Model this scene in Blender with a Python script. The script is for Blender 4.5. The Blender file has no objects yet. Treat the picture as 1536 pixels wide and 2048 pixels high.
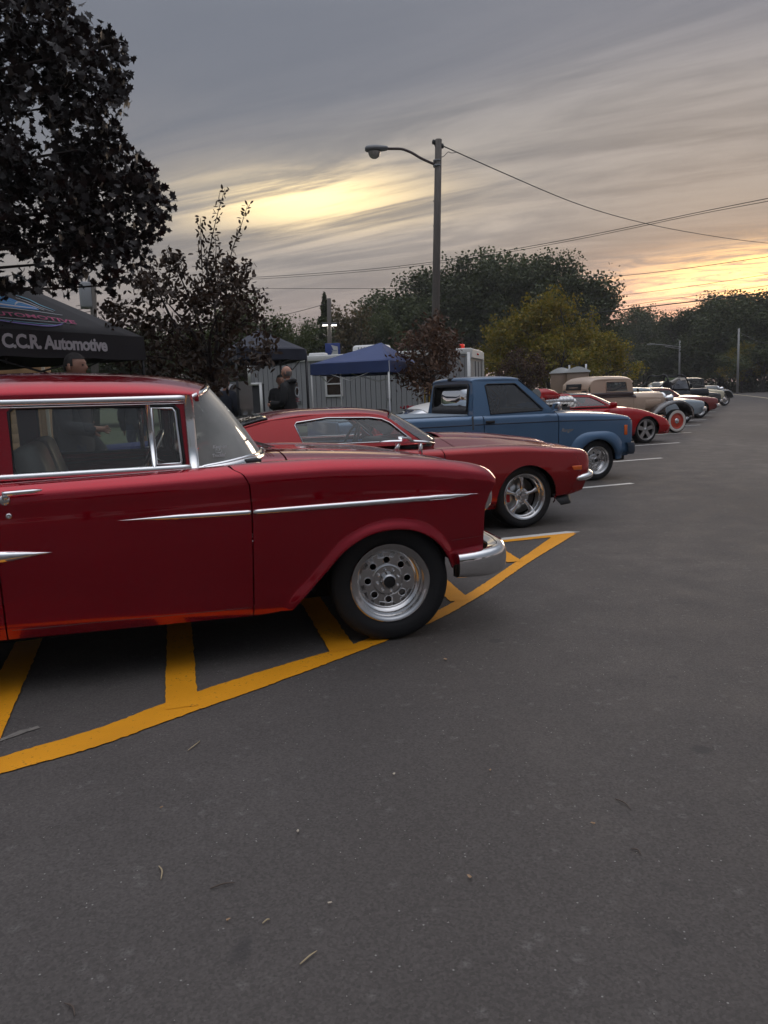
import bpy, bmesh, math, random
import numpy as np
from mathutils import Vector, Matrix, geometry

SC = bpy.context.scene
COL = SC.collection
rad = math.radians

# ------------------------------------------------------------------ camera
CAM_H, PITCH, ROLL, FPX, IW, IH = 1.42, rad(8.8), rad(2.0), 1540.0, 1536.0, 2048.0
_f = Vector((0, math.cos(PITCH), -math.sin(PITCH)))
_r0 = Vector((1, 0, 0)); _u0 = _r0.cross(_f)
_r = _r0 * math.cos(ROLL) - _u0 * math.sin(ROLL)
_u = _u0 * math.cos(ROLL) + _r0 * math.sin(ROLL)
camd = bpy.data.cameras.new('camera'); cam = bpy.data.objects.new('camera', camd); COL.objects.link(cam)
camd.sensor_fit = 'VERTICAL'; camd.sensor_height = 36.0; camd.lens = FPX / IH * 36.0
camd.clip_start = 0.05; camd.clip_end = 3000
M = Matrix((( _r.x, _u.x, -_f.x, 0), (_r.y, _u.y, -_f.y, 0), (_r.z, _u.z, -_f.z, CAM_H), (0, 0, 0, 1)))
cam.matrix_world = M
SC.camera = cam

def at(px, py, Y):
    """world point seen at that place of the photograph at distance Y north of the viewer"""
    d = _f * FPX + _r * (px - IW / 2) - _u * (py - IH / 2)
    return Vector((0, 0, CAM_H)) + d * (Y / d.y)
def gnd(px, py):
    d = _f * FPX + _r * (px - IW / 2) - _u * (py - IH / 2)
    return Vector((0, 0, CAM_H)) + d * (-CAM_H / d.z)

# ------------------------------------------------------------------ world, sun, exposure
SUN_AZ, SUN_EL = rad(24.0), rad(7.0)
world = bpy.data.worlds.new('World'); SC.world = world; world.use_nodes = True
def build_sky():
    nt = world.node_tree; N = nt.nodes; L = nt.links; N.clear()
    def node(t, **k):
        n = N.new(t)
        for a, b in k.items(): setattr(n, a, b)
        return n
    def mth(op, a, b=None, c=None, clamp=False):
        n = node('ShaderNodeMath', operation=op, use_clamp=clamp)
        for i, v in enumerate((a, b, c)):
            if v is None: continue
            if isinstance(v, (int, float)): n.inputs[i].default_value = v
            else: L.new(v, n.inputs[i])
        return n.outputs[0]
    def mix(fac, a, b, bt='MIX'):
        n = node('ShaderNodeMix', data_type='RGBA', blend_type=bt); n.clamp_factor = True
        for s, v in ((n.inputs[0], fac), (n.inputs[6], a), (n.inputs[7], b)):
            if isinstance(v, tuple): s.default_value = (*v, 1)
            elif isinstance(v, (int, float)): s.default_value = v
            else: L.new(v, s)
        return n.outputs[2]
    def ramp(x, pts):
        n = node('ShaderNodeValToRGB'); cr = n.color_ramp; cr.interpolation = 'EASE'
        while len(cr.elements) < len(pts): cr.elements.new(0.5)
        for e, (p, c) in zip(cr.elements, pts):
            e.position = p; e.color = (*c, 1) if isinstance(c, tuple) else (c, c, c, 1)
        L.new(x, n.inputs[0]); return n.outputs[0]
    tc = node('ShaderNodeTexCoord'); D = tc.outputs['Generated']
    sep = node('ShaderNodeSeparateXYZ'); L.new(D, sep.inputs[0]); X, Y, Z = sep.outputs
    zc = mth('MAXIMUM', Z, 0.0)
    sky = node('ShaderNodeTexSky', sky_type='NISHITA'); sky.sun_disc = False
    sky.sun_elevation = SUN_EL; sky.sun_rotation = SUN_AZ; sky.air_density = 1.5; sky.dust_density = 3.0
    # flat cloud sheet seen in perspective: direction / height
    inv = mth('DIVIDE', 1.0, mth('ADD', zc, 0.10))
    px, py = mth('MULTIPLY', X, inv), mth('MULTIPLY', Y, inv)
    a = rad(-66); ca, sa = math.cos(a), math.sin(a)
    u = mth('ADD', mth('MULTIPLY', px, sa), mth('MULTIPLY', py, ca))       # along the streaks
    v = mth('SUBTRACT', mth('MULTIPLY', px, ca), mth('MULTIPLY', py, sa))  # across
    def streak(su, sv, scale, detail, rough, dist, off):
        cmb = node('ShaderNodeCombineXYZ')
        L.new(mth('MULTIPLY', u, su), cmb.inputs[0]); L.new(mth('MULTIPLY', v, sv), cmb.inputs[1]); cmb.inputs[2].default_value = off
        n = node('ShaderNodeTexNoise'); n.inputs['Scale'].default_value = scale; n.inputs['Detail'].default_value = detail
        n.inputs['Roughness'].default_value = rough; n.inputs['Distortion'].default_value = dist
        L.new(cmb.outputs[0], n.inputs['Vector']); return n.outputs[0]
    n1 = streak(0.18, 0.95, 1.0, 6, 0.55, 0.5, 3.1)
    n2 = streak(0.60, 2.4, 1.0, 7, 0.62, 1.3, 7.7)
    n3 = streak(2.0, 5.5, 1.0, 7, 0.68, 1.6, 1.3)
    st = mth('ADD', mth('ADD', mth('MULTIPLY', n1, 0.50), mth('MULTIPLY', n2, 0.33)), mth('MULTIPLY', n3, 0.17))
    st01 = ramp(st, [(0.38, 0.0), (0.62, 1.0)])
    # grey cloud deck by height
    base = ramp(zc, [(0.0, (0.29, 0.228, 0.212)), (0.07, (0.225, 0.192, 0.186)), (0.16, (0.186, 0.175, 0.172)), (0.26, (0.180, 0.177, 0.178)),
                     (0.40, (0.170, 0.172, 0.182)), (0.56, (0.30, 0.31, 0.32)), (0.74, (0.80, 0.76, 0.73)), (1.0, (1.40, 1.33, 1.26))])
    dark = mix(1.0, base, (0.86, 0.87, 0.90), 'MULTIPLY')
    lite = mix(1.0, base, (1.20, 1.18, 1.14), 'MULTIPLY')
    edge = mth('ADD', mth('MULTIPLY', v, 0.25), mth('MULTIPLY', mth('SUBTRACT', n1, 0.5), 0.22))
    calm = ramp(edge, [(0.47, 0.88), (0.60, 0.0)])          # the thick smooth cloud bank overhead
    stc = mix(calm, st01, (0.40, 0.40, 0.40))
    deck = mix(stc, dark, lite)
    deck = mix(calm, deck, mix(1.0, deck, (0.72, 0.79, 0.92), 'MULTIPLY'))
    # thinner, brighter deck towards the low sun
    def lobe(az, el, wa, we):
        d = Vector((math.sin(rad(az)) * math.cos(rad(el)), math.cos(rad(az)) * math.cos(rad(el)), math.sin(rad(el))))
        t = Vector((math.cos(rad(az)), -math.sin(rad(az)), 0))
        b = d.cross(t)
        def dot(w):
            return mth('ADD', mth('ADD', mth('MULTIPLY', X, w.x), mth('MULTIPLY', Y, w.y)), mth('MULTIPLY', Z, w.z))
        da = mth('DIVIDE', dot(t), math.sin(rad(wa))); db = mth('DIVIDE', dot(b), math.sin(rad(we)))
        r2 = mth('ADD', mth('MULTIPLY', da, da), mth('MULTIPLY', db, db))
        g = mth('EXPONENT', mth('MULTIPLY', r2, -1.0))
        return mth('MULTIPLY', g, mth('GREATER_THAN', dot(d), 0.0))
    g_broad = lobe(6, 9, 40, 13)
    g_gap = lobe(-5.0, 13.5, 7.5, 1.8)
    g_gap2 = lobe(-4, 12.6, 15, 4.2)
    g_sun = lobe(28, 6.6, 8, 1.5)
    g_sun2 = lobe(24, 4.6, 13, 2.8)
    g_top = lobe(24, 18, 15, 5)
    ragged = ramp(n3, [(0.36, 0.0), (0.60, 1.0)])
    ragged2 = ramp(n2, [(0.38, 0.0), (0.62, 1.0)])
    def addglow(c, g, tex, lo, col, amt):
        f = mth('MULTIPLY', g, mth('ADD', mth('MULTIPLY', tex, 1.0 - lo), lo))
        m = mix(1.0, col, mix(f, (0, 0, 0), (1, 1, 1)), 'MULTIPLY')
        m = mix(1.0, m, (amt, amt, amt), 'MULTIPLY')
        return mix(1.0, c, m, 'ADD')
    deck = addglow(deck, g_broad, st01, 0.05, (0.60, 0.53, 0.48), 0.08)
    deck = addglow(deck, g_gap2, ragged2, 0.10, (0.95, 0.74, 0.50), 0.17)
    deck = addglow(deck, g_gap, ragged2, 0.18, (1.0, 0.70, 0.24), 0.95)
    deck = addglow(deck, g_top, ragged2, 0.0, (0.85, 0.74, 0.68), 0.08)
    deck = addglow(deck, g_sun2, ragged, 0.45, (1.0, 0.40, 0.29), 0.52)
    deck = addglow(deck, g_sun, ragged, 0.06, (1.0, 0.52, 0.07), 2.4)
    deck10 = mix(1.0, deck, (6.75, 6.75, 6.85), 'MULTIPLY')
    col = mix(0.98, sky.outputs[0], deck10)
    bg = node('ShaderNodeBackground'); bg.inputs['Strength'].default_value = 0.1
    L.new(col, bg.inputs['Color'])
    out = node('ShaderNodeOutputWorld'); L.new(bg.outputs[0], out.inputs['Surface'])
build_sky()
world.cycles.sampling_method = 'MANUAL'; world.cycles.sample_map_resolution = 1024
sund = bpy.data.lights.new('sun', 'SUN'); sund.energy = 0.30; sund.angle = rad(20); sund.color = (1.0, 0.80, 0.60)
sun = bpy.data.objects.new('sun', sund); COL.objects.link(sun)
_sd = Vector((math.sin(SUN_AZ) * math.cos(SUN_EL), math.cos(SUN_AZ) * math.cos(SUN_EL), math.sin(SUN_EL)))
sun.rotation_euler = (_sd).to_track_quat('Z', 'Y').to_euler()

vs_ = SC.view_settings
SC.display_settings.display_device = 'sRGB'
vs_.view_transform = 'Standard'; vs_.look = 'None'; vs_.gamma = 1.0; vs_.use_curve_mapping = False; vs_.exposure = 1.05
SC.render.engine = 'CYCLES'
SC.cycles.use_denoising = True; SC.cycles.use_adaptive_sampling = True; SC.cycles.adaptive_threshold = 0.02
SC.cycles.max_bounces = 8; SC.cycles.transparent_max_bounces = 16; SC.cycles.glossy_bounces = 4
SC.cycles.diffuse_bounces = 3; SC.cycles.transmission_bounces = 6
SC.cycles.caustics_reflective = False; SC.cycles.caustics_refractive = False

# ------------------------------------------------------------------ materials
MATS = {}
def mat(name, col=(0.5, 0.5, 0.5), rough=0.5, metal=0.0, coat=0.0, spec=0.5, var=0.0, vscale=8.0, bump=0.0, bscale=60.0, rvar=0.0, emit=None, estr=0.0, stretch=None, coatrough=0.03):
    if name in MATS: return MATS[name]
    m = bpy.data.materials.new(name); m.use_nodes = True; MATS[name] = m
    nt = m.node_tree; N, L = nt.nodes, nt.links; p = N['Principled BSDF']
    p.inputs['Base Color'].default_value = (*col, 1); p.inputs['Roughness'].default_value = rough
    p.inputs['Metallic'].default_value = metal; p.inputs['Specular IOR Level'].default_value = spec
    if coat: p.inputs['Coat Weight'].default_value = coat; p.inputs['Coat Roughness'].default_value = coatrough
    if emit: p.inputs['Emission Color'].default_value = (*emit, 1); p.inputs['Emission Strength'].default_value = estr
    if var or bump or rvar:
        tc = N.new('ShaderNodeTexCoord'); vec = tc.outputs['Object']
        if stretch:
            mp = N.new('ShaderNodeMapping'); mp.inputs['Scale'].default_value = stretch; L.new(vec, mp.inputs[0]); vec = mp.outputs[0]
    if var or rvar:
        n = N.new('ShaderNodeTexNoise'); n.inputs['Scale'].default_value = vscale; n.inputs['Detail'].default_value = 5; L.new(vec, n.inputs['Vector'])
    if var:
        mx = N.new('ShaderNodeMix'); mx.data_type = 'RGBA'
        mx.inputs[6].default_value = (*[c * (1 - var) for c in col], 1); mx.inputs[7].default_value = (*[min(1, c * (1 + var)) for c in col], 1)
        L.new(n.outputs[0], mx.inputs[0]); L.new(mx.outputs[2], p.inputs['Base Color'])
    if rvar:
        mr = N.new('ShaderNodeMapRange'); mr.inputs[1].default_value = 0.3; mr.inputs[2].default_value = 0.7
        mr.inputs[3].default_value = max(0, rough - rvar); mr.inputs[4].default_value = rough + rvar
        L.new(n.outputs[0], mr.inputs[0]); L.new(mr.outputs[0], p.inputs['Roughness'])
    if bump:
        n2 = N.new('ShaderNodeTexNoise'); n2.inputs['Scale'].default_value = bscale; n2.inputs['Detail'].default_value = 4; L.new(vec, n2.inputs['Vector'])
        b = N.new('ShaderNodeBump'); b.inputs['Strength'].default_value = bump; b.inputs['Distance'].default_value = 0.01
        L.new(n2.outputs[0], b.inputs['Height']); L.new(b.outputs[0], p.inputs['Normal'])
    return m
def glass(name, tint=(0.75, 0.8, 0.78), ior=1.5, boost=1.0, sky_veil=0.0):
    if name in MATS: return MATS[name]
    m = bpy.data.materials.new(name); m.use_nodes = True; MATS[name] = m
    nt = m.node_tree; N, L = nt.nodes, nt.links; N.remove(N['Principled BSDF'])
    t = N.new('ShaderNodeBsdfTransparent'); t.inputs[0].default_value = (*tint, 1)
    g = N.new('ShaderNodeBsdfGlossy'); g.inputs['Roughness'].default_value = 0.01; g.inputs[0].default_value = (1, 1, 1, 1)
    f = N.new('ShaderNodeFresnel'); f.inputs[0].default_value = ior
    mu = N.new('ShaderNodeMath'); mu.operation = 'MULTIPLY'; mu.use_clamp = True; mu.inputs[1].default_value = boost; L.new(f.outputs[0], mu.inputs[0])
    x = N.new('ShaderNodeMixShader'); L.new(mu.outputs[0], x.inputs[0]); L.new(t.outputs[0], x.inputs[1]); L.new(g.outputs[0], x.inputs[2])
    if sky_veil:  # pale diffuse film painted over the pane in place of reflected sky
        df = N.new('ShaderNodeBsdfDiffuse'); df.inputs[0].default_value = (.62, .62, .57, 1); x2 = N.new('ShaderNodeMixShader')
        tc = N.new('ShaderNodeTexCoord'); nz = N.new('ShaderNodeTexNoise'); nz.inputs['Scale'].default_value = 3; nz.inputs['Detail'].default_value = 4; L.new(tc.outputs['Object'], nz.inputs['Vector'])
        mr = N.new('ShaderNodeMapRange'); mr.inputs[1].default_value = .25; mr.inputs[2].default_value = .75; mr.inputs[3].default_value = sky_veil * .6; mr.inputs[4].default_value = sky_veil * 1.4; L.new(nz.outputs[0], mr.inputs[0])
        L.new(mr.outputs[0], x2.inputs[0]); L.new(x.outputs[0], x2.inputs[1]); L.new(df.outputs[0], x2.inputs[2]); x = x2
    L.new(x.outputs[0], N['Material Output'].inputs[0]); return m
def leafmat(name, c0, c1, trans=0.25, rough=0.55):
    if name in MATS: return MATS[name]
    m = bpy.data.materials.new(name); m.use_nodes = True; MATS[name] = m
    nt = m.node_tree; N, L = nt.nodes, nt.links; p = N['Principled BSDF']; p.inputs['Roughness'].default_value = rough
    p.inputs['Specular IOR Level'].default_value = 0.3
    ge = N.new('ShaderNodeNewGeometry'); mx = N.new('ShaderNodeMix'); mx.data_type = 'RGBA'
    mx.inputs[6].default_value = (*c0, 1); mx.inputs[7].default_value = (*c1, 1)
    L.new(ge.outputs['Random Per Island'], mx.inputs[0])
    oi = N.new('ShaderNodeObjectInfo'); hs = N.new('ShaderNodeHueSaturation')
    mr = N.new('ShaderNodeMapRange'); mr.inputs[3].default_value = 0.8; mr.inputs[4].default_value = 1.2
    L.new(oi.outputs['Random'], mr.inputs[0]); L.new(mr.outputs[0], hs.inputs['Value']); L.new(mx.outputs[2], hs.inputs['Color'])
    L.new(hs.outputs[0], p.inputs['Base Color'])
    tr = N.new('ShaderNodeBsdfTranslucent'); L.new(hs.outputs[0], tr.inputs[0])
    sh = N.new('ShaderNodeMixShader'); sh.inputs[0].default_value = trans
    L.new(p.outputs[0], sh.inputs[1]); L.new(tr.outputs[0], sh.inputs[2]); L.new(sh.outputs[0], N['Material Output'].inputs[0])
    return m

# ------------------------------------------------------------------ objects
def tag(o, label=None, cat=None, group=None, kind=None):
    if label: o['label'] = label
    if cat: o['category'] = cat
    if group: o['group'] = group
    if kind: o['kind'] = kind
    return o
def thing(name, label, cat, loc=(0, 0, 0), rz=0.0, group=None):
    o = bpy.data.objects.new(name, None); COL.objects.link(o); o.location = loc; o.rotation_euler = (0, 0, rz)
    o.empty_display_size = 0.2
    return tag(o, label, cat, group)
def empty(name, parent, loc=(0, 0, 0), rot=(0, 0, 0)):
    o = bpy.data.objects.new(name, None); COL.objects.link(o); o.location = loc; o.rotation_euler = rot; o.parent = parent; return o
def link(name, me, m=None, parent=None, loc=None, rot=None):
    o = bpy.data.objects.new(name, me); COL.objects.link(o)
    if m is not None and not me.materials: me.materials.append(m)
    if parent is not None: o.parent = parent
    if loc is not None: o.location = loc
    if rot is not None: o.rotation_euler = rot
    return o
def mesh(name, v, f, smooth=True):
    me = bpy.data.meshes.new(name); me.from_pydata([tuple(map(float, p)) for p in v], [], [tuple(map(int, q)) for q in f]); 
    if smooth: me.polygons.foreach_set('use_smooth', [True] * len(me.polygons))
    me.update(); return me
def obj(name, vf, m, parent=None, loc=None, rot=None, smooth=True, autosharp=None):
    me = mesh(name, vf[0], vf[1], smooth)
    if autosharp is not None and smooth: me.set_sharp_from_angle(angle=rad(autosharp))
    return link(name, me, m, parent, loc, rot)
def copy_tree(o, parent=None):
    c = o.copy(); COL.objects.link(c)
    if parent is not None: c.parent = parent
    for ch in [x for x in bpy.data.objects if x.parent == o]:
        copy_tree(ch, c)
    return c
def combine(*vfs):
    V, F = [], []
    for v, f in vfs:
        n = len(V); V.extend([tuple(p) for p in v]); F.extend([tuple(i + n for i in q) for q in f])
    return V, F
def xf(vf, loc=(0, 0, 0), rot=(0, 0, 0), scale=(1, 1, 1)):
    from mathutils import Euler
    m = Matrix.LocRotScale(Vector(loc), Euler(rot), Vector(scale))
    return [tuple(m @ Vector(p)) for p in vf[0]], vf[1]

# ------------------------------------------------------------------ shapes
def box(sx, sy, sz, c=(0, 0, 0), bev=0.0, seg=2):
    bm = bmesh.new(); bmesh.ops.create_cube(bm, size=1.0)
    for v in bm.verts: v.co = Vector((v.co.x * sx + c[0], v.co.y * sy + c[1], v.co.z * sz + c[2]))
    if bev: bmesh.ops.bevel(bm, geom=list(bm.edges), offset=bev, segments=seg, affect='EDGES', profile=0.5)
    bm.verts.index_update(); r = [tuple(v.co) for v in bm.verts], [tuple(v.index for v in f.verts) for f in bm.faces]; bm.free(); return r
def tube(path, r, n=8, cap=True, closed=False):
    P = [Vector(p) for p in path]; k = len(P); R = r if isinstance(r, (list, tuple)) else [r] * k
    V, F = [], []
    def tan(i):
        if closed: return (P[(i + 1) % k] - P[i - 1]).normalized()
        return (P[min(i + 1, k - 1)] - P[max(i - 1, 0)]).normalized()
    t0 = tan(0); up = Vector((0, 0, 1)) if abs(t0.z) < 0.9 else Vector((1, 0, 0)); nrm = t0.cross(up).normalized()
    for i in range(k):
        t = tan(i); nrm = (nrm - t * nrm.dot(t))
        nrm = nrm.normalized() if nrm.length > 1e-6 else t.orthogonal().normalized()
        b = t.cross(nrm)
        for j in range(n):
            a = 2 * math.pi * j / n; V.append(tuple(P[i] + (nrm * math.cos(a) + b * math.sin(a)) * R[i]))
    for i in range(k if closed else k - 1):
        for j in range(n):
            a = i * n + j; b_ = i * n + (j + 1) % n; c = ((i + 1) % k) * n + (j + 1) % n; d = ((i + 1) % k) * n + j
            F.append((a, b_, c, d))
    if cap and not closed:
        F.append(tuple(range(n))[::-1]); F.append(tuple((k - 1) * n + j for j in range(n)))
    return V, F
def trim(path, nrms, w, t, taper=None, n=7):
    """half-round moulding lying on a surface: path points, outward normals, width w, height t"""
    P = [Vector(p) for p in path]; Nn = [Vector(q).normalized() for q in nrms]; k = len(P); V, F = [], []
    for i in range(k):
        tg = (P[min(i + 1, k - 1)] - P[max(i - 1, 0)]).normalized(); s = tg.cross(Nn[i]).normalized()
        q = taper[i] if taper is not None else 1.0
        for j in range(n):
            a = math.pi * j / (n - 1); V.append(tuple(P[i] + s * (math.cos(a) * w * 0.5 * q) + Nn[i] * (math.sin(a) * t * (0.3 + 0.7 * q) - 0.002)))
    for i in range(k - 1):
        for j in range(n - 1):
            F.append((i * n + j, i * n + j + 1, (i + 1) * n + j + 1, (i + 1) * n + j))
    F.append(tuple(range(n))); F.append(tuple((k - 1) * n + j for j in range(n))[::-1])
    return V, F
def lathe(prof, n=48, cap0=False, cap1=False):
    """profile of (r, y); axis y"""
    V, F = [], []; k = len(prof)
    for r, y in prof:
        for j in range(n):
            a = 2 * math.pi * j / n; V.append((r * math.cos(a), y, r * math.sin(a)))
    for i in range(k - 1):
        for j in range(n):
            F.append((i * n + j, i * n + (j + 1) % n, (i + 1) * n + (j + 1) % n, (i + 1) * n + j))
    if cap0: F.append(tuple(range(n))[::-1])
    if cap1: F.append(tuple((k - 1) * n + j for j in range(n)))
    return V, F
def grid(P, flip=False):
    P = np.asarray(P); nu, nv = P.shape[:2]; V = P.reshape(-1, 3); F = []
    for i in range(nu - 1):
        for j in range(nv - 1):
            q = (i * nv + j, i * nv + j + 1, (i + 1) * nv + j + 1, (i + 1) * nv + j)
            F.append(q[::-1] if flip else q)
    return [tuple(p) for p in V], F
def circ(cx, cy, r, n=20, a0=0, a1=2 * math.pi, end=False):
    m = n if not end else n - 1
    return [(cx + r * math.cos(a0 + (a1 - a0) * i / m), cy + r * math.sin(a0 + (a1 - a0) * i / m)) for i in range(n)]
def pchip(xs, Y, xq):
    xs = np.asarray(xs, float); Y = np.asarray(Y, float); one = Y.ndim == 1
    if one: Y = Y[:, None]
    h = np.diff(xs)[:, None]; d = np.diff(Y, axis=0) / h; m = np.zeros_like(Y)
    m[0], m[-1] = d[0], d[-1]
    w1 = 2 * h[1:] + h[:-1]; w2 = h[1:] + 2 * h[:-1]
    ok = d[:-1] * d[1:] > 0
    with np.errstate(divide='ignore', invalid='ignore'):
        mm = (w1 + w2) / (w1 / d[:-1] + w2 / d[1:])
    m[1:-1] = np.where(ok, mm, 0)
    xq = np.asarray(xq, float); i = np.clip(np.searchsorted(xs, xq) - 1, 0, len(xs) - 2)
    H = h[i]; t = ((xq - xs[i])[:, None]) / H; t = np.clip(t, 0, 1)
    r = (2*t**3-3*t**2+1)*Y[i] + (t**3-2*t**2+t)*H*m[i] + (-2*t**3+3*t**2)*Y[i+1] + (t**3-t**2)*H*m[i+1]
    return r[:, 0] if one else r
def crv(pts, n=24):
    """smooth curve through points (Bessel tangents)"""
    P = np.asarray(pts, float); d = np.diff(P, axis=0); h = np.maximum(np.linalg.norm(d, axis=1), 1e-6)[:, None]; s = d / h
    m = np.empty_like(P); m[0], m[-1] = s[0], s[-1]
    if len(P) > 2: m[1:-1] = (s[:-1] * h[1:] + s[1:] * h[:-1]) / (h[1:] + h[:-1])
    L = np.concatenate([[0], np.cumsum(h[:, 0])]); q = np.linspace(0, L[-1], n); i = np.clip(np.searchsorted(L, q) - 1, 0, len(h) - 1)
    H = h[i]; t = ((q - L[i])[:, None]) / H
    return (2*t**3-3*t**2+1)*P[i] + (t**3-2*t**2+t)*H*m[i] + (-2*t**3+3*t**2)*P[i+1] + (t**3-t**2)*H*m[i+1]
def inpoly(p, poly):
    poly = np.asarray(poly); x, y = p[:, 0], p[:, 1]; c = np.zeros(len(p), bool); n = len(poly)
    for i in range(n):
        x0, y0 = poly[i - 1]; x1, y1 = poly[i]
        m = (y0 > y) != (y1 > y)
        if m.any(): c[m] ^= x[m] < (x1 - x0) * (y[m] - y0) / (y1 - y0 + 1e-30) + x0
    return c
def resample(poly, h):
    out = []
    for i in range(len(poly)):
        a = np.array(poly[i], float); b = np.array(poly[(i + 1) % len(poly)], float); L = np.linalg.norm(b - a)
        if L < 1e-7: continue
        k = max(1, int(math.ceil(L / h)))
        for j in range(k): out.append(a + (b - a) * j / k)
    return np.array(out)
def tri_region(outer, holes, h, hb=None, extra=None):
    loops = [resample(outer, hb or h)] + [resample(q, hb or h) for q in holes]
    pts, edges, rng_ = [], [], []
    for lp in loops:
        n0 = len(pts); k = len(lp); pts.extend(lp); edges.extend([(n0 + i, n0 + (i + 1) % k) for i in range(k)]); rng_.append((n0, k))
    B = np.array(pts); lo, hi = B.min(0), B.max(0)
    gx = np.arange(lo[0] + h * .5, hi[0], h); gy = np.arange(lo[1] + h * .5, hi[1], h)
    if len(gx) and len(gy):
        G = np.stack(np.meshgrid(gx, gy), -1).reshape(-1, 2); k = inpoly(G, loops[0])
        for q in loops[1:]: k &= ~inpoly(G, q)
        G = G[k]
        if len(G):
            d = np.full(len(G), 1e9)
            for i in range(0, len(G), 2000):
                d[i:i+2000] = np.min(np.linalg.norm(G[i:i+2000, None] - B[None], axis=2), axis=1)
            pts.extend(G[d > 0.5 * h])
    if extra is not None and len(extra):
        k = inpoly(extra, loops[0])
        for q in loops[1:]: k &= ~inpoly(extra, q)
        ex = extra[k]; pts = pts[:len(B)] + [p for p in pts[len(B):] if np.min(np.linalg.norm(ex - p, axis=1)) > .010] + list(ex)
    res = geometry.delaunay_2d_cdt([Vector((float(p[0]), float(p[1]))) for p in pts], edges, [], 0, 1e-7)
    V = np.array([tuple(v) for v in res[0]]); F = np.array([tuple(f) for f in res[2]])
    cen = V[F].mean(1); k = inpoly(cen, loops[0])
    for q in loops[1:]: k &= ~inpoly(cen, q)
    F = F[k]
    inv = {}
    for o, src in enumerate(res[3]):
        for s in src: inv[s] = o
    bl = [[inv[n0 + i] for i in range(kk) if n0 + i in inv] for n0, kk in rng_]
    return V, F, bl
def plate(outer, holes=(), t=0.02, h=1.0, hb=None):
    """flat piece in the XZ plane, thickness along y (front face at y=0, back at y=t)"""
    V, F, bl = tri_region(outer, list(holes), h, hb or h)
    n = len(V); P = [(a, 0.0, b) for a, b in V] + [(a, t, b) for a, b in V]; Fs = []
    for a, b, c in F:
        A, B, C = V[a], V[b], V[c]; s = (B[0]-A[0])*(C[1]-A[1]) - (B[1]-A[1])*(C[0]-A[0])
        if s < 0: a, c = c, a
        Fs.append((a, b, c)); Fs.append((c + n, b + n, a + n))
    for lp in bl:
        for i in range(len(lp)):
            a, b = lp[i], lp[(i + 1) % len(lp)]; Fs.append((a, a + n, b + n, b))
    return P, Fs
class Surf:
    """side-to-top car body surface: sections of control points (y, z) along x"""
    def __init__(s, xs, ctrl, nx=220, sub=12, vsh=7):
        xs = np.asarray(xs, float); C = np.asarray(ctrl, float); n, m, _ = C.shape
        s.x0, s.x1 = xs[0], xs[-1]; s.gx = np.linspace(s.x0, s.x1, nx); s.m = m; s.sub = sub; s.vsh = vsh
        D = pchip(xs, C.reshape(n, -1), s.gx).reshape(nx, m, 2)
        d = np.diff(D, axis=1); h = np.maximum(np.linalg.norm(d, axis=2, keepdims=True), 1e-5); sl = d / h
        T = np.empty_like(D); T[:, 0], T[:, -1] = sl[:, 0], sl[:, -1]
        T[:, 1:-1] = (sl[:, :-1] * h[:, 1:] + sl[:, 1:] * h[:, :-1]) / (h[:, 1:] + h[:, :-1])
        T[:, -1, 1] = 0; T[:, -1, 0] = -1
        cols = []
        for i in range(m - 1):
            for k in range(sub):
                t = k / sub
                cols.append((2*t**3-3*t**2+1)*D[:, i] + (t**3-2*t**2+t)*h[:, i]*T[:, i] + (-2*t**3+3*t**2)*D[:, i+1] + (t**3-t**2)*h[:, i]*T[:, i+1])
        cols.append(D[:, -1]); s.G = np.stack(cols, 1); s.nv = s.G.shape[1]
        s.disp = None; s.qs = 0.13
    def raw(s, x, v):
        fx = np.clip((x - s.x0) / (s.x1 - s.x0), 0, 1) * (len(s.gx) - 1); fv = np.clip(v * s.sub, 0, s.nv - 1)
        i = np.minimum(fx.astype(int), len(s.gx) - 2); j = np.minimum(fv.astype(int), s.nv - 2); a = (fx - i)[:, None]; b = (fv - j)[:, None]
        g = s.G; r = (g[i, j] * (1-a) + g[i+1, j] * a) * (1-b) + (g[i, j+1] * (1-a) + g[i+1, j+1] * a) * b
        return np.column_stack([x, r])
    def pos(s, x, v):
        x = np.asarray(x, float); v = np.asarray(v, float); p = s.raw(x, v)
        if s.disp is not None: p[:, 1] += s.disp(p[:, 0], p[:, 2], v)
        return p
    def nrm(s, x, v, ex=0.012, ev=0.10):
        a = s.pos(np.minimum(x + ex, s.x1), v) - s.pos(np.maximum(x - ex, s.x0), v)
        b = s.pos(x, np.minimum(v + ev, s.m - 1)) - s.pos(x, np.maximum(v - ev, 0))
        n = np.cross(b, a); n /= np.maximum(np.linalg.norm(n, axis=1, keepdims=True), 1e-9)
        return np.where(n[:, 1:2] * 1.0 + n[:, 2:3] < 0, -n, n)
    def q(s, x, val):
        """outline value -> v: below 5 it is a height z on the side, from 10 up it is v+10"""
        if val >= 10: return val - 10
        fx = min(max((x - s.x0) / (s.x1 - s.x0), 0), 1) * (len(s.gx) - 1); i = int(round(fx)); k = s.vsh * s.sub + 1
        z = np.maximum.accumulate(s.G[i, :k, 1]); return float(np.interp(val, z, np.arange(k) / s.sub))
    def on(s, pts, side=-1, off=0.0):
        x = np.array([p[0] for p in pts]); v = np.array([s.q(*p) for p in pts]); P = s.pos(x, v); Nn = s.nrm(x, v)
        P = P + Nn * off; P[:, 1] *= side; Nn[:, 1] *= side
        return P, Nn
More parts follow.
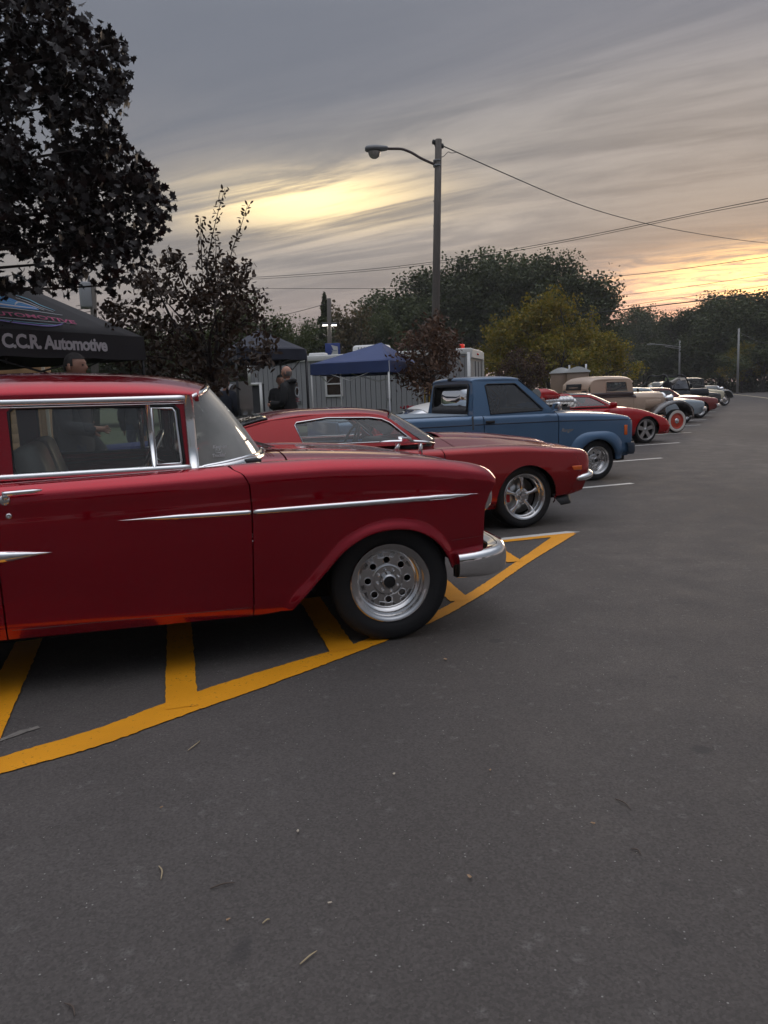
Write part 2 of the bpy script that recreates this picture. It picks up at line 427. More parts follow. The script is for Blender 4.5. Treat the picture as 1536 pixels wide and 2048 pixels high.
class Flat:
    """near-flat cabin side: y falls with height"""
    def __init__(s, yb, zb, k, c=0.0, xt=None):
        s.yb, s.zb, s.k, s.c, s.xt, s.qs = yb, zb, k, c, xt, 1.0
    def pos(s, x, z):
        x = np.asarray(x, float); z = np.asarray(z, float); d = z - s.zb; y = s.yb - s.k * d - s.c * d * d
        if s.xt: y = y - s.xt(x)
        return np.column_stack([x, y, z])
    def nrm(s, x, z):
        e = .01; a = s.pos(x + e, z) - s.pos(x - e, z); b = s.pos(x, z + e) - s.pos(x, z - e); n = np.cross(b, a)
        n /= np.linalg.norm(n, axis=1, keepdims=True); return np.where(n[:, 1:2] < 0, -n, n)
    def q(s, x, v): return v
    def on(s, pts, side=-1, off=0.0):
        x = np.array([p[0] for p in pts]); z = np.array([p[1] for p in pts]); P = s.pos(x, z); Nn = s.nrm(x, z); P = P + Nn * off
        P[:, 1] *= side; Nn[:, 1] *= side; return P, Nn
def sheet(name, surf, outer, m, parent, holes=(), h=0.05, side=-1, thick=0.014, off=0.0, hb=None, extra=None):
    def conv(lp): return [(x, surf.q(x, val) * surf.qs) for x, val in lp]
    V, F, bl = tri_region(conv(outer), [conv(q) for q in holes], h, hb or h, np.array(conv(extra)) if extra else None)
    x, q = V[:, 0], V[:, 1] / surf.qs; P = surf.pos(x, q); Nn = surf.nrm(x, q)
    P = P + Nn * off; P[:, 1] *= side; Nn[:, 1] *= side
    fn = np.cross(P[F[:, 1]] - P[F[:, 0]], P[F[:, 2]] - P[F[:, 0]]); fl = np.einsum('ij,ij->i', fn, Nn[F].mean(1)) < 0
    F[fl] = F[fl][:, ::-1]
    faces = [tuple(f) for f in F]; ln = [tuple(Nn[i]) for f in F for i in f]; verts = [tuple(p) for p in P]
    for lp in bl:
        n0 = len(verts); k = len(lp)
        for i in lp: verts.append(tuple(P[i]))
        for i in lp: verts.append(tuple(P[i] - Nn[i] * thick))
        for i in range(k):
            a, b, c, d = n0 + i, n0 + (i + 1) % k, n0 + k + (i + 1) % k, n0 + k + i
            A, B, D_ = np.array(verts[a]), np.array(verts[b]), np.array(verts[d]); nn = np.cross(B - A, D_ - A); l = np.linalg.norm(nn)
            nn = nn / l if l > 1e-12 else np.array((0, 0, 1.0))
            faces.append((a, b, c, d)); ln.extend([tuple(nn)] * 4)
    me = mesh(name, verts, faces)
    try: me.normals_split_custom_set(ln)
    except Exception as e: print('normals', name, e)
    return link(name, me, m, parent)
def surf_top(surf, x0, x1, v0, v1=None, nx=40, nv=18, warp=None, off=0.0):
    """hood, roof or deck: both halves of the top as one grid"""
    v1 = surf.m - 1 if v1 is None else v1
    X = np.linspace(x0, x1, nx); Vv = np.linspace(v0, v1, nv); A, B = np.meshgrid(X, Vv, indexing='ij')
    P = surf.pos(A.ravel(), B.ravel()); P[:, 2] += off
    if warp is not None: P = warp(P)
    P = P.reshape(nx, nv, 3); Lh = P.copy(); Rh = P[:, ::-1].copy(); Rh[:, :, 1] *= -1
    G = np.concatenate([Lh, Rh[:, 1:]], 1)
    return grid(G)
def shell(vf, t=0.012):
    """give an open grid a thickness (downwards)"""
    v, f = vf; n = len(v); V = list(v) + [(p[0], p[1], p[2] - t) for p in v]; F = list(f) + [tuple(i + n for i in q[::-1]) for q in f]
    cnt = {}
    for q in f:
        for i in range(len(q)):
            e = (q[i], q[(i + 1) % len(q)]); cnt[e] = 1
    for (a, b) in list(cnt):
        if (b, a) not in cnt: F.append((b, a, a + n, b + n))
    return V, F
def ruled(bot, top, n=30, bulge=0.0, nv=8):
    """glass between two half curves (centre to side), mirrored; returns grid and its border paths"""
    A, B = crv(bot, n), crv(top, n); rows = []
    for j in range(nv):
        t = j / (nv - 1); R = A * (1 - t) + B * t; R[:, 0] += bulge * 4 * t * (1 - t); Lm = R[::-1].copy(); Lm[:, 1] *= -1
        rows.append(np.concatenate([Lm, R[1:]], 0))
    return grid(np.array(rows)), rows[0], rows[-1]
def mirror_y(pts): return [(p[0], -p[1], p[2]) for p in pts]
# ------------------------------------------------------------------ car materials
m_red = mat('deep_red_paint', (0.335, 0.0007, 0.0120), 0.20, metal=0.72, coat=1.0, spec=0.0, rvar=0.03, vscale=3)
m_red2 = mat('orange_red_paint', (0.315, 0.0080, 0.0092), 0.22, metal=0.62, coat=1.0, spec=0.0)
m_red3 = mat('bright_red_paint', (0.36, 0.004, 0.006), 0.30, spec=0.0, coat=1.0)
m_red4 = mat('rust_red_paint', (0.20, 0.018, 0.014), 0.35, coat=0.8)
m_blue = mat('slate_blue_paint', (0.068, 0.145, 0.255), 0.36, metal=0.25, coat=0.8, var=0.06, vscale=2, coatrough=0.08)
m_silverb = mat('pale_blue_silver_paint', (0.33, 0.39, 0.43), 0.4, metal=0.3, coat=0.7)
m_white = mat('white_paint', (0.72, 0.70, 0.66), 0.4, coat=0.4)
m_tan = mat('beige_paint', (0.46, 0.33, 0.235), 0.4, coat=0.6)
m_tan2 = mat('light_beige_paint', (0.60, 0.47, 0.36), 0.4, coat=0.6)
m_brown = mat('dark_brown_paint', (0.045, 0.020, 0.016), 0.3, coat=0.8)
m_blackp = mat('black_paint', (0.010, 0.010, 0.011), 0.3, coat=0.9)
m_cream = mat('cream_paint', (0.55, 0.50, 0.36), 0.4, coat=0.6)
m_greyp = mat('grey_primer', (0.22, 0.23, 0.23), 0.45, coat=0.3)
m_bright = mat('bright_stainless', (0.80, 0.80, 0.79), 0.20, metal=1.0)
m_chrome = mat('chrome', (0.80, 0.80, 0.80), 0.03, metal=1.0)
m_polish = mat('polished_aluminium', (0.62, 0.61, 0.60), 0.16, metal=1.0, rvar=0.04, vscale=30)
m_satin = mat('satin_aluminium', (0.50, 0.49, 0.48), 0.30, metal=1.0)
m_rubber = mat('tyre_rubber', (0.017, 0.017, 0.018), 0.62, spec=0.35, var=0.25, vscale=20, bump=0.15, bscale=120)
m_whitewall = mat('whitewall', (0.66, 0.61, 0.55), 0.6)
m_black = mat('black_trim', (0.012, 0.012, 0.013), 0.55)
m_under = mat('underbody_black', (0.010, 0.010, 0.010), 0.9, spec=0.1)
m_seat = mat('grey_upholstery', (0.19, 0.195, 0.19), 0.7, var=0.15, vscale=12)
m_seatl = mat('pale_grey_vinyl', (0.42, 0.42, 0.40), 0.35, var=0.1, vscale=10)
m_seatd = mat('charcoal_upholstery', (0.028, 0.028, 0.030), 0.7)
m_amber = mat('amber_lens', (0.75, 0.13, 0.01), 0.25, coat=0.8)
m_redlens = mat('red_lens', (0.45, 0.01, 0.01), 0.25, coat=0.8)
m_lamp = mat('headlamp_glass', (0.55, 0.57, 0.58), 0.08, metal=0.5, coat=1.0)
m_caliper = mat('red_caliper', (0.45, 0.01, 0.012), 0.4)
m_wheelred = mat('orange_red_wheel', (0.52, 0.045, 0.015), 0.35, coat=0.6)
g_clear = glass('clear_glass', (0.84, 0.88, 0.86), 1.52, 1.7, .05)
g_tint = glass('tinted_glass', (0.40, 0.41, 0.43), 1.52, 2.4, .045)
g_dark = glass('smoked_glass', (0.10, 0.105, 0.11), 1.52, 2.2, .02)

# ------------------------------------------------------------------ wheels
def tyre_vf(R, rr, w, n=72):
    h = w / 2
    p = [(rr - .004, h * .80), (rr + .012, h * .93), (rr + (R - rr) * .45, h * 1.0), (R - .028, h * .96), (R - .010, h * .86), (R - .003, h * .74)]
    tread = []
    for y in (.60, .52, .50, .42, .18, .16, .08, .06, -.06, -.08, -.16, -.18, -.42, -.50, -.52, -.60):
        gr = abs(y) in (.50, .16, .08) and False
        tread.append((R - (0.0 if True else .006), h * y))
    t2 = []
    for i, (r, y) in enumerate(tread): t2.append((r, y))
    for g in (.46, .12, -.12, -.46):
        t2 += [(R, h * (g + .05)), (R - .007, h * (g + .035)), (R - .007, h * (g - .035)), (R, h * (g - .05))]
    t2 = sorted([q for q in t2 if not any(abs(q[1] / h - g) < .049 and q[0] == R for g in (.46, .12, -.12, -.46))], key=lambda q: -q[1])
    out = p + t2 + [(r, -y) for r, y in reversed(p)]
    # sidewall ribs on the outer face
    res = []
    for r, y in out: res.append((r, y))
    return lathe(res, n)
def lugs(nl, rl, r, y, hgt=.018, n=8):
    return combine(*[xf(lathe([(r * 1.0, 0), (r * .95, -hgt * .7), (r * .5, -hgt), (0.001, -hgt * 1.02)], n), (rl * math.cos(a), y, rl * math.sin(a))) for a in [2 * math.pi * (i + .3) / nl for i in range(nl)]])
def wheel(parent, x, y, R, rr, w, style, side=-1, steer=0.0, rest=None, z=None):
    """wheel: empty > tyre, rim, ... ; outer face towards -y of the wheel's own frame"""
    W = empty('wheel', parent, (x, y * (-1 if side < 0 else 1), R if z is None else z), (0, 0, (0 if side < 0 else math.pi) + steer))
    obj('tyre', tyre_vf(R, rr, w), m_rubber, W, autosharp=50)
    h = w / 2
    lip = [(rr - .02, h * .8), (rr - .012, h * .55), (rr - .03, h * .3)]
    if style in ('eight_hole', 'ten_hole'):
        nh = 8
        d = -h * .18     # disc plane
        f = rr / .222
        out = [(rr + .004, -h * .80), (rr + .010, -h * .96), (rr + .004, -h * 1.0), (rr - .006, -h * .985), (rr - .012, -h * .93), (rr - .022, -h * .90), (rr - .024, -h * .62), (rr - .034, -h * .58), (rr - .036, -h * .38), (rr - .050 * f, -h * .30), (.165 * f, d - .004), (.160 * f, d)]
        obj('rim', combine(lathe(out, 72), lathe([(rr - .03, h * .8), (rr - .04, -h * .3)], 48)), m_polish, W, autosharp=40)
        holes = [circ(.117 * f * math.cos(a), .117 * f * math.sin(a), .0195 * f, 16) for a in [2 * math.pi * (i + .02) / nh + math.pi / 2 for i in range(nh)]]
        obj('wheel_disc', xf(plate(circ(0, 0, .161 * f, 64), holes, .03, h=.03, hb=.012), (0, d, 0)), m_polish, W, autosharp=40)
        rm = mesh('hole_ring', *lathe([(.0185 * f, .002), (.0205 * f, -.004), (.024 * f, -.003), (.0255 * f, .001)], 16))
        for a in [2 * math.pi * (i + .02) / nh + math.pi / 2 for i in range(nh)]: link('hole_ring', rm, m_chrome, W, (.117 * f * math.cos(a), d, .117 * f * math.sin(a)))
        obj('hub', lathe([(.094 * f, d + .004), (.094 * f, d - .010), (.086 * f, d - .013), (.083 * f, d - .006), (.05 * f, d - .006), (.046 * f, d - .03), (.043 * f, d - .055), (.034 * f, d - .060), (.033 * f, d - .052)], 40), m_polish, W, autosharp=35)
        obj('hub_cap', lathe([(.0335 * f, d - .051), (.02 * f, d - .054), (.001, d - .055)], 28), m_black, W)
        obj('lug_nuts', lugs(8, .064 * f, .0105 * f, d - .005, .022), m_chrome, W)
    elif style == 'five_spoke':
        f = rr / .222
        out = [(rr + .004, -h * .80), (rr + .010, -h * .96), (rr + .004, -h * 1.0), (rr - .006, -h * .985), (rr - .014, -h * .93), (rr - .022, -h * .88), (rr - .026, -h * .55), (rr - .036, -h * .50), (rr - .04, h * .8)]
        obj('rim', lathe(out, 72), m_polish, W, autosharp=40)
        for i in range(5):
            a = 2 * math.pi * i / 5 + math.pi / 2; P, Rr = [], []
            S = []
            for k in range(9):
                t = k / 8; r = .045 * f + (rr - .028 - .045 * f) * t; yy = -h * (.42 - .30 * abs(t - .35) + .12 * t); wd = (.030 - .016 * math.sin(math.pi * min(1, t * 1.1)) + .008 * t) * f
                S.append((r, yy, wd))
            V, F = [], []; m_ = 8
            for (r, yy, wd) in S:
                for j in range(m_):
                    b = 2 * math.pi * j / m_; s_ = math.cos(b) * wd; dep = math.sin(b) * (.018 if math.sin(b) < 0 else .022)
                    V.append((r * math.cos(a) - s_ * math.sin(a), yy + dep, r * math.sin(a) + s_ * math.cos(a)))
            for q in range(8):
                for j in range(m_): F.append((q * m_ + j, q * m_ + (j + 1) % m_, (q + 1) * m_ + (j + 1) % m_, (q + 1) * m_ + j))
            obj('spoke', (V, F), m_polish, W)
        obj('hub', lathe([(.078 * f, -h * .15), (.078 * f, -h * .42), (.070 * f, -h * .46), (.040 * f, -h * .46), (.036 * f, -h * .62), (.028 * f, -h * .70), (.001, -h * .72)], 36), m_polish, W, autosharp=35)
        obj('lug_nuts', lugs(5, .056 * f, .0115 * f, -h * .45, .02), m_chrome, W)
        obj('brake_disc', lathe([(rr - .05, h * .25), (rr - .05, h * .15), (.03, h * .15)], 40), m_satin, W)
        obj('brake_caliper', box(.07, .05, .16, (-(rr - .075), -.005, .02), .01), m_caliper, W)
    elif style == 'star':
        out = [(rr + .004, -h * .80), (rr + .008, -h * .98), (rr - .006, -h * .97), (rr - .016, -h * .85), (rr - .024, -h * .5), (rr - .03, h * .8)]
        obj('rim', lathe(out, 60), m_satin, W, autosharp=40)
        holes = []
        for i in range(5):
            a = 2 * math.pi * (i + .5) / 5 + math.pi / 2; ro, ri = rr - .035, .085
            hp = [(ro * math.cos(a + d), ro * math.sin(a + d)) for d in np.linspace(-.40, .40, 7)] + [(ri * math.cos(a + .12), ri * math.sin(a + .12)), (ri * math.cos(a - .12), ri * math.sin(a - .12))]
            holes.append(hp)
        obj('spokes', xf(plate(circ(0, 0, rr - .012, 60), holes, .03, h=.05, hb=.02), (0, -h * .72, 0)), m_satin, W, autosharp=40)
        obj('hub', lathe([(.05, -h * .7), (.045, -h * .82), (.001, -h * .84)], 24), m_satin, W)
        obj('lug_nuts', lugs(5, .062, .009, -h * .70, .014), m_chrome, W)
        obj('brake_disc', lathe([(rr - .05, h * .2), (rr - .05, h * .1), (.03, h * .1)], 30), m_under, W)
    elif style == 'whitewall':
        obj('whitewall_band', lathe([(rr + .012, -h * .95), (rr + .03, -h * 1.012), (rr + (R - rr) * .45, -h * 1.03), (R - .032, -h * 1.0), (R - .030, -h * .96)], 64), m_whitewall, W)
        obj('rim', lathe([(rr + .008, -h * .9), (rr + .006, -h * .99), (rr - .01, -h * .96), (rr - .02, -h * .7), (rr - .05, -h * .6), (rr - .075, -h * .75), (.075, -h * .8), (.06, -h * .6), (.001, -h * .6)], 48), m_wheelred, W, autosharp=40)
        obj('hub_cap', lathe([(.078, -h * .78), (.074, -h * .98), (.05, -h * 1.08), (.001, -h * 1.12)], 32), m_chrome, W)
    else:  # plain slotted
        obj('rim', lathe([(rr + .008, -h * .9), (rr + .006, -h * .99), (rr - .012, -h * .95), (rr - .022, -h * .6), (rr - .04, -h * .5), (rr - .06, -h * .62), (.08, -h * .66), (.075, -h * .8), (.04, -h * .92), (.001, -h * .95)], 40), m_polish, W, autosharp=40)
    return W

# ------------------------------------------------------------------ generic closed car
def car_surface(S):
    ctrl = []
    for i, x in enumerate(S['x']):
        W, ZB, ZS, ZC = S['W'][i], S['ZB'][i], S['ZS'][i], S['ZC'][i]; h = ZS - ZB
        row = [(max(.02, W - dy), ZB + f * h) for dy, f in S['side']]
        row += [(W * fy, ZS + f * (ZC - ZS) + add) for fy, f, add in S['top']]
        ctrl.append(row)
    s = Surf(S['x'], ctrl, vsh=len(S['side']) - 1)
    return s
def arch(cx, cz, r, zb, n=22):
    """wheel opening from rear to front"""
    p = math.asin(max(-1, min(1, (zb - cz) / r)))
    return [(cx + r * math.cos(a), cz + r * math.sin(a)) for a in np.linspace(math.pi - p, p, n)]
def steering_wheel(parent, x, y, z, m=None, r=.20, tilt=1.0):
    t = [(r * math.cos(a), r * math.sin(a), 0) for a in np.linspace(0, 2 * math.pi, 28, endpoint=False)]
    vf = combine(tube(t, .014, 6, closed=True), tube([(-r, 0, 0), (0, 0, -.03), (r, 0, 0)], .012, 6), tube([(0, 0, -.03), (0, 0, -.4)], .02, 6), lathe([(.05, .0)], 6) if False else ([], []))
    return obj('steering_wheel', xf(vf, (x, y, z), (0, -tilt, 0)), m or m_black, parent)
def seat(parent, x, y, z, w=.52, bh=.62, m=None, name='seat', lean=.25):
    vf = combine(xf(box(.50, w, .16, (0, 0, 0), .05, 3), (x, y, z)), xf(box(.14, w, bh, (0, 0, bh / 2), .055, 3), (x - .24, y, z), (0, -lean, 0)))
    return obj(name, vf, m or m_seatd, parent)
def bumper(parent, path, sec, m, name='front_bumper', zfun=None, hfun=None):
    """chrome bumper swept along a half plan path (centre to side tip); section of (outward, z)"""
    A = crv([(p[0], p[1], 0) for p in path], 26); full = np.concatenate([A[::-1] * np.array([1, -1, 1]), A[1:]], 0); k = len(full); rows = []
    for i in range(k):
        t = full[min(i + 1, k - 1)] - full[max(i - 1, 0)]; t /= np.linalg.norm(t); n = np.array([t[1], -t[0], 0])
        s = abs(i - (k - 1) / 2) / ((k - 1) / 2)      # 0 centre .. 1 tip
        hs = hfun(s) if hfun else 1.0; zo = zfun(s) if zfun else 0.0
        rows.append([full[i] + n * o * (1 if hs > .5 else hs * 2) + np.array([0, 0, zo + z * hs]) for o, z in sec])
    R = np.array(rows)
    if np.cross(R[1, 0] - R[0, 0], R[0, 1] - R[0, 0])[0] > 0: pass
    vf = grid(R); n = len(sec)
    vf = (vf[0], vf[1] + [tuple(range(n)), tuple((k - 1) * n + j for j in range(n))])
    return obj(name, vf, m, parent, autosharp=55)
def build_car(S):
    az = rad(S['az']); O = Vector((S['O'][0], S['O'][1], 0)); root = thing(S['name'], S['label'], S.get('cat', 'car'), O, math.pi / 2 - az, S.get('group'))
    s = S['surf'] = car_surface(S)
    if 'disp' in S: s.disp = S['disp']
    P = S['paint']; h = S.get('h', .05); g = S.get('gap', .0035); vS = 10 + S['vS']; nose, tail = S['nose'], S['tail']
    sf = S['seam_f']; sr = S['seam_r']           # door seams bottom -> top (x, z or v)
    af, ar = S.get('arch_f', []), S.get('arch_r', [])
    for side in (-1, 1):
        xt = sf[-1][0]
        fender = [(x + g, z) for x, z in sf[:1]] + list(af) + list(nose)
        xn = nose[-1][0]
        fender += [(x, vS) for x in np.linspace(xn, xt + g, 14)[1:]]
        fender += [(x + g, z) for x, z in sf[::-1][1:-1]]
        sheet('front_fender', s, fender, P, root, h=h, side=side, hb=S.get('hb'), extra=S.get('extra'))
        door = [(x - g, z) for x, z in sf] + [(x + g, z) for x, z in sr[::-1]]
        if S.get('door_bottom'):
            zf, zr = S['door_bottom']; 
        dr = sheet('door', s, door, S.get('door_paint', P), root, h=h, side=side, hb=S.get('hb'))
        S['door_%d' % side] = dr
        xq = sr[-1][0]
        q = [(sr[0][0] - g, sr[0][1])] + list(ar)[::-1] + list(tail) + [(x, vS) for x in np.linspace(tail[-1][0], xq - g, 14)[1:]] + [(x - g, z) for x, z in sr[::-1][1:-1]]
        sheet('rear_quarter', s, q, S.get('quarter_paint', P), root, h=h, side=side, hb=S.get('hb'))
    # tops
    x0, x1 = S['hood']; hd = S['hood_obj'] = obj('hood', shell(surf_top(s, x0, x1, S.get('vH', S['vS']), nx=44, nv=24)), S.get('hood_paint', P), root, autosharp=50)
    obj('cowl', shell(surf_top(s, S['cowl'][0], S['cowl'][1], S['vS'], nx=16, nv=24)), S.get('hood_paint', P), root, autosharp=50)
    if S.get('deck'):
        obj('boot_lid', shell(surf_top(s, S['deck'][0], S['deck'][1], S['vS'], nx=24, nv=24)), P, root, autosharp=50)
    # ends
    for nm, xe in (('front_panel', S['cap_f']), ('rear_panel', S['cap_r'])):
        v = np.linspace(s.q(xe, S.get('cap_z', .42)), s.m - 1, 30); p = s.pos(np.full(30, xe), v); half = [(q[1], q[2]) for q in p]
        outl = half + [(-a, b) for a, b in half[::-1][1:]]
        vf = plate(outl, (), .03, h=.12, hb=.08); vf = ([(xe - (q[1] if nm[0] == 'f' else -q[1]), q[0], q[2]) for q in vf[0]], vf[1])
        obj(nm, vf, S.get('cap_paint', P), root, autosharp=40)
    # underside and wheel wells
    zb = S.get('zfloor', .24); xr, xf_ = S['cap_r'] + .15, S['cap_f'] - .1; yw = S.get('yfloor', .56)
    obj('underbody', combine(box(xf_ - xr, yw * 2, .16, ((xf_ + xr) / 2, 0, zb + .08)), box(S['cowl'][0] - S['cab_x0'], min(S['W']) * 0 + 2 * (max(S['W']) - .09), .10, ((S['cowl'][0] + S['cab_x0']) / 2, 0, zb + .09))), m_under, root, smooth=False)
    for cx, cz, r in S['wells']:
        for side in (-1, 1):
            rows = [[(cx + r * math.cos(a), side * y, cz + r * math.sin(a)) for y in (yw - .10, max(S['W']) - .055)] for a in np.linspace(S.get('well_a', (.30, math.pi - .10))[0], S.get('well_a', (.30, math.pi - .10))[1], 20)]
            obj('wheel_well', grid(rows), m_under, root)
    # cabin
    C = S.get('cab')
    if C:
        fl = C['flat']
        for side in (-1, 1):
            sheet('window_pillars', fl, C['outline'], C.get('paint', P), root, holes=C['holes'], h=.08, side=side, hb=.04, thick=.03)
            for k, hole in enumerate(C.get('panes', C['holes'])):
                sheet('side_glass', fl, hole, C.get('glass', g_clear), root, h=.08, side=side, off=-.014, thick=.004)
        r = C['roof']; rows = []
        rs = Surf(r['x'], r['ctrl'], nx=80, vsh=2); S['roof_surf'] = rs
        x0, x1 = r['x'][0], r['x'][-1]; bowf, bowr = r.get('bow', (0, 0))
        def warp(p):
            ym = max(1e-3, r['ctrl'][len(r['x']) // 2][0][0]); q = 1 - np.clip(np.abs(p[:, 1]) / ym, 0, 1) ** 2; t = (p[:, 0] - x0) / (x1 - x0)
            p[:, 0] += bowf * q * np.clip((t - .55) / .45, 0, 1) ** 2 - bowr * q * np.clip((.45 - t) / .45, 0, 1) ** 2; return p
        S['roof_obj'] = obj('roof', shell(surf_top(rs, x0, x1, 0, nx=48, nv=26, warp=warp), .02), C.get('roof_paint', P), root, autosharp=60)
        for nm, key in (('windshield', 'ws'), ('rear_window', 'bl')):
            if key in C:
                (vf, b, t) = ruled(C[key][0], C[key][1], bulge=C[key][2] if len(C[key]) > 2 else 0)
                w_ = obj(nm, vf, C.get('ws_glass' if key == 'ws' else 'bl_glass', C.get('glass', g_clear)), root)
                bo = np.concatenate([b, t[::-1]], 0); obj(nm + '_trim', tube([tuple(p) for p in bo], C.get('trim_r', .010), 6, closed=True), C.get('trim', m_chrome), w_)
    for wq in S['wheels']: wheel(root, *wq)
    return root
def text_mesh(txt, size=1.0, offset=0.0, shear=0.0, extrude=0.0, align='LEFT', spacing=1.0):
    cu = bpy.data.curves.new('text', 'FONT'); cu.body = txt; cu.size = size; cu.offset = offset; cu.shear = shear; cu.extrude = extrude; cu.align_x = align; cu.space_character = spacing
    cu.resolution_u = 3
    o = bpy.data.objects.new('text', cu); COL.objects.link(o); bpy.context.view_layer.update()
    me = bpy.data.meshes.new_from_object(o.evaluated_get(bpy.context.evaluated_depsgraph_get())); v = [tuple(q.co) for q in me.vertices]; f = [tuple(p.vertices) for p in me.polygons]
    bpy.data.objects.remove(o); bpy.data.curves.remove(cu); bpy.data.meshes.remove(me)
    return v, f
ROW = 'classic cars parked in the angled row'

# ================================================================== 1 : the deep red fifties sedan in front
def arch55():
    a = crv([(-.60, .283), (-.52, .36), (-.41, .47), (-.29, .585), (-.16, .652), (0, .672), (.14, .645), (.25, .575), (.315, .49), (.35, .41)], 30)
    return [tuple(p) for p in a]
_a55 = np.array(crv([(p[0], 0, p[1]) for p in arch55()], 500))[:, [0, 2]]
def disp55(x, z, v):
    d = np.min(np.hypot(x[:, None] - _a55[None, :, 0], z[:, None] - _a55[None, :, 1]), axis=1)
    t = np.clip(1 - d / .062, 0, 1); lip = .020 * t * t * (3 - 2 * t)
    # raised shoulder over the head lamp
    u = np.clip((x - .30) / .30, 0, 1); e = .012 * u * np.exp(-((z - .90) / .08) ** 2)
    return np.where(v < 7, lip + e, e * 0)
def arch_rings(a, ds):
    t = np.gradient(a, axis=0); t /= np.linalg.norm(t, axis=1, keepdims=True); n = np.stack([-t[:, 1], t[:, 0]], 1); out = []
    for d in ds: out += [tuple(p) for p in (a + n * d)[::7]]
    return out
rk = lambda x: .262 + .030 * (-x - .6)
X55 = [-4.15, -3.95, -3.6, -3.0, -2.4, -1.8, -1.3, -1.0, -.7, -.4, -.1, .2, .42, .57, .645, .69]
S55 = dict(name='sedan', label='deep red fifties sedan with chrome side trim and eight-hole wheel, nearest the camera', group=ROW, az=71, O=(-.247, 5.081), h=.026, hb=.018,
    x=X55, W=[.70, .82, .90, .935, .945, .947, .945, .942, .938, .935, .932, .925, .905, .880, .862, .845],
    ZB=[.42, .39] + [rk(x) - .03 for x in X55[2:9]] + [.235] * 7,
    ZS=[.90, .96, 1.0, 1.03, 1.045, 1.055, 1.062, 1.068, 1.076, 1.076, 1.064, 1.042, 1.014, .984, .955, .915],
    ZC=[.93, 1.0, 1.05, 1.09, 1.10, 1.10, 1.10, 1.105, 1.105, 1.096, 1.080, 1.055, 1.022, .985, .95, .91],
    side=[(.058, 0), (.026, .07), (.010, .24), (.0, .46), (.002, .64), (.008, .80), (.024, .95), (.074, 1.0)],
    top=[(.80, 0, -.014), (.715, 0, -.048), (.66, 0, -.040), (.60, .25, -.018), (.46, .74, -.002), (.28, .95, 0), (0, 1, 0)], vS=9,
    seam_f=[(-.804, .272), (-.797, .45), (-.790, .631), (-.782, .868), (-.787, .975), (-.812, 1.025), (-.860, 1.055), (-.93, 18.0)],
    seam_r=[(-1.985, .310), (-1.985, .42), (-1.985, .9), (-1.985, 18.0)],
    nose=[(.360, .43), (.385, .425), (.535, .43), (.566, .50), (.570, .58), (.576, .68), (.588, .75), (.620, .81), (.662, .865), (.682, .90), (.687, 16.6), (.686, 17.0), (.680, 18.0), (.670, 19.0)],
    tail=[(-3.45, .36), (-3.9, .42), (-4.05, .5), (-4.13, .7), (-4.14, .85), (-4.13, 17.0), (-4.10, 19.0)],
    extra=arch_rings(_a55, (.008, .016, .025, .035, .046, .058, .070)), arch_f=arch55(), arch_r=[(x, z) for x, z in arch(-2.92, .36, .37, .33)], disp=disp55,
    hood=(-.505, .645), vH=9.0, cowl=(-1.06, -.515), deck=(-4.1, -3.12), cap_f=.56, cap_r=-4.05, cap_z=.5, cab_x0=-3.0,
    wells=[(-.02, .30, .44), (-2.92, .34, .40)],
    wheels=[(.012, .735, .345, .222, .215, 'eight_hole', -1, rad(-8)), (.012, .735, .345, .222, .215, 'eight_hole', 1, rad(-8)), (-2.92, .735, .36, .222, .24, 'eight_hole', -1), (-2.92, .735, .36, .222, .24, 'eight_hole', 1)],
    paint=m_red)
hol1 = [(-1.895, 1.092), (-1.10, 1.078), (-1.092, 1.10), (-1.10, 1.37), (-1.118, 1.392), (-1.87, 1.410), (-1.895, 1.39)]
hol2 = [(-2.62, 1.098), (-2.02, 1.092), (-2.02, 1.405), (-2.5, 1.40), (-2.66, 1.36)]
r55x = [-3.02, -2.9, -2.6, -2.2, -1.8, -1.4, -1.2, -1.08, -1.0]
def roofctrl(xs, zr, yr, zc):
    out = []
    for i in range(len(xs)):
        a, b, c = zr[i], yr[i], zc[i]; d = c - a
        out.append([(b, a), (b - .003, a + .16 * d), (b - .035, a + .42 * d), (b * .82, a + .70 * d), (b * .48, a + .92 * d), (0, c)])
    return out
S55['cab'] = dict(flat=Flat(.800, 1.075, .14, .05), outline=[(-3.0, 1.06), (-1.058, 1.055), (-1.052, 1.440), (-2.9, 1.45)], holes=[hol1, hol2],
    roof=dict(x=r55x, ctrl=roofctrl(r55x, [1.30, 1.40, 1.44, 1.446, 1.446, 1.442, 1.438, 1.434, 1.43], [.60, .70, .742, .752, .756, .754, .748, .738, .722], [1.36, 1.46, 1.555, 1.590, 1.597, 1.580, 1.560, 1.535, 1.508]), bow=(.11, .10)),
    ws=([(-.585, 0, 1.105), (-.60, .25, 1.104), (-.645, .48, 1.100), (-.74, .65, 1.098), (-.87, .742, 1.082), (-1.03, .788, 1.066)],
        [(-.885, 0, 1.503), (-.893, .28, 1.497), (-.915, .48, 1.482), (-.945, .61, 1.464), (-.985, .69, 1.448), (-1.035, .742, 1.430)], .015),
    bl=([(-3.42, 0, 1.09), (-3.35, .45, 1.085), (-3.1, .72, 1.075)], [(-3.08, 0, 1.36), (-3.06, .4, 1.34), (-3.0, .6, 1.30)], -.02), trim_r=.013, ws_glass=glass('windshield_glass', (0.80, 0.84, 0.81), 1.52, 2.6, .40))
car55 = build_car(S55)
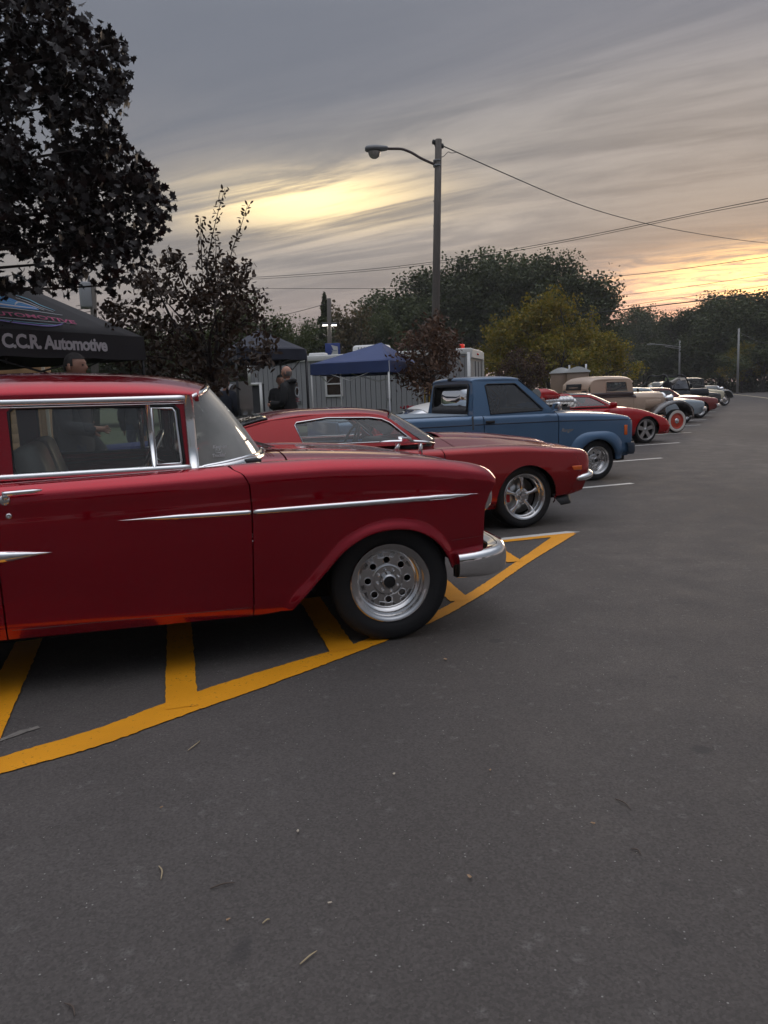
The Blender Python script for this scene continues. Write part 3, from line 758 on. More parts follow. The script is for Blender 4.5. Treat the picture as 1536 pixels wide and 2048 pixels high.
def finish55():
    s = S55['surf']; root = car55; fl = S55['cab']['flat']
    for side in (-1, 1):
        dr = S55['door_%d' % side]
        # side mouldings, door piece and fender piece
        xs = np.linspace(-1.442, -.790, 30); P, N_ = s.on([(x, .847 - .0215 * (x + 1.442)) for x in xs], side)
        obj('side_moulding', trim(P, N_, .027, .014, [min(1, .05 + (x + 1.442) * 3.2) for x in xs]), m_chrome, dr)
        xs = np.linspace(-.778, .535, 50); P, N_ = s.on([(x, .833 - .006 * (x + .78)) for x in xs], side)
        obj('side_moulding', trim(P, N_, .033, .016, [min(1, .85 + (x + .78) * .4, max(0.03, (.537 - x) * 4.5)) for x in xs]), m_chrome, root)
        xs = np.linspace(-3.95, -1.748, 40); P, N_ = s.on([(x, .722 + .012 * math.sin((x + 1.75) * .6)) for x in xs], side)
        obj('rear_spear', trim(P, N_, .058, .022, [min(1, .04 + (-1.748 - x) * 4.5) for x in xs]), m_chrome, root)
        # belt and drip mouldings
        xs = np.linspace(-2.98, -1.062, 40); P, N_ = fl.on([(x, 1.073 - .004 * (x + 1.06)) for x in xs], side, .002)
        obj('belt_moulding', trim(P, N_, .036, .014), m_bright, root)
        P, N_ = fl.on([(x, 1.426 - .010 * (x + 1.06)) for x in xs], side, .006)
        obj('drip_moulding', trim(P, N_, .036, .014), m_bright, root)
        P, N_ = fl.on([(x, 1.4005 - .010 * (x + 1.06)) for x in xs], side, .002); obj('window_moulding', trim(P, N_, .008, .010), m_chrome, root)
        # pillar and windscreen surround
        pil = [(-1.048, side * .752, 1.442), (-1.046, side * .775, 1.30), (-1.046, side * .79, 1.18), (-1.046, side * .803, 1.055)]
        obj('windshield_pillar', trim(pil, [(0, side, .12)] * 4, .046, .012), m_bright, root)
        bw = crv([(-1.05, .803, 1.056), (-.87, .755, 1.068), (-.74, .664, 1.084), (-.64, .49, 1.098), (-.58, .25, 1.106)], 24)
        obj('windshield_base_trim', trim([(p[0], side * p[1], p[2]) for p in bw], [(.35, side * .8, .5)] * 24, .046, .010), m_bright, root)
        # vent window frame and divider
        vf_ = [(-1.232, 1.098), (-1.112, 1.095), (-1.106, 1.11), (-1.118, 1.360), (-1.13, 1.378), (-1.232, 1.383)]
        P, N_ = fl.on(vf_, side, .002); obj('vent_window_frame', tube(P, .0075, 6, closed=True), m_chrome, dr)
        P, N_ = fl.on([(-1.242, 1.085), (-1.250, 1.398)], side, .002); obj('window_divider', trim(P, N_, .026, .012), m_chrome, dr)
        P, N_ = fl.on(S55['cab']['holes'][0], side, -.004); obj('window_seal', tube(P, .009, 6, closed=True), m_black, dr)
        # handle, lock
        P, N_ = s.on([(-1.935, 1.003), (-1.92, 1.003), (-1.80, 1.006), (-1.764, 1.008)], side, .035)
        hv = tube(P, [.011, .012, .010, .004], 8); B, _ = s.on([(-1.93, .985)], side, .006)
        obj('handle', combine(hv, tube([P[1], B[0]], .016, 8), xf(lathe([(.026, .004), (.024, -.012), (.012, -.018), (.001, -.018)], 16), tuple(B[0]), (0, 0, 0 if side < 0 else math.pi))), m_chrome, dr)
        B, _ = s.on([(-1.919, .910)], side, .002); obj('lock', xf(lathe([(.014, .004), (.013, -.005), (.007, -.007), (.001, -.004)], 16), tuple(B[0]), (0, 0, 0 if side < 0 else math.pi)), m_chrome, dr)
        # head lamp
        hl = xf(lathe([(.098, .03), (.102, -.02), (.090, -.036), (.086, -.02)], 32), (.625, side * .725, .800), (0, 0, math.pi / 2))
        o = obj('headlight', hl, m_chrome, root); obj('lens', xf(lathe([(.087, -.018), (.06, -.034), (.001, -.042)], 28), (.625, side * .725, .800), (0, 0, math.pi / 2)), m_lamp, o)
        o2 = obj('parking_lamp', xf(box(.07, .20, .085, (0, 0, 0), .03, 3), (.58, side * .66, .60)), m_chrome, root)
        # sill seam
        xs = np.linspace(-1.96, -.81, 24); P, N_ = s.on([(x, rk(x) + .055) for x in xs], side, -.0005); obj('sill_seam', trim(P, N_, .004, .0035), m_black, dr)
        xs = np.linspace(.352, .55, 8); P, N_ = s.on([(x, .572 + .01 * (x - .35)) for x in xs], side, -.0005); obj('valance_seam', trim(P, N_, .004, .003), m_black, root)
        obj('wiper', tube([(-.62, side * .30, 1.118), (-.66, side * .30, 1.15), (-.74, side * .62, 1.20)], [.009, .007, .004], 6), m_chrome, root)
    # grille
    gr = obj('grille', box(.03, 1.05, .17, (.56, 0, .67), .012), m_black, root)
    obj('grille_bars', combine(*[box(.012, 1.04, .006, (.58, 0, .60 + .02 * i)) for i in range(8)], *[box(.012, .006, .165, (.581, -.5 + .05 * i, .67)) for i in range(21)]), m_chrome, gr)
    # bumper
    sec = [(-.080, .158), (-.02, .178), (.008, .176), (.022, .162), (.028, .135), (.030, .085), (.026, .040), (.012, .014), (-.02, -.006), (-.080, -.010)]
    bumper(root, [(.80, 0), (.795, .35), (.77, .60), (.735, .78), (.672, .882), (.57, .935), (.47, .948), (.374, .944)], sec, m_chrome, zfun=lambda t: .340 if t < .75 else .340 + .016 * (t - .75) / .25, hfun=lambda t: 1.0 if t < .66 else 1 - .22 * (t - .66) / .34)
    bumper(root, [(-4.30, 0), (-4.29, .5), (-4.22, .80), (-4.05, .90), (-3.85, .93)], [(-o, z) for o, z in sec], m_chrome, name='rear_bumper', zfun=lambda t: .42)
    # hood ornament: swept wing body on a stand
    body = xf(tube([(-.20, 0, 0), (-.12, 0, .006), (0, 0, .010), (.12, 0, .006), (.20, 0, -.004)], [.012, .020, .023, .018, .004], 10), (.45, 0, 1.082), (0, .06, 0), (1, 1, .62))
    wing = [([(.40, s_ * .012, 1.088), (.50, s_ * .012, 1.086), (.43, s_ * .055, 1.124), (.39, s_ * .050, 1.120), (.40, s_ * .018, 1.086), (.50, s_ * .018, 1.084), (.43, s_ * .061, 1.122), (.39, s_ * .056, 1.118)], [(0, 1, 2, 3), (7, 6, 5, 4), (0, 4, 5, 1), (1, 5, 6, 2), (2, 6, 7, 3), (3, 7, 4, 0)]) for s_ in (-1, 1)]
    obj('hood_ornament', combine(body, *wing, tube([(.36, 0, 1.02), (.38, 0, 1.08)], .016, 6), tube([(.54, 0, .98), (.54, 0, 1.08)], .014, 6)), m_chrome, S55['hood_obj'])
    lv = [tube([(-.548 - .018 * i, y, 1.130 - .0012 * i) for y in np.linspace(-.42, .42, 15)], .0035, 5) for i in range(3)]
    obj('cowl_grille', combine(*lv), m_black, root)
    # interior
    seat(root, -1.46, -.36, .66, .56, .58, m_seatl, 'front_seat', .30); seat(root, -1.46, .36, .66, .56, .58, m_seatl, 'front_seat', .30)
    obj('rear_seat', combine(box(.55, 1.3, .2, (-2.75, 0, .62), .06), xf(box(.15, 1.3, .55, (0, 0, .27), .05), (-3.0, 0, .65), (0, -.3, 0))), m_seat, root)
    obj('dashboard', combine(box(.22, 1.42, .20, (-.92, 0, .99), .05), box(.25, 1.40, .03, (-.80, 0, 1.075), .01)), m_seatd, root)
    steering_wheel(root, -1.22, .36, 1.06, m_chrome, .19, 1.05)
    obj('rear_view_mirror', box(.02, .2, .05, (-.98, 0, 1.40), .008), m_chrome, root)
    # window sticker: white jagged skull-like badge outline with two lines of lettering left as strokes
    stk = empty('window_sticker', root, (-.915, -.752, 1.108), (0, 0, rad(24))); stk.scale = (.72, .72, .72)
    tm = text_mesh('Keep on', .034, .0012, .15); obj('sticker_lettering', xf(tm, (-.045, -.012, .075), (math.pi / 2, 0, 0)), mat('sticker_white', (.62, .62, .62), .5), stk, smooth=False)
    tm = text_mesh("Truckin'", .034, .0012, .1); obj('sticker_lettering', xf(tm, (-.055, -.012, .012), (math.pi / 2, 0, 0)), MATS['sticker_white'], stk, smooth=False)
    st = [(-.03, 0, .05), (-.015, 0, .068), (.0, 0, .052), (.018, 0, .068), (.03, 0, .05), (.012, 0, .040), (-.012, 0, .040)]
    obj('sticker_emblem', xf(tube(st, .0022, 4, closed=True), (.0, -.012, .0)), MATS['sticker_white'], stk)
finish55()

# ================================================================== 2 : the second red car, with five-spoke wheels
SCM = dict(name='coupe', label='red fastback coupe with five-spoke wheels and split chrome bumper beside the blue pickup', group=ROW, az=70, gap=.005, O=(1.127, 8.565), h=.045, hb=.03,
    x=[-3.85, -3.7, -3.4, -2.9, -2.2, -1.6, -1.0, -.5, -.1, .25, .54, .70, .79, .84],
    W=[.72, .82, .88, .93, .945, .945, .94, .94, .94, .925, .895, .865, .84, .81],
    ZB=[.40, .35, .30, .24, .23, .23, .23, .23, .23, .23, .24, .26, .28, .30],
    ZS=[.80, .85, .89, .91, .905, .89, .862, .857, .848, .818, .788, .772, .756, .722],
    ZC=[.84, .90, .94, .95, .95, .95, .955, .942, .920, .878, .836, .808, .788, .755],
    side=[(.10, 0), (.042, .08), (.014, .26), (0, .48), (.006, .66), (.022, .82), (.052, .955), (.105, 1.0)],
    top=[(.80, .06, 0), (.66, .35, 0), (.42, .85, 0), (0, 1, 0)], vS=8,
    seam_f=[(-.92, .24), (-.90, .6), (-.885, .80), (-.90, 17.0), (-.95, 18.0)], seam_r=[(-2.28, .24), (-2.28, .6), (-2.28, 18.0)],
    nose=[(.36, .31), (.567, .315), (.72, .345), (.765, .45), (.790, .54), (.822, .64), (.830, .70), (.830, 16.5), (.824, 17.2), (.812, 18.0)],
    tail=[(-3.1, .28), (-3.5, .32), (-3.75, .45), (-3.83, .7), (-3.84, 17.0), (-3.82, 18.0)],
    arch_f=arch(.02, .30, .352, .24), arch_r=arch(-2.74, .31, .36, .24),
    hood=(-.70, .815), cowl=(-1.08, -.71), deck=(-3.83, -3.28), cap_f=.74, cap_r=-3.76, cap_z=.40, cab_x0=-2.7, wells=[(.02, .30, .40), (-2.74, .31, .40)],
    wheels=[(.02, .745, .325, .232, .235, 'five_spoke', -1, rad(0)), (.02, .745, .325, .232, .235, 'five_spoke', 1), (-2.74, .74, .33, .232, .26, 'five_spoke', -1), (-2.74, .74, .33, .232, .26, 'five_spoke', 1)],
    paint=m_red2)
rx = [-3.36, -3.1, -2.8, -2.5, -2.1, -1.7, -1.45, -1.34]
SCM['cab'] = dict(flat=Flat(.77, .93, .42, .25), outline=[(-3.32, .93), (-1.02, .915), (-1.10, .97), (-1.335, 1.165), (-1.42, 1.205), (-1.6, 1.222), (-2.05, 1.235), (-2.5, 1.20), (-2.8, 1.13), (-3.1, 1.03)],
    holes=[[(-2.235, .965), (-1.19, .955), (-1.165, .972), (-1.355, 1.135), (-1.43, 1.172), (-1.55, 1.19), (-1.97, 1.205), (-2.27, 1.175), (-2.29, 1.15)]],
    roof=dict(x=rx, ctrl=roofctrl(rx, [.955, 1.03, 1.13, 1.195, 1.225, 1.222, 1.20, 1.165], [.70, .665, .60, .575, .575, .58, .585, .59], [.985, 1.09, 1.19, 1.255, 1.292, 1.290, 1.265, 1.238]), bow=(.13, .02)),
    ws=([(-.73, 0, .955), (-.765, .32, .952), (-.86, .58, .938), (-1.02, .74, .922)], [(-1.195, 0, 1.245), (-1.215, .28, 1.234), (-1.27, .47, 1.208), (-1.345, .585, 1.165)], .02), glass=g_clear, trim=m_black, trim_r=.011)
carcm = build_car(SCM)
def finishcm():
    s, root, fl = SCM['surf'], carcm, SCM['cab']['flat']
    # rear glass let into the fastback
    rs = SCM['roof_surf']
    vf = surf_top(rs, -3.22, -2.52, 1.55, nx=20, nv=14, off=.006); rw = obj('rear_window', shell(vf, .004), g_dark, root)
    for side in (-1, 1):
        P = rs.pos(np.linspace(-3.22, -2.52, 14), np.full(14, 1.55)); P[:, 1] *= side; P[:, 2] += .008
        obj('rear_window_trim', tube(P, .012, 6), m_black, rw)
        P, N_ = fl.on(SCM['cab']['holes'][0], side, .001); obj('window_trim', tube(P, .0065, 6, closed=True), m_chrome, SCM['door_%d' % side])
        P, N_ = s.on([(.555, .585), (.685, .575)], side, .004); obj('side_marker_lamp', box(.132, .022, .046, ((.555 + .685) / 2, P[0][1] * .5 + P[1][1] * .5 - side * .006, .583), .006), m_amber, root)
        bp = crv([(.62, side * .868, .466), (.70, side * .876, .478), (.79, side * .85, .49), (.86, side * .77, .50), (.90, side * .62, .505), (.91, side * .50, .505)], 18)
        obj('front_bumper', tube(bp, [.012, .028, .034] + [.036] * 13 + [.03, .01], 10), m_chrome, root)
        o = obj('headlight', xf(lathe([(.095, .03), (.1, -.01), (.088, -.02), (.084, -.01)], 28), (.83, side * .64, .65), (0, 0, math.pi / 2)), m_chrome, root)
        obj('lens', xf(lathe([(.086, -.008), (.05, -.024), (.001, -.03)], 24), (.83, side * .64, .65), (0, 0, math.pi / 2)), m_lamp, o)
        if side > 0: obj('mirror', combine(xf(box(.06, .12, .09, (0, 0, 0), .03, 3), (-1.14, side * .90, 1.0)), tube([(-1.12, side * .80, .95), (-1.13, side * .86, .985)], .012, 6)), m_red2, SCM['door_%d' % side])
        obj('wiper', tube([(-.74, side * .2, .965), (-.80, side * .30, .985), (-.86, side * .55, .975)], .006, 5), m_black, root)
    obj('air_dam', shell(grid([[(x, y, z) for x, y, z in row] for row in [[(.34, -.86, .33), (.50, -.86, .34), (.58, -.80, .345), (.62, -.5, .345), (.63, 0, .345), (.62, .5, .345), (.58, .80, .345), (.50, .86, .34), (.34, .86, .33)], [(.44, -.87, .215), (.555, -.87, .225), (.60, -.81, .23), (.63, -.5, .23), (.64, 0, .23), (.63, .5, .23), (.60, .81, .23), (.555, .87, .225), (.44, .87, .215)]]]), .01), m_black, root)
    obj('grille', box(.03, .9, .24, (.85, 0, .62), .02), m_black, root)
    obj('bonnet_bulge', shell(grid([[(x, y, float(pchip([-1, 0, 1], [-.004, .036, -.004], [y / .36])[0]) + float(s.pos(np.array([x]), np.array([s.m - 1 - abs(y) / .36 * 1.0]))[0][2])) for y in np.linspace(-.36, .36, 13)] for x in np.linspace(-.66, .60, 20)]), .004), m_red2, SCM['hood_obj'])
    seat(root, -1.85, -.36, .42, .52, .66, None, 'front_seat', .3); seat(root, -1.85, .36, .42, .52, .66, None, 'front_seat', .3)
    obj('dashboard', box(.34, 1.34, .2, (-1.05, 0, .84), .06), m_seatd, root); steering_wheel(root, -1.42, .36, .93, None, .18, 1.1)
finishcm()

# ================================================================== 3 : the blue pickup
STK = dict(name='pickup_truck', label='slate blue compact pickup with dark side stripe and multi-hole alloy wheel', cat='pickup truck', group=ROW, az=70, gap=.007, O=(2.958, 12.315), h=.05, hb=.035,
    x=[-4.05, -3.9, -3.3, -2.6, -2.1, -1.5, -.9, -.5, 0, .3, .48, .57, .615, .64],
    W=[.80, .84, .85, .85, .85, .85, .85, .85, .85, .848, .842, .832, .82, .80],
    ZB=[.42] * 4 + [.38] * 4 + [.36] * 6,
    ZS=[1.045, 1.05, 1.05, 1.05, 1.05, 1.05, 1.045, 1.03, 1.005, .98, .955, .935, .918, .895],
    ZC=[1.05, 1.055, 1.055, 1.055, 1.055, 1.06, 1.075, 1.07, 1.05, 1.025, 1.00, .98, .962, .935],
    side=[(.07, 0), (.024, .06), (.006, .25), (0, .5), (.002, .72), (.006, .86), (.018, .95), (.055, 1.0)],
    top=[(.86, .15, 0), (.74, .45, 0), (.42, .88, 0), (0, 1, 0)], vS=8,
    seam_f=[(-.70, .40), (-.70, .7), (-.70, 1.0), (-.72, 18.0)], seam_r=[(-1.915, .40), (-1.915, .7), (-1.915, 18.0)],
    nose=[(.345, .29), (.50, .285), (.56, .36), (.60, .5), (.622, .7), (.630, .85), (.632, 16.5), (.628, 17.2), (.620, 18.0)],
    tail=[(-3.5, .42), (-3.95, .45), (-4.02, .6), (-4.03, 17.0), (-4.03, 18.0)],
    arch_f=arch(-.03, .27, .365, .37) + [(.335, .29)], arch_r=arch(-2.78, .29, .37, .42),
    hood=(-.50, .615), cowl=(-.86, -.51), cap_f=.575, cap_r=-4.0, cap_z=.45, cab_x0=-2.0, zfloor=.34, wells=[(-.03, .27, .42), (-2.78, .29, .42)],
    wheels=[(0, .70, .305, .205, .235, 'ten_hole', -1), (0, .70, .305, .205, .235, 'ten_hole', 1), (-2.78, .70, .31, .205, .235, 'ten_hole', -1), (-2.78, .70, .31, .205, .235, 'ten_hole', 1)],
    paint=m_blue)
rx = [-2.02, -1.98, -1.85, -1.6, -1.4, -1.30, -1.26]
STK['cab'] = dict(flat=Flat(.80, 1.05, .20, .10), outline=[(-2.06, 1.04), (-.72, 1.045), (-.735, 1.065), (-1.262, 1.545), (-1.30, 1.558), (-1.99, 1.555)],
    holes=[[(-1.785, 1.068), (-.945, 1.090), (-.925, 1.105), (-1.318, 1.472), (-1.345, 1.486), (-1.785, 1.488), (-1.815, 1.47)]],
    roof=dict(x=rx, ctrl=roofctrl(rx, [1.53, 1.548, 1.553, 1.555, 1.552, 1.545, 1.535], [.66, .675, .682, .684, .684, .682, .68], [1.575, 1.60, 1.612, 1.612, 1.605, 1.592, 1.575]), bow=(.06, .02)),
    ws=([(-.60, 0, 1.085), (-.62, .4, 1.08), (-.66, .68, 1.07), (-.73, .79, 1.06)], [(-1.20, 0, 1.578), (-1.21, .4, 1.57), (-1.235, .6, 1.556), (-1.265, .68, 1.54)], .01), glass=g_tint, ws_glass=g_tint, trim=m_black, trim_r=.012)
cartk = build_car(STK)
def finishtk():
    s, root, fl = STK['surf'], cartk, STK['cab']['flat']
    # cab back with its window
    op = [(-.78, 1.04), (.78, 1.04), (.735, 1.3), (.68, 1.53), (.62, 1.57), (.3, 1.595), (-.3, 1.595), (-.62, 1.57), (-.68, 1.53), (-.735, 1.3)]
    ho = [(-.60, 1.13), (.60, 1.13), (.585, 1.46), (.56, 1.485), (-.56, 1.485), (-.585, 1.46)]
    def back(vf, dx=0): return ([(-2.055 + (p[2] - 1.05) * .10 + p[1] + dx, p[0], p[2]) for p in vf[0]], vf[1])
    obj('cab_back', back(plate(op, [ho], .03, h=.15, hb=.08)), m_blue, root, autosharp=40)
    rw = obj('rear_window', back(plate(ho, (), .006, h=.3), .012), g_dark, root)
    obj('rear_window_frame', tube([(-2.06 + (z - 1.05) * .10, y, z) for y, z in resample(ho, .12)], .024, 6, closed=True), m_black, rw)
    obj('cargo_lamp', box(.05, .14, .05, (-2.02, 0, 1.575), .012), m_black, root)
    obj('tonneau_cover', box(1.90, 1.52, .03, (-3.07, 0, 1.062), .012), mat('silver_vinyl', (.20, .25, .30), .5), root)
    obj('tailgate', box(.05, 1.5, .55, (-4.03, 0, .78), .015), m_blue, root)
    obj('bed_gap_panel', combine(*[box(.022, .02, .62, (-2.088, sd * .838, .74)) for sd in (-1, 1)]), m_black, root)
    m_stripe = mat('navy_stripe', (.012, .02, .04), .5)
    for side in (-1, 1):
        for x0, x1, z0, z1 in ((-4.0, -2.105, .925, .928), (-2.07, -1.925, .928, .929), (-1.905, -.71, .929, .922), (-.69, .618, .922, .890)):
            xs = np.linspace(x0, x1, 14); P, N_ = s.on([(x, z0 + (z1 - z0) * (x - x0) / (x1 - x0)) for x in xs], side); obj('side_stripe', trim(P, N_, .018, .005), m_stripe, root)
        # flared arch lips
        for cx, cz, r0 in ((-.03, .27, .372), (-2.78, .29, .377)):
            rows = []
            for a in np.linspace(2.75, .10 if cx > -1 else .4, 26):
                row = []
                for r, o in ((r0 + .115, 0), (r0 + .10, .018), (r0 + .06, .040), (r0 + .015, .048), (r0 - .006, .040), (r0 - .008, .0)):
                    sq = 1 + .10 * abs(math.sin(2 * a)) ** 2 * (r - r0) / .1
                    x, z = cx + r * math.cos(a) * sq, cz + r * math.sin(a) * (sq - .03); P, _ = s.on([(x, max(z, .37))], side); row.append((x, P[0][1] + side * o, z))
                rows.append(row)
            obj('wheel_flare', grid(rows), m_blue, root)
        P, _ = s.on([(.48, .74)], side, .003); obj('side_marker_lamp', box(.055, .016, .15, (.482, P[0][1], .74), .005), m_amber, root)
        bp = [(.50, side * .86, .455), (.58, side * .875, .455), (.655, side * .85, .455), (.70, side * .78, .455), (.715, 0, .455)]
        hl = obj('headlight', box(.04, .22, .14, (.615, side * .58, .74), .01), m_lamp, root)
        tl = obj('mirror', combine(xf(box(.07, .17, .13, (0, 0, 0), .03, 3), (-.80, side * .955, 1.14)), tube([(-.82, side * .83, 1.07), (-.81, side * .93, 1.10)], .012, 6), tube([(-.82, side * .83, 1.12), (-.81, side * .93, 1.13)], .010, 6)), m_chrome, STK['door_%d' % side])
        tm = text_mesh('Ranger', .072, .001, .35); P, _ = s.on([(-.56, .78)], side, .004)
        obj('badge', xf(tm, (-.66 if side < 0 else -.46, P[0][1], .765), (math.pi / 2, 0, 0 if side < 0 else math.pi)), m_chrome, root, smooth=False)
        P, N_ = fl.on(STK['cab']['holes'][0], side, .003); obj('window_seal', tube(P, .010, 6, closed=True), m_black, STK['door_%d' % side])
        obj('door_handle', box(.14, .02, .04, (-1.82, side * .856, .96), .008), m_black, STK['door_%d' % side])
        obj('wiper', tube([(-.62, side * .1, 1.10), (-.66, side * .30, 1.13), (-.74, side * .6, 1.14)], .007, 5), m_black, root)
    full = crv([(.50, -.865, 0), (.60, -.86, 0), (.66, -.82, 0), (.685, -.7, 0), (.70, 0, 0), (.685, .7, 0), (.66, .82, 0), (.60, .86, 0), (.50, .865, 0)], 40)
    rows = [[(p[0] - .04, p[1] * .96, .545), (p[0], p[1], .548), (p[0] + .012, p[1] * 1.012, .51), (p[0] + .012, p[1] * 1.012, .41), (p[0], p[1], .372), (p[0] - .04, p[1] * .96, .37)] for p in full]
    obj('front_bumper', grid(rows), mat('dark_blue_bumper', (.022, .035, .055), .5), root, autosharp=50)
    obj('grille', box(.03, 1.45, .22, (.61, 0, .74), .01), m_black, root)
    obj('valance', box(.14, 1.5, .10, (.47, 0, .325), .02), m_black, root)
    seat(root, -1.70, 0, .62, 1.25, .56, None, 'bench_seat', .15); obj('dashboard', box(.3, 1.4, .22, (-.85, 0, 1.0), .05), m_seatd, root); steering_wheel(root, -1.15, .35, 1.12, None, .19, 1.0)
finishtk()
# ================================================================== 4 : red low sports car
SSP = dict(name='sports_car', label='low bright red sports car with star-spoke wheels between pickup and beige coupe', group=ROW, az=70, O=(6.087, 19.351), h=.07, hb=.045,
    x=[-3.75, -3.6, -3.2, -2.7, -2.0, -1.4, -.9, -.5, -.1, .3, .5, .65, .74, .79],
    W=[.70, .82, .89, .91, .905, .90, .90, .905, .91, .90, .87, .83, .78, .72],
    ZB=[.36, .30, .24, .22, .21, .21, .21, .21, .21, .21, .21, .21, .22, .24],
    ZS=[.80, .86, .89, .90, .885, .875, .875, .865, .805, .690, .63, .57, .51, .43],
    ZC=[.86, .92, .95, .95, .95, .95, .95, .925, .86, .74, .67, .60, .545, .46],
    side=[(.09, 0), (.04, .08), (.012, .26), (0, .48), (.008, .68), (.03, .84), (.075, .955), (.13, 1.0)],
    top=[(.80, .12, 0), (.64, .5, 0), (.4, .88, 0), (0, 1, 0)], vS=8,
    seam_f=[(-.75, .22), (-.74, .6), (-.80, 17.0), (-.86, 18.0)], seam_r=[(-2.05, .22), (-2.05, .6), (-2.05, 18.0)],
    nose=[(.38, .215), (.62, .215), (.745, .24), (.772, .30), (.780, .38), (.780, 16.8), (.770, 18.0)], tail=[(-3.0, .22), (-3.5, .28), (-3.72, .45), (-3.74, 17.0), (-3.72, 18.0)],
    arch_f=arch(-.005, .30, .355, .22), arch_r=arch(-2.50, .31, .36, .22), hood=(-.46, .77), cowl=(-.98, -.47), deck=(-3.73, -3.2), cap_f=.72, cap_r=-3.66, cap_z=.32, cab_x0=-2.4,
    wells=[(0, .30, .40), (-2.5, .31, .40)], wheels=[(0, .72, .325, .245, .235, 'star', -1), (0, .72, .325, .245, .235, 'star', 1), (-2.5, .72, .33, .245, .25, 'star', -1), (-2.5, .72, .33, .245, .25, 'star', 1)], paint=m_red3, zfloor=.20)
rx = [-3.22, -2.9, -2.5, -2.2, -1.9, -1.6, -1.4, -1.32]
SSP['cab'] = dict(flat=Flat(.76, .93, .55, .25), outline=[(-3.1, .93), (-.90, .92), (-1.0, .96), (-1.30, 1.13), (-1.45, 1.185), (-1.9, 1.21), (-2.3, 1.19), (-2.7, 1.10)],
    holes=[[(-1.98, .95), (-1.06, .945), (-1.34, 1.105), (-1.47, 1.155), (-1.98, 1.18)]],
    roof=dict(x=rx, ctrl=roofctrl(rx, [.95, 1.02, 1.12, 1.18, 1.20, 1.195, 1.18, 1.15], [.66, .62, .57, .55, .55, .55, .55, .56], [.99, 1.09, 1.18, 1.235, 1.262, 1.258, 1.24, 1.215]), bow=(.10, .0)),
    ws=([(-.48, 0, .935), (-.53, .32, .935), (-.68, .58, .925), (-.88, .73, .92)], [(-1.20, 0, 1.235), (-1.22, .25, 1.228), (-1.27, .42, 1.20), (-1.33, .545, 1.15)], .03), roof_paint=m_red3, glass=g_tint, ws_glass=g_clear, trim=m_white, trim_r=.014)  # white windshield trim paints in the sky's reflection on the red pillars
carsp = build_car(SSP)
def finishsp():
    s, root = SSP['surf'], carsp; rs = SSP['roof_surf']
    obj('targa_glass', shell(surf_top(rs, -1.94, -1.40, .9, nx=12, nv=12, off=.006), .004), mat('sky_tinted_roof_glass', (.05, .05, .055), .05, coat=1.0), root)
    obj('rear_window', shell(surf_top(rs, -3.15, -2.25, 1.3, nx=16, nv=12, off=.006), .004), g_dark, root)
    for side in (-1, 1):
        obj('mirror', combine(xf(box(.10, .20, .11, (0, 0, 0), .04, 3), (-1.02, side * .93, .96)), tube([(-1.0, side * .80, .92), (-1.01, side * .88, .945)], .02, 6)), m_red3, SSP['door_%d' % side])
        P, _ = s.on([(.745, .40)], side, .002); obj('side_marker_lamp', box(.05, .02, .04, (.73, P[0][1], .39), .006), m_amber, root)
        obj('pop_up_headlight', box(.22, .28, .012, (.56, side * .52, .632), .004), m_red3, root)
    seat(root, -1.75, -.36, .36, .5, .66, None, 'front_seat', .35); seat(root, -1.75, .36, .36, .5, .66, None, 'front_seat', .35); steering_wheel(root, -1.25, .36, .86, None, .18, 1.1)
    obj('dashboard', box(.4, 1.3, .2, (-.95, 0, .82), .06), m_seatd, root)
finishsp()

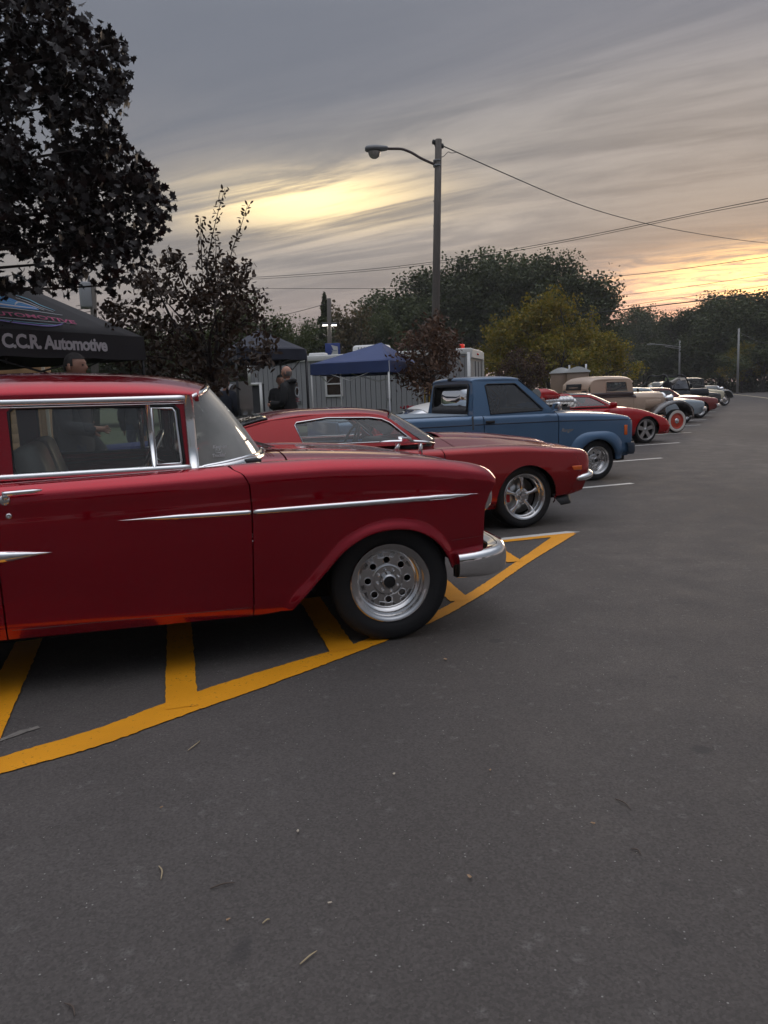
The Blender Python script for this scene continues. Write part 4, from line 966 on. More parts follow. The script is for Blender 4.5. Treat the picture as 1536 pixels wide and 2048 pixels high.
# ================================================================== muscle cars of one boxy family
def muscle(name, label, O, paint, k=1.0, hoodp=None, roofp=None, az=70, wheelstyle='plain', zs=0.0, glassm=None, roofz=0.0):
    S = dict(name=name, label=label, group=ROW, az=az, O=O, h=.09, hb=.06,
        x=[-3.95, -3.8, -3.4, -2.8, -2.0, -1.4, -.9, -.4, 0, .35, .6, .75, .82, .86],
        W=[.82, .88, .92, .935, .94, .94, .935, .93, .925, .91, .89, .87, .86, .84], ZB=[.40, .34, .28, .26, .25, .25, .25, .25, .25, .26, .28, .30, .32, .34],
        ZS=[z + zs for z in (.82, .86, .90, .92, .91, .90, .885, .875, .86, .835, .81, .79, .775, .75)], ZC=[z + zs for z in (.86, .91, .95, .96, .96, .96, .96, .95, .93, .90, .87, .845, .825, .79)],
        side=[(.09, 0), (.04, .08), (.014, .26), (0, .5), (.004, .70), (.016, .85), (.05, .95), (.10, 1.0)], top=[(.82, .1, 0), (.66, .42, 0), (.42, .86, 0), (0, 1, 0)], vS=8,
        seam_f=[(-.85, .26), (-.84, .6), (-.86, 17.0), (-.92, 18.0)], seam_r=[(-2.15, .26), (-2.15, .6), (-2.15, 18.0)],
        nose=[(.40, .30), (.70, .33), (.80, .42), (.83, .6), (.842, 16.5), (.838, 17.2), (.83, 18.0)], tail=[(-3.3, .30), (-3.75, .36), (-3.92, .5), (-3.93, 17.0), (-3.92, 18.0)],
        arch_f=arch(0, .30, .36, .26), arch_r=arch(-2.8, .31, .36, .26), hood=(-.70, .83), cowl=(-1.05, -.71), deck=(-3.92, -3.1), cap_f=.78, cap_r=-3.88, cap_z=.40, cab_x0=-2.7,
        wells=[(0, .30, .41), (-2.8, .31, .41)], wheels=[(0, .73, .325, .21, .22, wheelstyle, -1), (0, .73, .325, .21, .22, wheelstyle, 1), (-2.8, .73, .33, .21, .24, wheelstyle, -1), (-2.8, .73, .33, .21, .24, wheelstyle, 1)], paint=paint, hood_paint=hoodp or paint)
    rx = [-3.05, -2.9, -2.5, -2.1, -1.7, -1.4, -1.3]; q = roofz
    S['cab'] = dict(flat=Flat(.78, .93, .40, .2), outline=[(-3.0, .93), (-1.0, .92), (-1.09, .98), (-1.30, 1.19 + q), (-1.40, 1.22 + q), (-2.4, 1.24 + q), (-2.75, 1.18 + q)],
        holes=[[(-2.4, .97), (-1.16, .96), (-1.33, 1.14 + q), (-1.43, 1.19 + q), (-2.3, 1.205 + q), (-2.42, 1.17 + q)]],
        roof=dict(x=rx, ctrl=roofctrl(rx, [1.10 + q, 1.16 + q, 1.22 + q, 1.238 + q, 1.235 + q, 1.215 + q, 1.19 + q], [.60, .62, .625, .63, .63, .63, .63], [1.14 + q, 1.21 + q, 1.285 + q, 1.315 + q, 1.312 + q, 1.285 + q, 1.265 + q]), bow=(.10, .08)),
        ws=([(-.73, 0, .96), (-.77, .35, .955), (-.87, .62, .94), (-1.0, .76, .925)], [(-1.18, 0, 1.27 + q), (-1.20, .3, 1.26 + q), (-1.25, .5, 1.235 + q), (-1.31, .625, 1.19 + q)], .02),
        bl=([(-3.45, 0, .955), (-3.4, .4, .95), (-3.2, .68, .94)], [(-3.10, 0, 1.16 + q), (-3.08, .4, 1.15 + q), (-3.02, .6, 1.11 + q)], -.02), glass=glassm or g_tint, bl_glass=g_clear, ws_glass=g_clear, roof_paint=roofp or paint)
    root = build_car(S)
    sec = [(-.05, .13), (.0, .14), (.018, .10), (.02, .04), (.0, 0), (-.05, -.005)]
    bumper(root, [(.95, 0), (.945, .5), (.925, .78), (.88, .885), (.78, .93), (.66, .945)], sec, m_chrome, zfun=lambda t: .40)
    bumper(root, [(-4.05, 0), (-4.04, .5), (-4.0, .80), (-3.9, .89), (-3.75, .93)], [(-o, z) for o, z in sec], m_chrome, name='rear_bumper', zfun=lambda t: .42)
    for side in (-1, 1):
        o = obj('headlight', xf(lathe([(.085, .02), (.09, -.02), (.078, -.03), (.075, -.02)], 20), (.835, side * .66, .66), (0, 0, math.pi / 2)), m_chrome, root)
        obj('lens', xf(lathe([(.076, -.018), (.04, -.03), (.001, -.034)], 18), (.835, side * .66, .66), (0, 0, math.pi / 2)), m_lamp, o)
        obj('tail_light', box(.03, .26, .12, (-3.93, side * .62, .68), .01), m_redlens, root)
    obj('grille', box(.03, 1.0, .2, (.84, 0, .63), .01), m_black, root)
    seat(root, -1.85, 0, .45, 1.2, .6, None, 'front_seat', .25); obj('dashboard', box(.3, 1.3, .2, (-1.05, 0, .84), .05), m_seatd, root); steering_wheel(root, -1.4, .36, .93, None, .18, 1.05)
    return root, S
def slot(k): return np.array([1.86 + 1.745 * k, 7.4 + 3.65 * k])
# hidden behind the pickup: white car with a blower through the bonnet
carbl, SBL = muscle('hot_rod', 'white car behind the blue pickup with a polished blower standing through its bonnet', (3.5, 15.35), m_white, roofz=-.06, glassm=g_tint)
def blower():
    b = empty('supercharger', carbl, (0.02, .05, .93))
    rib = [xf(lathe([(.105, -.33), (.115, -.32), (.118, -.20), (.118, .20), (.115, .32), (.105, .33)], 28, True, True), (0, 0, .20), (0, 0, math.pi / 2), (1.05, 1.0, .88))]
    obj('blower_case', combine(*rib), m_polish, b, autosharp=40)
    obj('case_ribs', combine(*[xf(lathe([(.121, -.006), (.124, 0), (.121, .006)], 24), (x, 0, .20), (0, 0, math.pi / 2), (1.05, 1, .88)) for x in np.linspace(-.24, .24, 7)]), m_satin, b)
    obj('intake_manifold', box(.46, .26, .16, (0, 0, .02), .02), m_black, b)
    obj('drive_pulley', xf(lathe([(.09, -.03), (.09, .03), (.02, .035)], 24), (.37, 0, .16), (0, 0, math.pi / 2)), m_satin, b)
    sc = [[(-.46 + .02 * math.cos(a), .19 * math.cos(a), .36 + .10 * math.sin(a)) for a in np.linspace(0, 2 * math.pi, 20)], [(-.30, .20 * math.cos(a), .365 + .105 * math.sin(a)) for a in np.linspace(0, 2 * math.pi, 20)], [(-.12, .17 * math.cos(a), .345 + .085 * math.sin(a)) for a in np.linspace(0, 2 * math.pi, 20)], [(.0, .13 * math.cos(a), .31 + .04 * math.sin(a)) for a in np.linspace(0, 2 * math.pi, 20)]]
    obj('air_scoop', grid(sc), m_red3, b); obj('scoop_mouth', xf(lathe([(.01, 0), (1, 0)], 20), (-.475, 0, .36), (0, 0, math.pi / 2), (.19, 1, .1)), m_greyp, b)
blower()
carsv, SSV = muscle('coupe', 'pale silver-blue seventies coupe with chrome bumper right behind the beige coupe', (10.35, 27.85), m_silverb, zs=-.03, glassm=g_dark)
carr2, SR2 = muscle('coupe', 'rust red seventies coupe with black bonnet between the silver-blue coupe and the jeep', (12.35, 31.35), m_red4, hoodp=m_blackp, roofp=m_blackp, glassm=g_dark, wheelstyle='plain', zs=-.02, roofz=-.05)
carcr, SCR = muscle('sedan', 'cream fifties sedan with rounded roof just before the last truck of the row', (17.3, 42.0), m_cream, zs=.12, roofz=.20, glassm=g_dark)
carbk, SBK = muscle('sedan', 'black sedan between the open jeep and the cream sedan', (15.6, 38.5), m_blackp, zs=.05, roofz=-.1, glassm=g_dark)

# ================================================================== thirties coupe
def strip_fender(root, prof, y0, y1, m, name, crown=.05, skirt=.10, side=-1):
    A = crv([(p[0], 0, p[1]) for p in prof], 30); rows = []
    for i, p in enumerate(A):
        t = A[min(i + 1, 29)] - A[max(i - 1, 0)]; t /= np.linalg.norm(t); n = np.array([-t[2], 0, t[0]]);  n = n if n[2] > 0 or abs(n[2]) < .3 and n[0] > 0 else -n
        row = []
        for k, u in enumerate(np.linspace(0, 1, 10)):
            y = y0 + (y1 - y0) * min(1, u * 1.12); dr = crown * math.sin(math.pi * min(u * 1.05, 1) * .9) - (skirt * max(0, (u - .82) / .18) ** 1.5)
            q = p + n * dr; row.append((q[0], side * y, q[2]))
        rows.append(row)
    return obj(name, grid(rows, flip=side > 0), m, root)
def hotrod_coupe(name, label, O, az, body, lower, hoodp, belt, fend, closed=True, wheelst='whitewall', cat='car'):
    S = dict(name=name, label=label, group=ROW, cat=cat, az=az, O=O, h=.08, hb=.05,
        x=[-4.05, -3.95, -3.7, -3.4, -2.8, -2.2, -1.7, -1.4, -1.3, -.9, -.4, -.12, -.04],
        W=[.40, .50, .60, .66, .71, .715, .70, .66, .63, .52, .40, .33, .29], ZB=[.55, .50, .48, .47, .46, .46, .46, .46, .48, .52, .55, .58, .60],
        ZS=[.82, .92, 1.02, 1.10, 1.13, 1.14, 1.14, 1.12, 1.10, 1.08, 1.07, 1.06, 1.04], ZC=[.86, .98, 1.10, 1.18, 1.19, 1.19, 1.195, 1.20, 1.20, 1.195, 1.185, 1.175, 1.14],
        side=[(.05, 0), (.02, .08), (.008, .26), (0, .5), (.002, .7), (.01, .85), (.022, .94), (.05, 1.0)], top=[(.80, .45, 0), (.60, .80, 0), (.3, .97, 0), (0, 1, 0)], vS=8,
        seam_f=[(-1.42, .47), (-1.42, .8), (-1.42, 18.0)], seam_r=[(-2.38, .47), (-2.38, .8), (-2.38, 18.0)],
        nose=[(-1.0, .52), (-.4, .56), (-.07, .60), (-.055, .8), (-.05, 16.5), (-.05, 18.0)], tail=[(-3.0, .47), (-3.6, .49), (-3.95, .52), (-4.02, .7), (-4.03, 17.0), (-4.03, 18.0)],
        hood=(-1.30, -.06), cowl=(-1.62, -1.312), deck=(-4.03, -2.82), cap_f=-.08, cap_r=-4.0, cap_z=.62, cab_x0=-2.8, wells=[], zfloor=.40, yfloor=.40,
        wheels=[(0, .70, .335, .215, .15, wheelst, -1), (0, .70, .335, .215, .15, wheelst, 1), (-2.85, .70, .345, .215, .17, wheelst, -1), (-2.85, .70, .345, .215, .17, wheelst, 1)], paint=lower, hood_paint=hoodp, cap_paint=m_chrome)
    rx = [-2.90, -2.86, -2.76, -2.6, -2.3, -1.9, -1.65, -1.52, -1.48]
    if closed:
        S['cab'] = dict(flat=Flat(.70, 1.17, .10, .12), outline=[(-2.86, 1.14), (-1.46, 1.14), (-1.50, 1.52), (-1.56, 1.565), (-2.74, 1.555), (-2.86, 1.45)],
            holes=[[(-2.36, 1.225), (-1.66, 1.225), (-1.68, 1.475), (-1.72, 1.50), (-2.32, 1.505), (-2.36, 1.48)]],
            roof=dict(x=rx, ctrl=roofctrl(rx, [1.30, 1.42, 1.52, 1.556, 1.562, 1.558, 1.55, 1.53, 1.50], [.60, .63, .645, .652, .655, .653, .65, .645, .64], [1.36, 1.49, 1.60, 1.655, 1.675, 1.668, 1.65, 1.615, 1.57]), bow=(.06, .05)),
            ws=([(-1.38, 0, 1.20), (-1.39, .4, 1.195), (-1.44, .64, 1.18)], [(-1.44, 0, 1.56), (-1.45, .4, 1.55), (-1.49, .62, 1.50)], 0), bl=([(-2.96, 0, 1.19), (-2.95, .3, 1.19), (-2.87, .64, 1.16)], [(-2.95, 0, 1.37), (-2.94, .3, 1.36), (-2.89, .58, 1.31)], 0), glass=g_clear, bl_glass=body, paint=body, roof_paint=body, trim=body, trim_r=.018)
    root = build_car(S); s = S['surf']
    for side in (-1, 1):
        xs = np.linspace(-3.9, -1.32, 30); P, N_ = s.on([(x, 16.6) for x in xs], side); obj('belt_band', trim(P, N_, .13, .018), belt, root)
        if closed: xs = np.linspace(-2.85, -1.47, 20); P, N_ = S['cab']['flat'].on([(x, 1.158) for x in xs], side, .004); obj('belt_band', trim(P, N_, .105, .016), belt, root)
        if closed:
            if side > 0: obj('rear_window', xf(box(.03, .72, .17, (0, 0, 0), .012), (-2.945, 0, 1.385), (0, .1, 0)), m_black, root)
            P, N_ = S['cab']['flat'].on(S['cab']['holes'][0], side, .002); obj('window_trim', tube(P, .018, 6, closed=True), body, root)
        strip_fender(root, [(.53, .44), (.50, .60), (.36, .79), (.10, .885), (-.15, .872), (-.42, .80), (-.68, .66), (-.92, .48), (-1.08, .36), (-1.35, .30)], .30, .84, fend, 'front_mudguard', .05, .06, side)
        strip_fender(root, [(-3.42, .42), (-3.36, .62), (-3.18, .80), (-2.9, .87), (-2.6, .82), (-2.42, .66), (-2.32, .45), (-2.25, .30)], .60, .86, fend, 'rear_mudguard', .05, .06, side)
        obj('running_board', box(1.0, .22, .04, (-1.82, side * .74, .29), .012), fend, root)
        o = obj('headlight', xf(lathe([(.001, -.16), (.05, -.15), (.09, -.08), (.105, 0), (.11, .04), (.10, .05)], 24), (-.02, side * .48, .98), (0, 0, -math.pi / 2)), m_chrome, root)
        obj('lens', xf(lathe([(.10, .045), (.05, .06), (.001, .065)], 20), (-.02, side * .48, .98), (0, 0, -math.pi / 2)), m_lamp, o)
        obj('headlight_bracket', tube([(-.05, side * .30, .86), (-.03, side * .48, .90)], .015, 6), m_blackp, root)
        lv = [s.on([(x, .67), (x, .97)], side, .006)[0] for x in np.linspace(-.90, -.24, 24)]
        obj('hood_louvres', combine(*[tube(p, .008, 5) for p in lv]), lower, root)
        P, _ = s.on([(-1.5, 1.0)], side, .05); obj('mirror', combine(xf(lathe([(.001, -.02), (.05, -.01), (.055, .0), (.05, .005)], 16), (-1.40, side * .80, 1.24), (0, 0, math.pi / 2)), tube([(-1.42, side * .68, 1.20), (-1.41, side * .80, 1.24)], .008, 5)), m_blackp, root)
        xs = [(-1.308, .50), (-1.308, .8), (-1.308, 17.0), (-1.308, 18.0)]; P, N_ = s.on(xs, side); obj('hood_seam', trim(P, N_, .012, .005), m_brown if closed else m_black, root)
    obj('grille', xf(plate([(-.24, .58), (.24, .58), (.27, .8), (.25, 1.08), (.15, 1.15), (-.15, 1.15), (-.25, 1.08), (-.27, .8)], (), .06, h=.2), (-.02, 0, 0), (0, 0, -math.pi / 2)), m_chrome, root)
    obj('front_axle', combine(tube([(0, -.66, .33), (0, 0, .27), (0, .66, .33)], .03, 8), tube([(.02, -.5, .40), (.30, -.45, .42)], .02, 6), tube([(.02, .5, .40), (.30, .45, .42)], .02, 6)), m_blackp, root)
    bumper(root, [(.56, 0), (.555, .4), (.52, .70), (.46, .82)], [(-.01, .06), (.01, .06), (.02, .03), (.01, 0), (-.01, 0)], m_chrome, zfun=lambda t: .42)
    seat(root, -2.55, 0, .68, 1.1, .62, None, 'bench_seat', .15); steering_wheel(root, -1.95, .33, 1.16, None, .2, .9)
    return root, S
carcp, SCP = hotrod_coupe('coupe', 'beige thirties coupe with brown beltline, dark mudguards and red whitewall wheels', (8.188, 22.795), 70, m_tan, m_tan, m_tan2, m_brown, mat('dark_mudguard', (.035, .028, .026), .25, coat=1.0))
carhr, SHR = hotrod_coupe('truck', 'grey and black thirties truck standing last in the angled row', (19.6, 45.4), 70, m_blackp, m_greyp, m_greyp, m_blackp, m_greyp, cat='truck', wheelst='plain')

# ================================================================== open jeep with black frames
def jeep():
    O = Vector((14.05, 35.0, 0)); root = thing('jeep', 'open dark jeep with black windshield frame and roll bar in the row', 'jeep', O, math.pi / 2 - rad(70), ROW)
    mj = mat('dark_navy_paint', (.02, .024, .035), .4, coat=.6)
    obj('body_tub', combine(box(2.0, 1.5, .50, (-1.75, 0, .78), .04), box(.9, 1.5, .08, (-2.3, 0, 1.05), .02)), mj, root)
    obj('hood', box(1.25, 1.1, .30, (-.18, 0, .98), .07, 3), mj, root); obj('grille', box(.05, 1.0, .42, (.47, 0, .86), .02), m_black, root)
    for sd in (-1, 1):
        obj('front_mudguard', box(1.05, .34, .05, (-.05, sd * .68, .80), .02), m_black, root); obj('rear_mudguard', box(.9, .2, .05, (-2.35, sd * .80, .84), .02), m_black, root)
        obj('headlight', xf(lathe([(.09, .02), (.095, -.02), (.07, -.035), (.001, -.04)], 20), (.49, sd * .36, .92), (0, 0, math.pi / 2)), m_lamp, root)
        seat(root, -1.35, sd * .36, .86, .46, .62, m_white if sd > 0 else m_seatd, 'seat', .2)
    def frame(x0, x1, z1, w, r):
        p = crv([(x0, -w, 1.05), (x0 + (x1 - x0) * .8, -w, z1 - .12), (x1, -w + .08, z1), (x1, 0, z1 + .01), (x1, w - .08, z1), (x0 + (x1 - x0) * .8, w, z1 - .12), (x0, w, 1.05)], 40); return tube(p, r, 8)
    wf = obj('windshield_frame', combine(frame(-.78, -1.02, 1.68, .72, .030), tube([(-.80, -.72, 1.12), (-.80, .72, 1.12)], .03, 8)), m_black, root)
    obj('windshield', ([(-.82, -.70, 1.14), (-.82, .70, 1.14), (-1.0, .68, 1.65), (-1.0, -.68, 1.65)], [(0, 1, 2, 3)]), g_tint, wf, smooth=False)
    obj('roll_bar', combine(frame(-1.95, -1.92, 1.70, .66, .035), tube([(-1.92, -.60, 1.66), (-1.02, -.62, 1.64)], .02, 6), tube([(-1.94, -.62, 1.5), (-2.6, -.66, 1.08)], .03, 6), tube([(-1.94, .62, 1.5), (-2.6, .66, 1.08)], .03, 6)), m_black, root)
    steering_wheel(root, -1.05, .36, 1.22, None, .2, .9); obj('front_bumper', box(.10, 1.6, .14, (.60, 0, .60), .02), m_black, root)
    obj('underbody', box(2.9, .9, .2, (-1.1, 0, .48)), m_under, root, smooth=False); obj('mirror', box(.05, .14, .18, (-.86, -.88, 1.25), .02), m_black, root)
    for x in (0, -2.3):
        for sd in (-1, 1): wheel(root, x, .70, .36, .2, .24, 'plain', sd)
jeep()
# ================================================================== far car with its brake lamp lit, beyond the tents
def suv():
    p = at(494, 845, 29.5); root = thing('car', 'tall dark grey car with a lit red tail lamp beyond the bronze-leaved tree', 'car', (p.x, 29.5, 0.1), rad(62)); root.scale = (1, 1, 1.22)
    mp = mat('dark_grey_paint', (.05, .05, .055), .35, coat=.9)
    prof = [(-2.1, .35), (-2.14, .6), (-2.1, .95), (-1.85, 1.40), (-1.4, 1.52), (-.4, 1.55), (.3, 1.42), (1.0, 1.02), (1.9, .92), (2.15, .75), (2.2, .4)]
    pr = crv([(a, 0, b) for a, b in prof], 40); outl = [(p_[0], p_[2]) for p_ in pr]
    obj('body', (lambda vf: ([(p_[0], (p_[1] - .86) * (1 - .16 * max(0, p_[2] - .95)), p_[2]) for p_ in vf[0]], vf[1]))(plate(outl, (), 1.72, h=.25, hb=.1)), mp, root, autosharp=35)
    obj('rear_window', ([(-2.10, -.62, 1.0), (-2.10, .62, 1.0), (-1.90, .58, 1.36), (-1.90, -.58, 1.36)], [(0, 1, 2, 3)]), mat('reflective_car_glass', (.02, .02, .02), .05, coat=1), root, smooth=False)
    for sd in (-1, 1):
        obj('side_glass', [(lambda: None)] and ([(-1.6, sd * .80, 1.02), (.55, sd * .82, 1.02), (.15, sd * .765, 1.36), (-1.35, sd * .75, 1.40)], [(0, 1, 2, 3)]), MATS['reflective_car_glass'], root, smooth=False)
        obj('tail_light', box(.06, .16, .28, (-2.08, sd * .74, 1.16), .02), mat('lit_red_lens', (.6, .02, .01), .3, emit=(1, .06, .02), estr=3.0), root)
    obj('number_plate', box(.02, .32, .12, (-2.155, 0, .70)), m_white, root, smooth=False)
    obj('rear_bumper', box(.12, 1.66, .22, (-2.12, 0, .45), .04), mp, root)
    for x in (-1.35, 1.3):
        for sd in (-1, 1): wheel(root, x, .76, .32, .21, .2, 'plain', sd)
suv()
# ================================================================== ground, lot, markings
def asphalt():
    m = bpy.data.materials.new('asphalt'); m.use_nodes = True; nt = m.node_tree; N, L = nt.nodes, nt.links; p = N['Principled BSDF']
    tc = N.new('ShaderNodeTexCoord'); V = tc.outputs['Object']
    def noise(sc, det, ro=.5, dist=0, stretch=None):
        v = V
        if stretch:
            mp = N.new('ShaderNodeMapping'); mp.inputs['Scale'].default_value = stretch; mp.inputs['Rotation'].default_value = (0, 0, rad(25)); L.new(V, mp.inputs[0]); v = mp.outputs[0]
        n = N.new('ShaderNodeTexNoise'); n.inputs['Scale'].default_value = sc; n.inputs['Detail'].default_value = det; n.inputs['Roughness'].default_value = ro; n.inputs['Distortion'].default_value = dist; L.new(v, n.inputs['Vector']); return n.outputs[0]
    def rng(x, a, b, c, d):
        r = N.new('ShaderNodeMapRange'); r.inputs[1].default_value, r.inputs[2].default_value, r.inputs[3].default_value, r.inputs[4].default_value = a, b, c, d; L.new(x, r.inputs[0]); return r.outputs[0]
    def mul(a, b):
        q = N.new('ShaderNodeMath'); q.operation = 'MULTIPLY'; L.new(a, q.inputs[0]); L.new(b, q.inputs[1]); return q.outputs[0]
    def mixc(f, a, b):
        q = N.new('ShaderNodeMix'); q.data_type = 'RGBA'
        for s_, v in ((q.inputs[0], f), (q.inputs[6], a), (q.inputs[7], b)):
            if isinstance(v, tuple): s_.default_value = (*v, 1)
            else: L.new(v, s_)
        return q.outputs[2]
    big = noise(.35, 4, .55, .3, (1, .35, 1)); mid = noise(2.6, 5, .6, .2); fine = noise(95, 3, .7); fine2 = noise(260, 2, .6)
    base = mixc(rng(big, .3, .7, 0, 1), (.064, .055, .050), (.134, .118, .108))
    base = mixc(rng(mid, .40, .62, 0, .75), base, (.098, .086, .079))
    base = mixc(rng(fine, .32, .72, 0, 1), mixc(rng(fine, 0, 1, .55, .55), base, (.048, .044, .042)), base)
    va = N.new('ShaderNodeTexVoronoi'); va.inputs['Scale'].default_value = 125; L.new(V, va.inputs['Vector']); wa = N.new('ShaderNodeTexWhiteNoise'); wa.noise_dimensions = '3D'; L.new(va.outputs['Position'], wa.inputs['Vector'])
    mm = N.new('ShaderNodeMix'); mm.data_type = 'RGBA'; mm.blend_type = 'MULTIPLY'; mm.inputs[0].default_value = 1.0; L.new(base, mm.inputs[6]); cb = N.new('ShaderNodeCombineColor'); rr_ = rng(wa.outputs['Value'], 0, 1, .82, 1.20)
    for i_ in range(3): L.new(rr_, cb.inputs[i_])
    L.new(cb.outputs[0], mm.inputs[7]); base = mm.outputs[2]
    # pale aggregate grains, sparse
    vo = N.new('ShaderNodeTexVoronoi'); vo.inputs['Scale'].default_value = 62; L.new(V, vo.inputs['Vector'])
    wn = N.new('ShaderNodeTexWhiteNoise'); wn.noise_dimensions = '3D'; L.new(vo.outputs['Position'], wn.inputs['Vector'])
    grain = mul(rng(vo.outputs['Distance'], .10, .22, 1, 0), rng(wn.outputs['Value'], .955, .965, 0, .62))
    base = mixc(grain, base, (.42, .40, .37))
    vo2 = N.new('ShaderNodeTexVoronoi'); vo2.inputs['Scale'].default_value = 15; L.new(V, vo2.inputs['Vector'])
    wn2 = N.new('ShaderNodeTexWhiteNoise'); wn2.noise_dimensions = '3D'; L.new(vo2.outputs['Position'], wn2.inputs['Vector'])
    dab = mul(mul(rng(vo2.outputs['Distance'], .08, .34, 1, 0), rng(wn2.outputs['Value'], .72, .76, 0, .36)), rng(fine, .38, .58, 0, 1))
    base = mixc(dab, base, (.23, .215, .20))
    # oil and gum stains
    st = mul(rng(noise(1.7, 3, .5, .8), .69, .74, 0, .6), rng(fine, .2, .8, .5, 1)); base = mixc(st, base, (.035, .033, .033))
    vo3 = N.new('ShaderNodeTexVoronoi'); vo3.inputs['Scale'].default_value = 2.2; L.new(V, vo3.inputs['Vector'])
    wn3 = N.new('ShaderNodeTexWhiteNoise'); wn3.noise_dimensions = '3D'; L.new(vo3.outputs['Position'], wn3.inputs['Vector'])
    gum = mul(rng(vo3.outputs['Distance'], .06, .10, 1, 0), rng(wn3.outputs['Value'], .80, .82, 0, .6)); base = mixc(gum, base, (.045, .042, .042))
    L.new(base, p.inputs['Base Color']); L.new(rng(mid, .3, .7, .72, .9), p.inputs['Roughness']); p.inputs['Specular IOR Level'].default_value = .32
    b = N.new('ShaderNodeBump'); b.inputs['Strength'].default_value = .55; b.inputs['Distance'].default_value = .004; L.new(fine, b.inputs['Height'])
    b2 = N.new('ShaderNodeBump'); b2.inputs['Strength'].default_value = .35; b2.inputs['Distance'].default_value = .003; L.new(fine2, b2.inputs['Height']); L.new(b.outputs[0], b2.inputs['Normal'])
    L.new(b2.outputs[0], p.inputs['Normal']); return m
def paintmat(name, col, wear):
    m = bpy.data.materials.new(name); m.use_nodes = True; nt = m.node_tree; N, L = nt.nodes, nt.links; p = N['Principled BSDF']; p.inputs['Roughness'].default_value = .6
    tc = N.new('ShaderNodeTexCoord'); n = N.new('ShaderNodeTexNoise'); n.inputs['Scale'].default_value = 55; n.inputs['Detail'].default_value = 5; n.inputs['Roughness'].default_value = .65; L.new(tc.outputs['Object'], n.inputs['Vector'])
    n2 = N.new('ShaderNodeTexNoise'); n2.inputs['Scale'].default_value = 3; n2.inputs['Detail'].default_value = 3; L.new(tc.outputs['Object'], n2.inputs['Vector'])
    a = N.new('ShaderNodeMath'); a.operation = 'MULTIPLY_ADD'; a.inputs[1].default_value = .35; L.new(n2.outputs[0], a.inputs[0]); L.new(n.outputs[0], a.inputs[2])
    r = N.new('ShaderNodeMapRange'); r.inputs[1].default_value = wear; r.inputs[2].default_value = wear + .07; L.new(a.outputs[0], r.inputs[0])
    q = N.new('ShaderNodeMix'); q.data_type = 'RGBA'; q.inputs[6].default_value = (*col, 1); q.inputs[7].default_value = (col[0] * .45 + .03, col[1] * .45 + .02, col[2] * .45 + .02, 1); L.new(r.outputs[0], q.inputs[0])
    q2 = N.new('ShaderNodeMix'); q2.data_type = 'RGBA'; q2.blend_type = 'MULTIPLY'; q2.inputs[0].default_value = .35; L.new(q.outputs[2], q2.inputs[6]); L.new(n2.outputs[0], q2.inputs[7])
    L.new(q2.outputs[2], p.inputs['Base Color']); b = N.new('ShaderNodeBump'); b.inputs['Strength'].default_value = .4; b.inputs['Distance'].default_value = .003; L.new(n.outputs[0], b.inputs['Height']); L.new(b.outputs[0], p.inputs['Normal'])
    return m
m_grass = mat('lawn', (.045, .060, .022), .9, var=.5, vscale=6, bump=.8, bscale=30)
gr = obj('ground', ([(-900, -900, -.02), (900, -900, -.02), (900, 900, -.02), (-900, 900, -.02)], [(0, 1, 2, 3)]), m_grass, smooth=False); tag(gr, 'grass verge and open ground around the parking lot', kind='structure')
def rowpt(k, back): # along the line of stall ends, metres back from it
    e = slot(k); return (e[0] - .903 * back, e[1] + .430 * back)
A0, A1 = rowpt(-3.2, 4.7), rowpt(11.5, 4.7)
lot_poly = [(-60, -60), (90, -60), (90, 40), (62, 62), (50, 84), (43, 101), (36, 108), (29, 100), (A1[0] + .6, A1[1] + 1), A1, A0, (-30, -10)]
ro = obj('road', (lambda v, f: (v, f))([(x, y, 0) for x, y in lot_poly], [tuple(range(len(lot_poly)))]), asphalt(), smooth=False); tag(ro, 'dark grey asphalt parking lot and road', kind='structure')
m_conc = mat('kerb_concrete', (.36, .34, .31), .85, var=.2, vscale=5, bump=.3, bscale=80)
d_ = Vector((A1[0] - A0[0], A1[1] - A0[1], 0)); Lk = d_.length; an = math.atan2(d_.y, d_.x)
kb = obj('kerb', box(Lk, .16, .14, (Lk / 2, .08, .05), .02), m_conc, None, (A0[0], A0[1], 0), (0, 0, an), autosharp=40); tag(kb, 'pale concrete kerb behind the parked cars', kind='structure')
lw = obj('lawn', ([(A0[0] - .14, A0[1] + .07, .10), (A1[0] - .14, A1[1] + .07, .10), (A1[0] - 55, A1[1] + 40, .10), (-70, 60, .10), (-40, 0, .10)], [(0, 1, 2, 3, 4)]), m_grass, smooth=False); tag(lw, 'lawn with tents and trees behind the parked cars', kind='structure')
rj = np.random.default_rng(77)
def marking(name, poly, m, z=.004, label=None):
    poly = [tuple(p + rj.normal(size=2) * .0022) for p in resample([q[:2] for q in poly], .035)]
    o = obj(name, ([(p[0], p[1], z) for p in poly], [tuple(range(len(poly)))]), m, smooth=False); tag(o, label, kind='structure'); return o
m_wl = paintmat('white_line_paint', (.74, .72, .68), .80); m_yl = paintmat('yellow_line_paint', (.95, .385, .007), .80)
ax = np.array([math.sin(rad(69)), math.cos(rad(69))]); pn = np.array([-ax[1], ax[0]])
for k in range(1, 12):
    e = slot(k); w = .05; a, b = e, e - ax * 5.2
    marking('stall_line', [tuple(a - pn * w), tuple(a + pn * w), tuple(b + pn * w), tuple(b - pn * w)], m_wl, .004, 'white painted stall line')
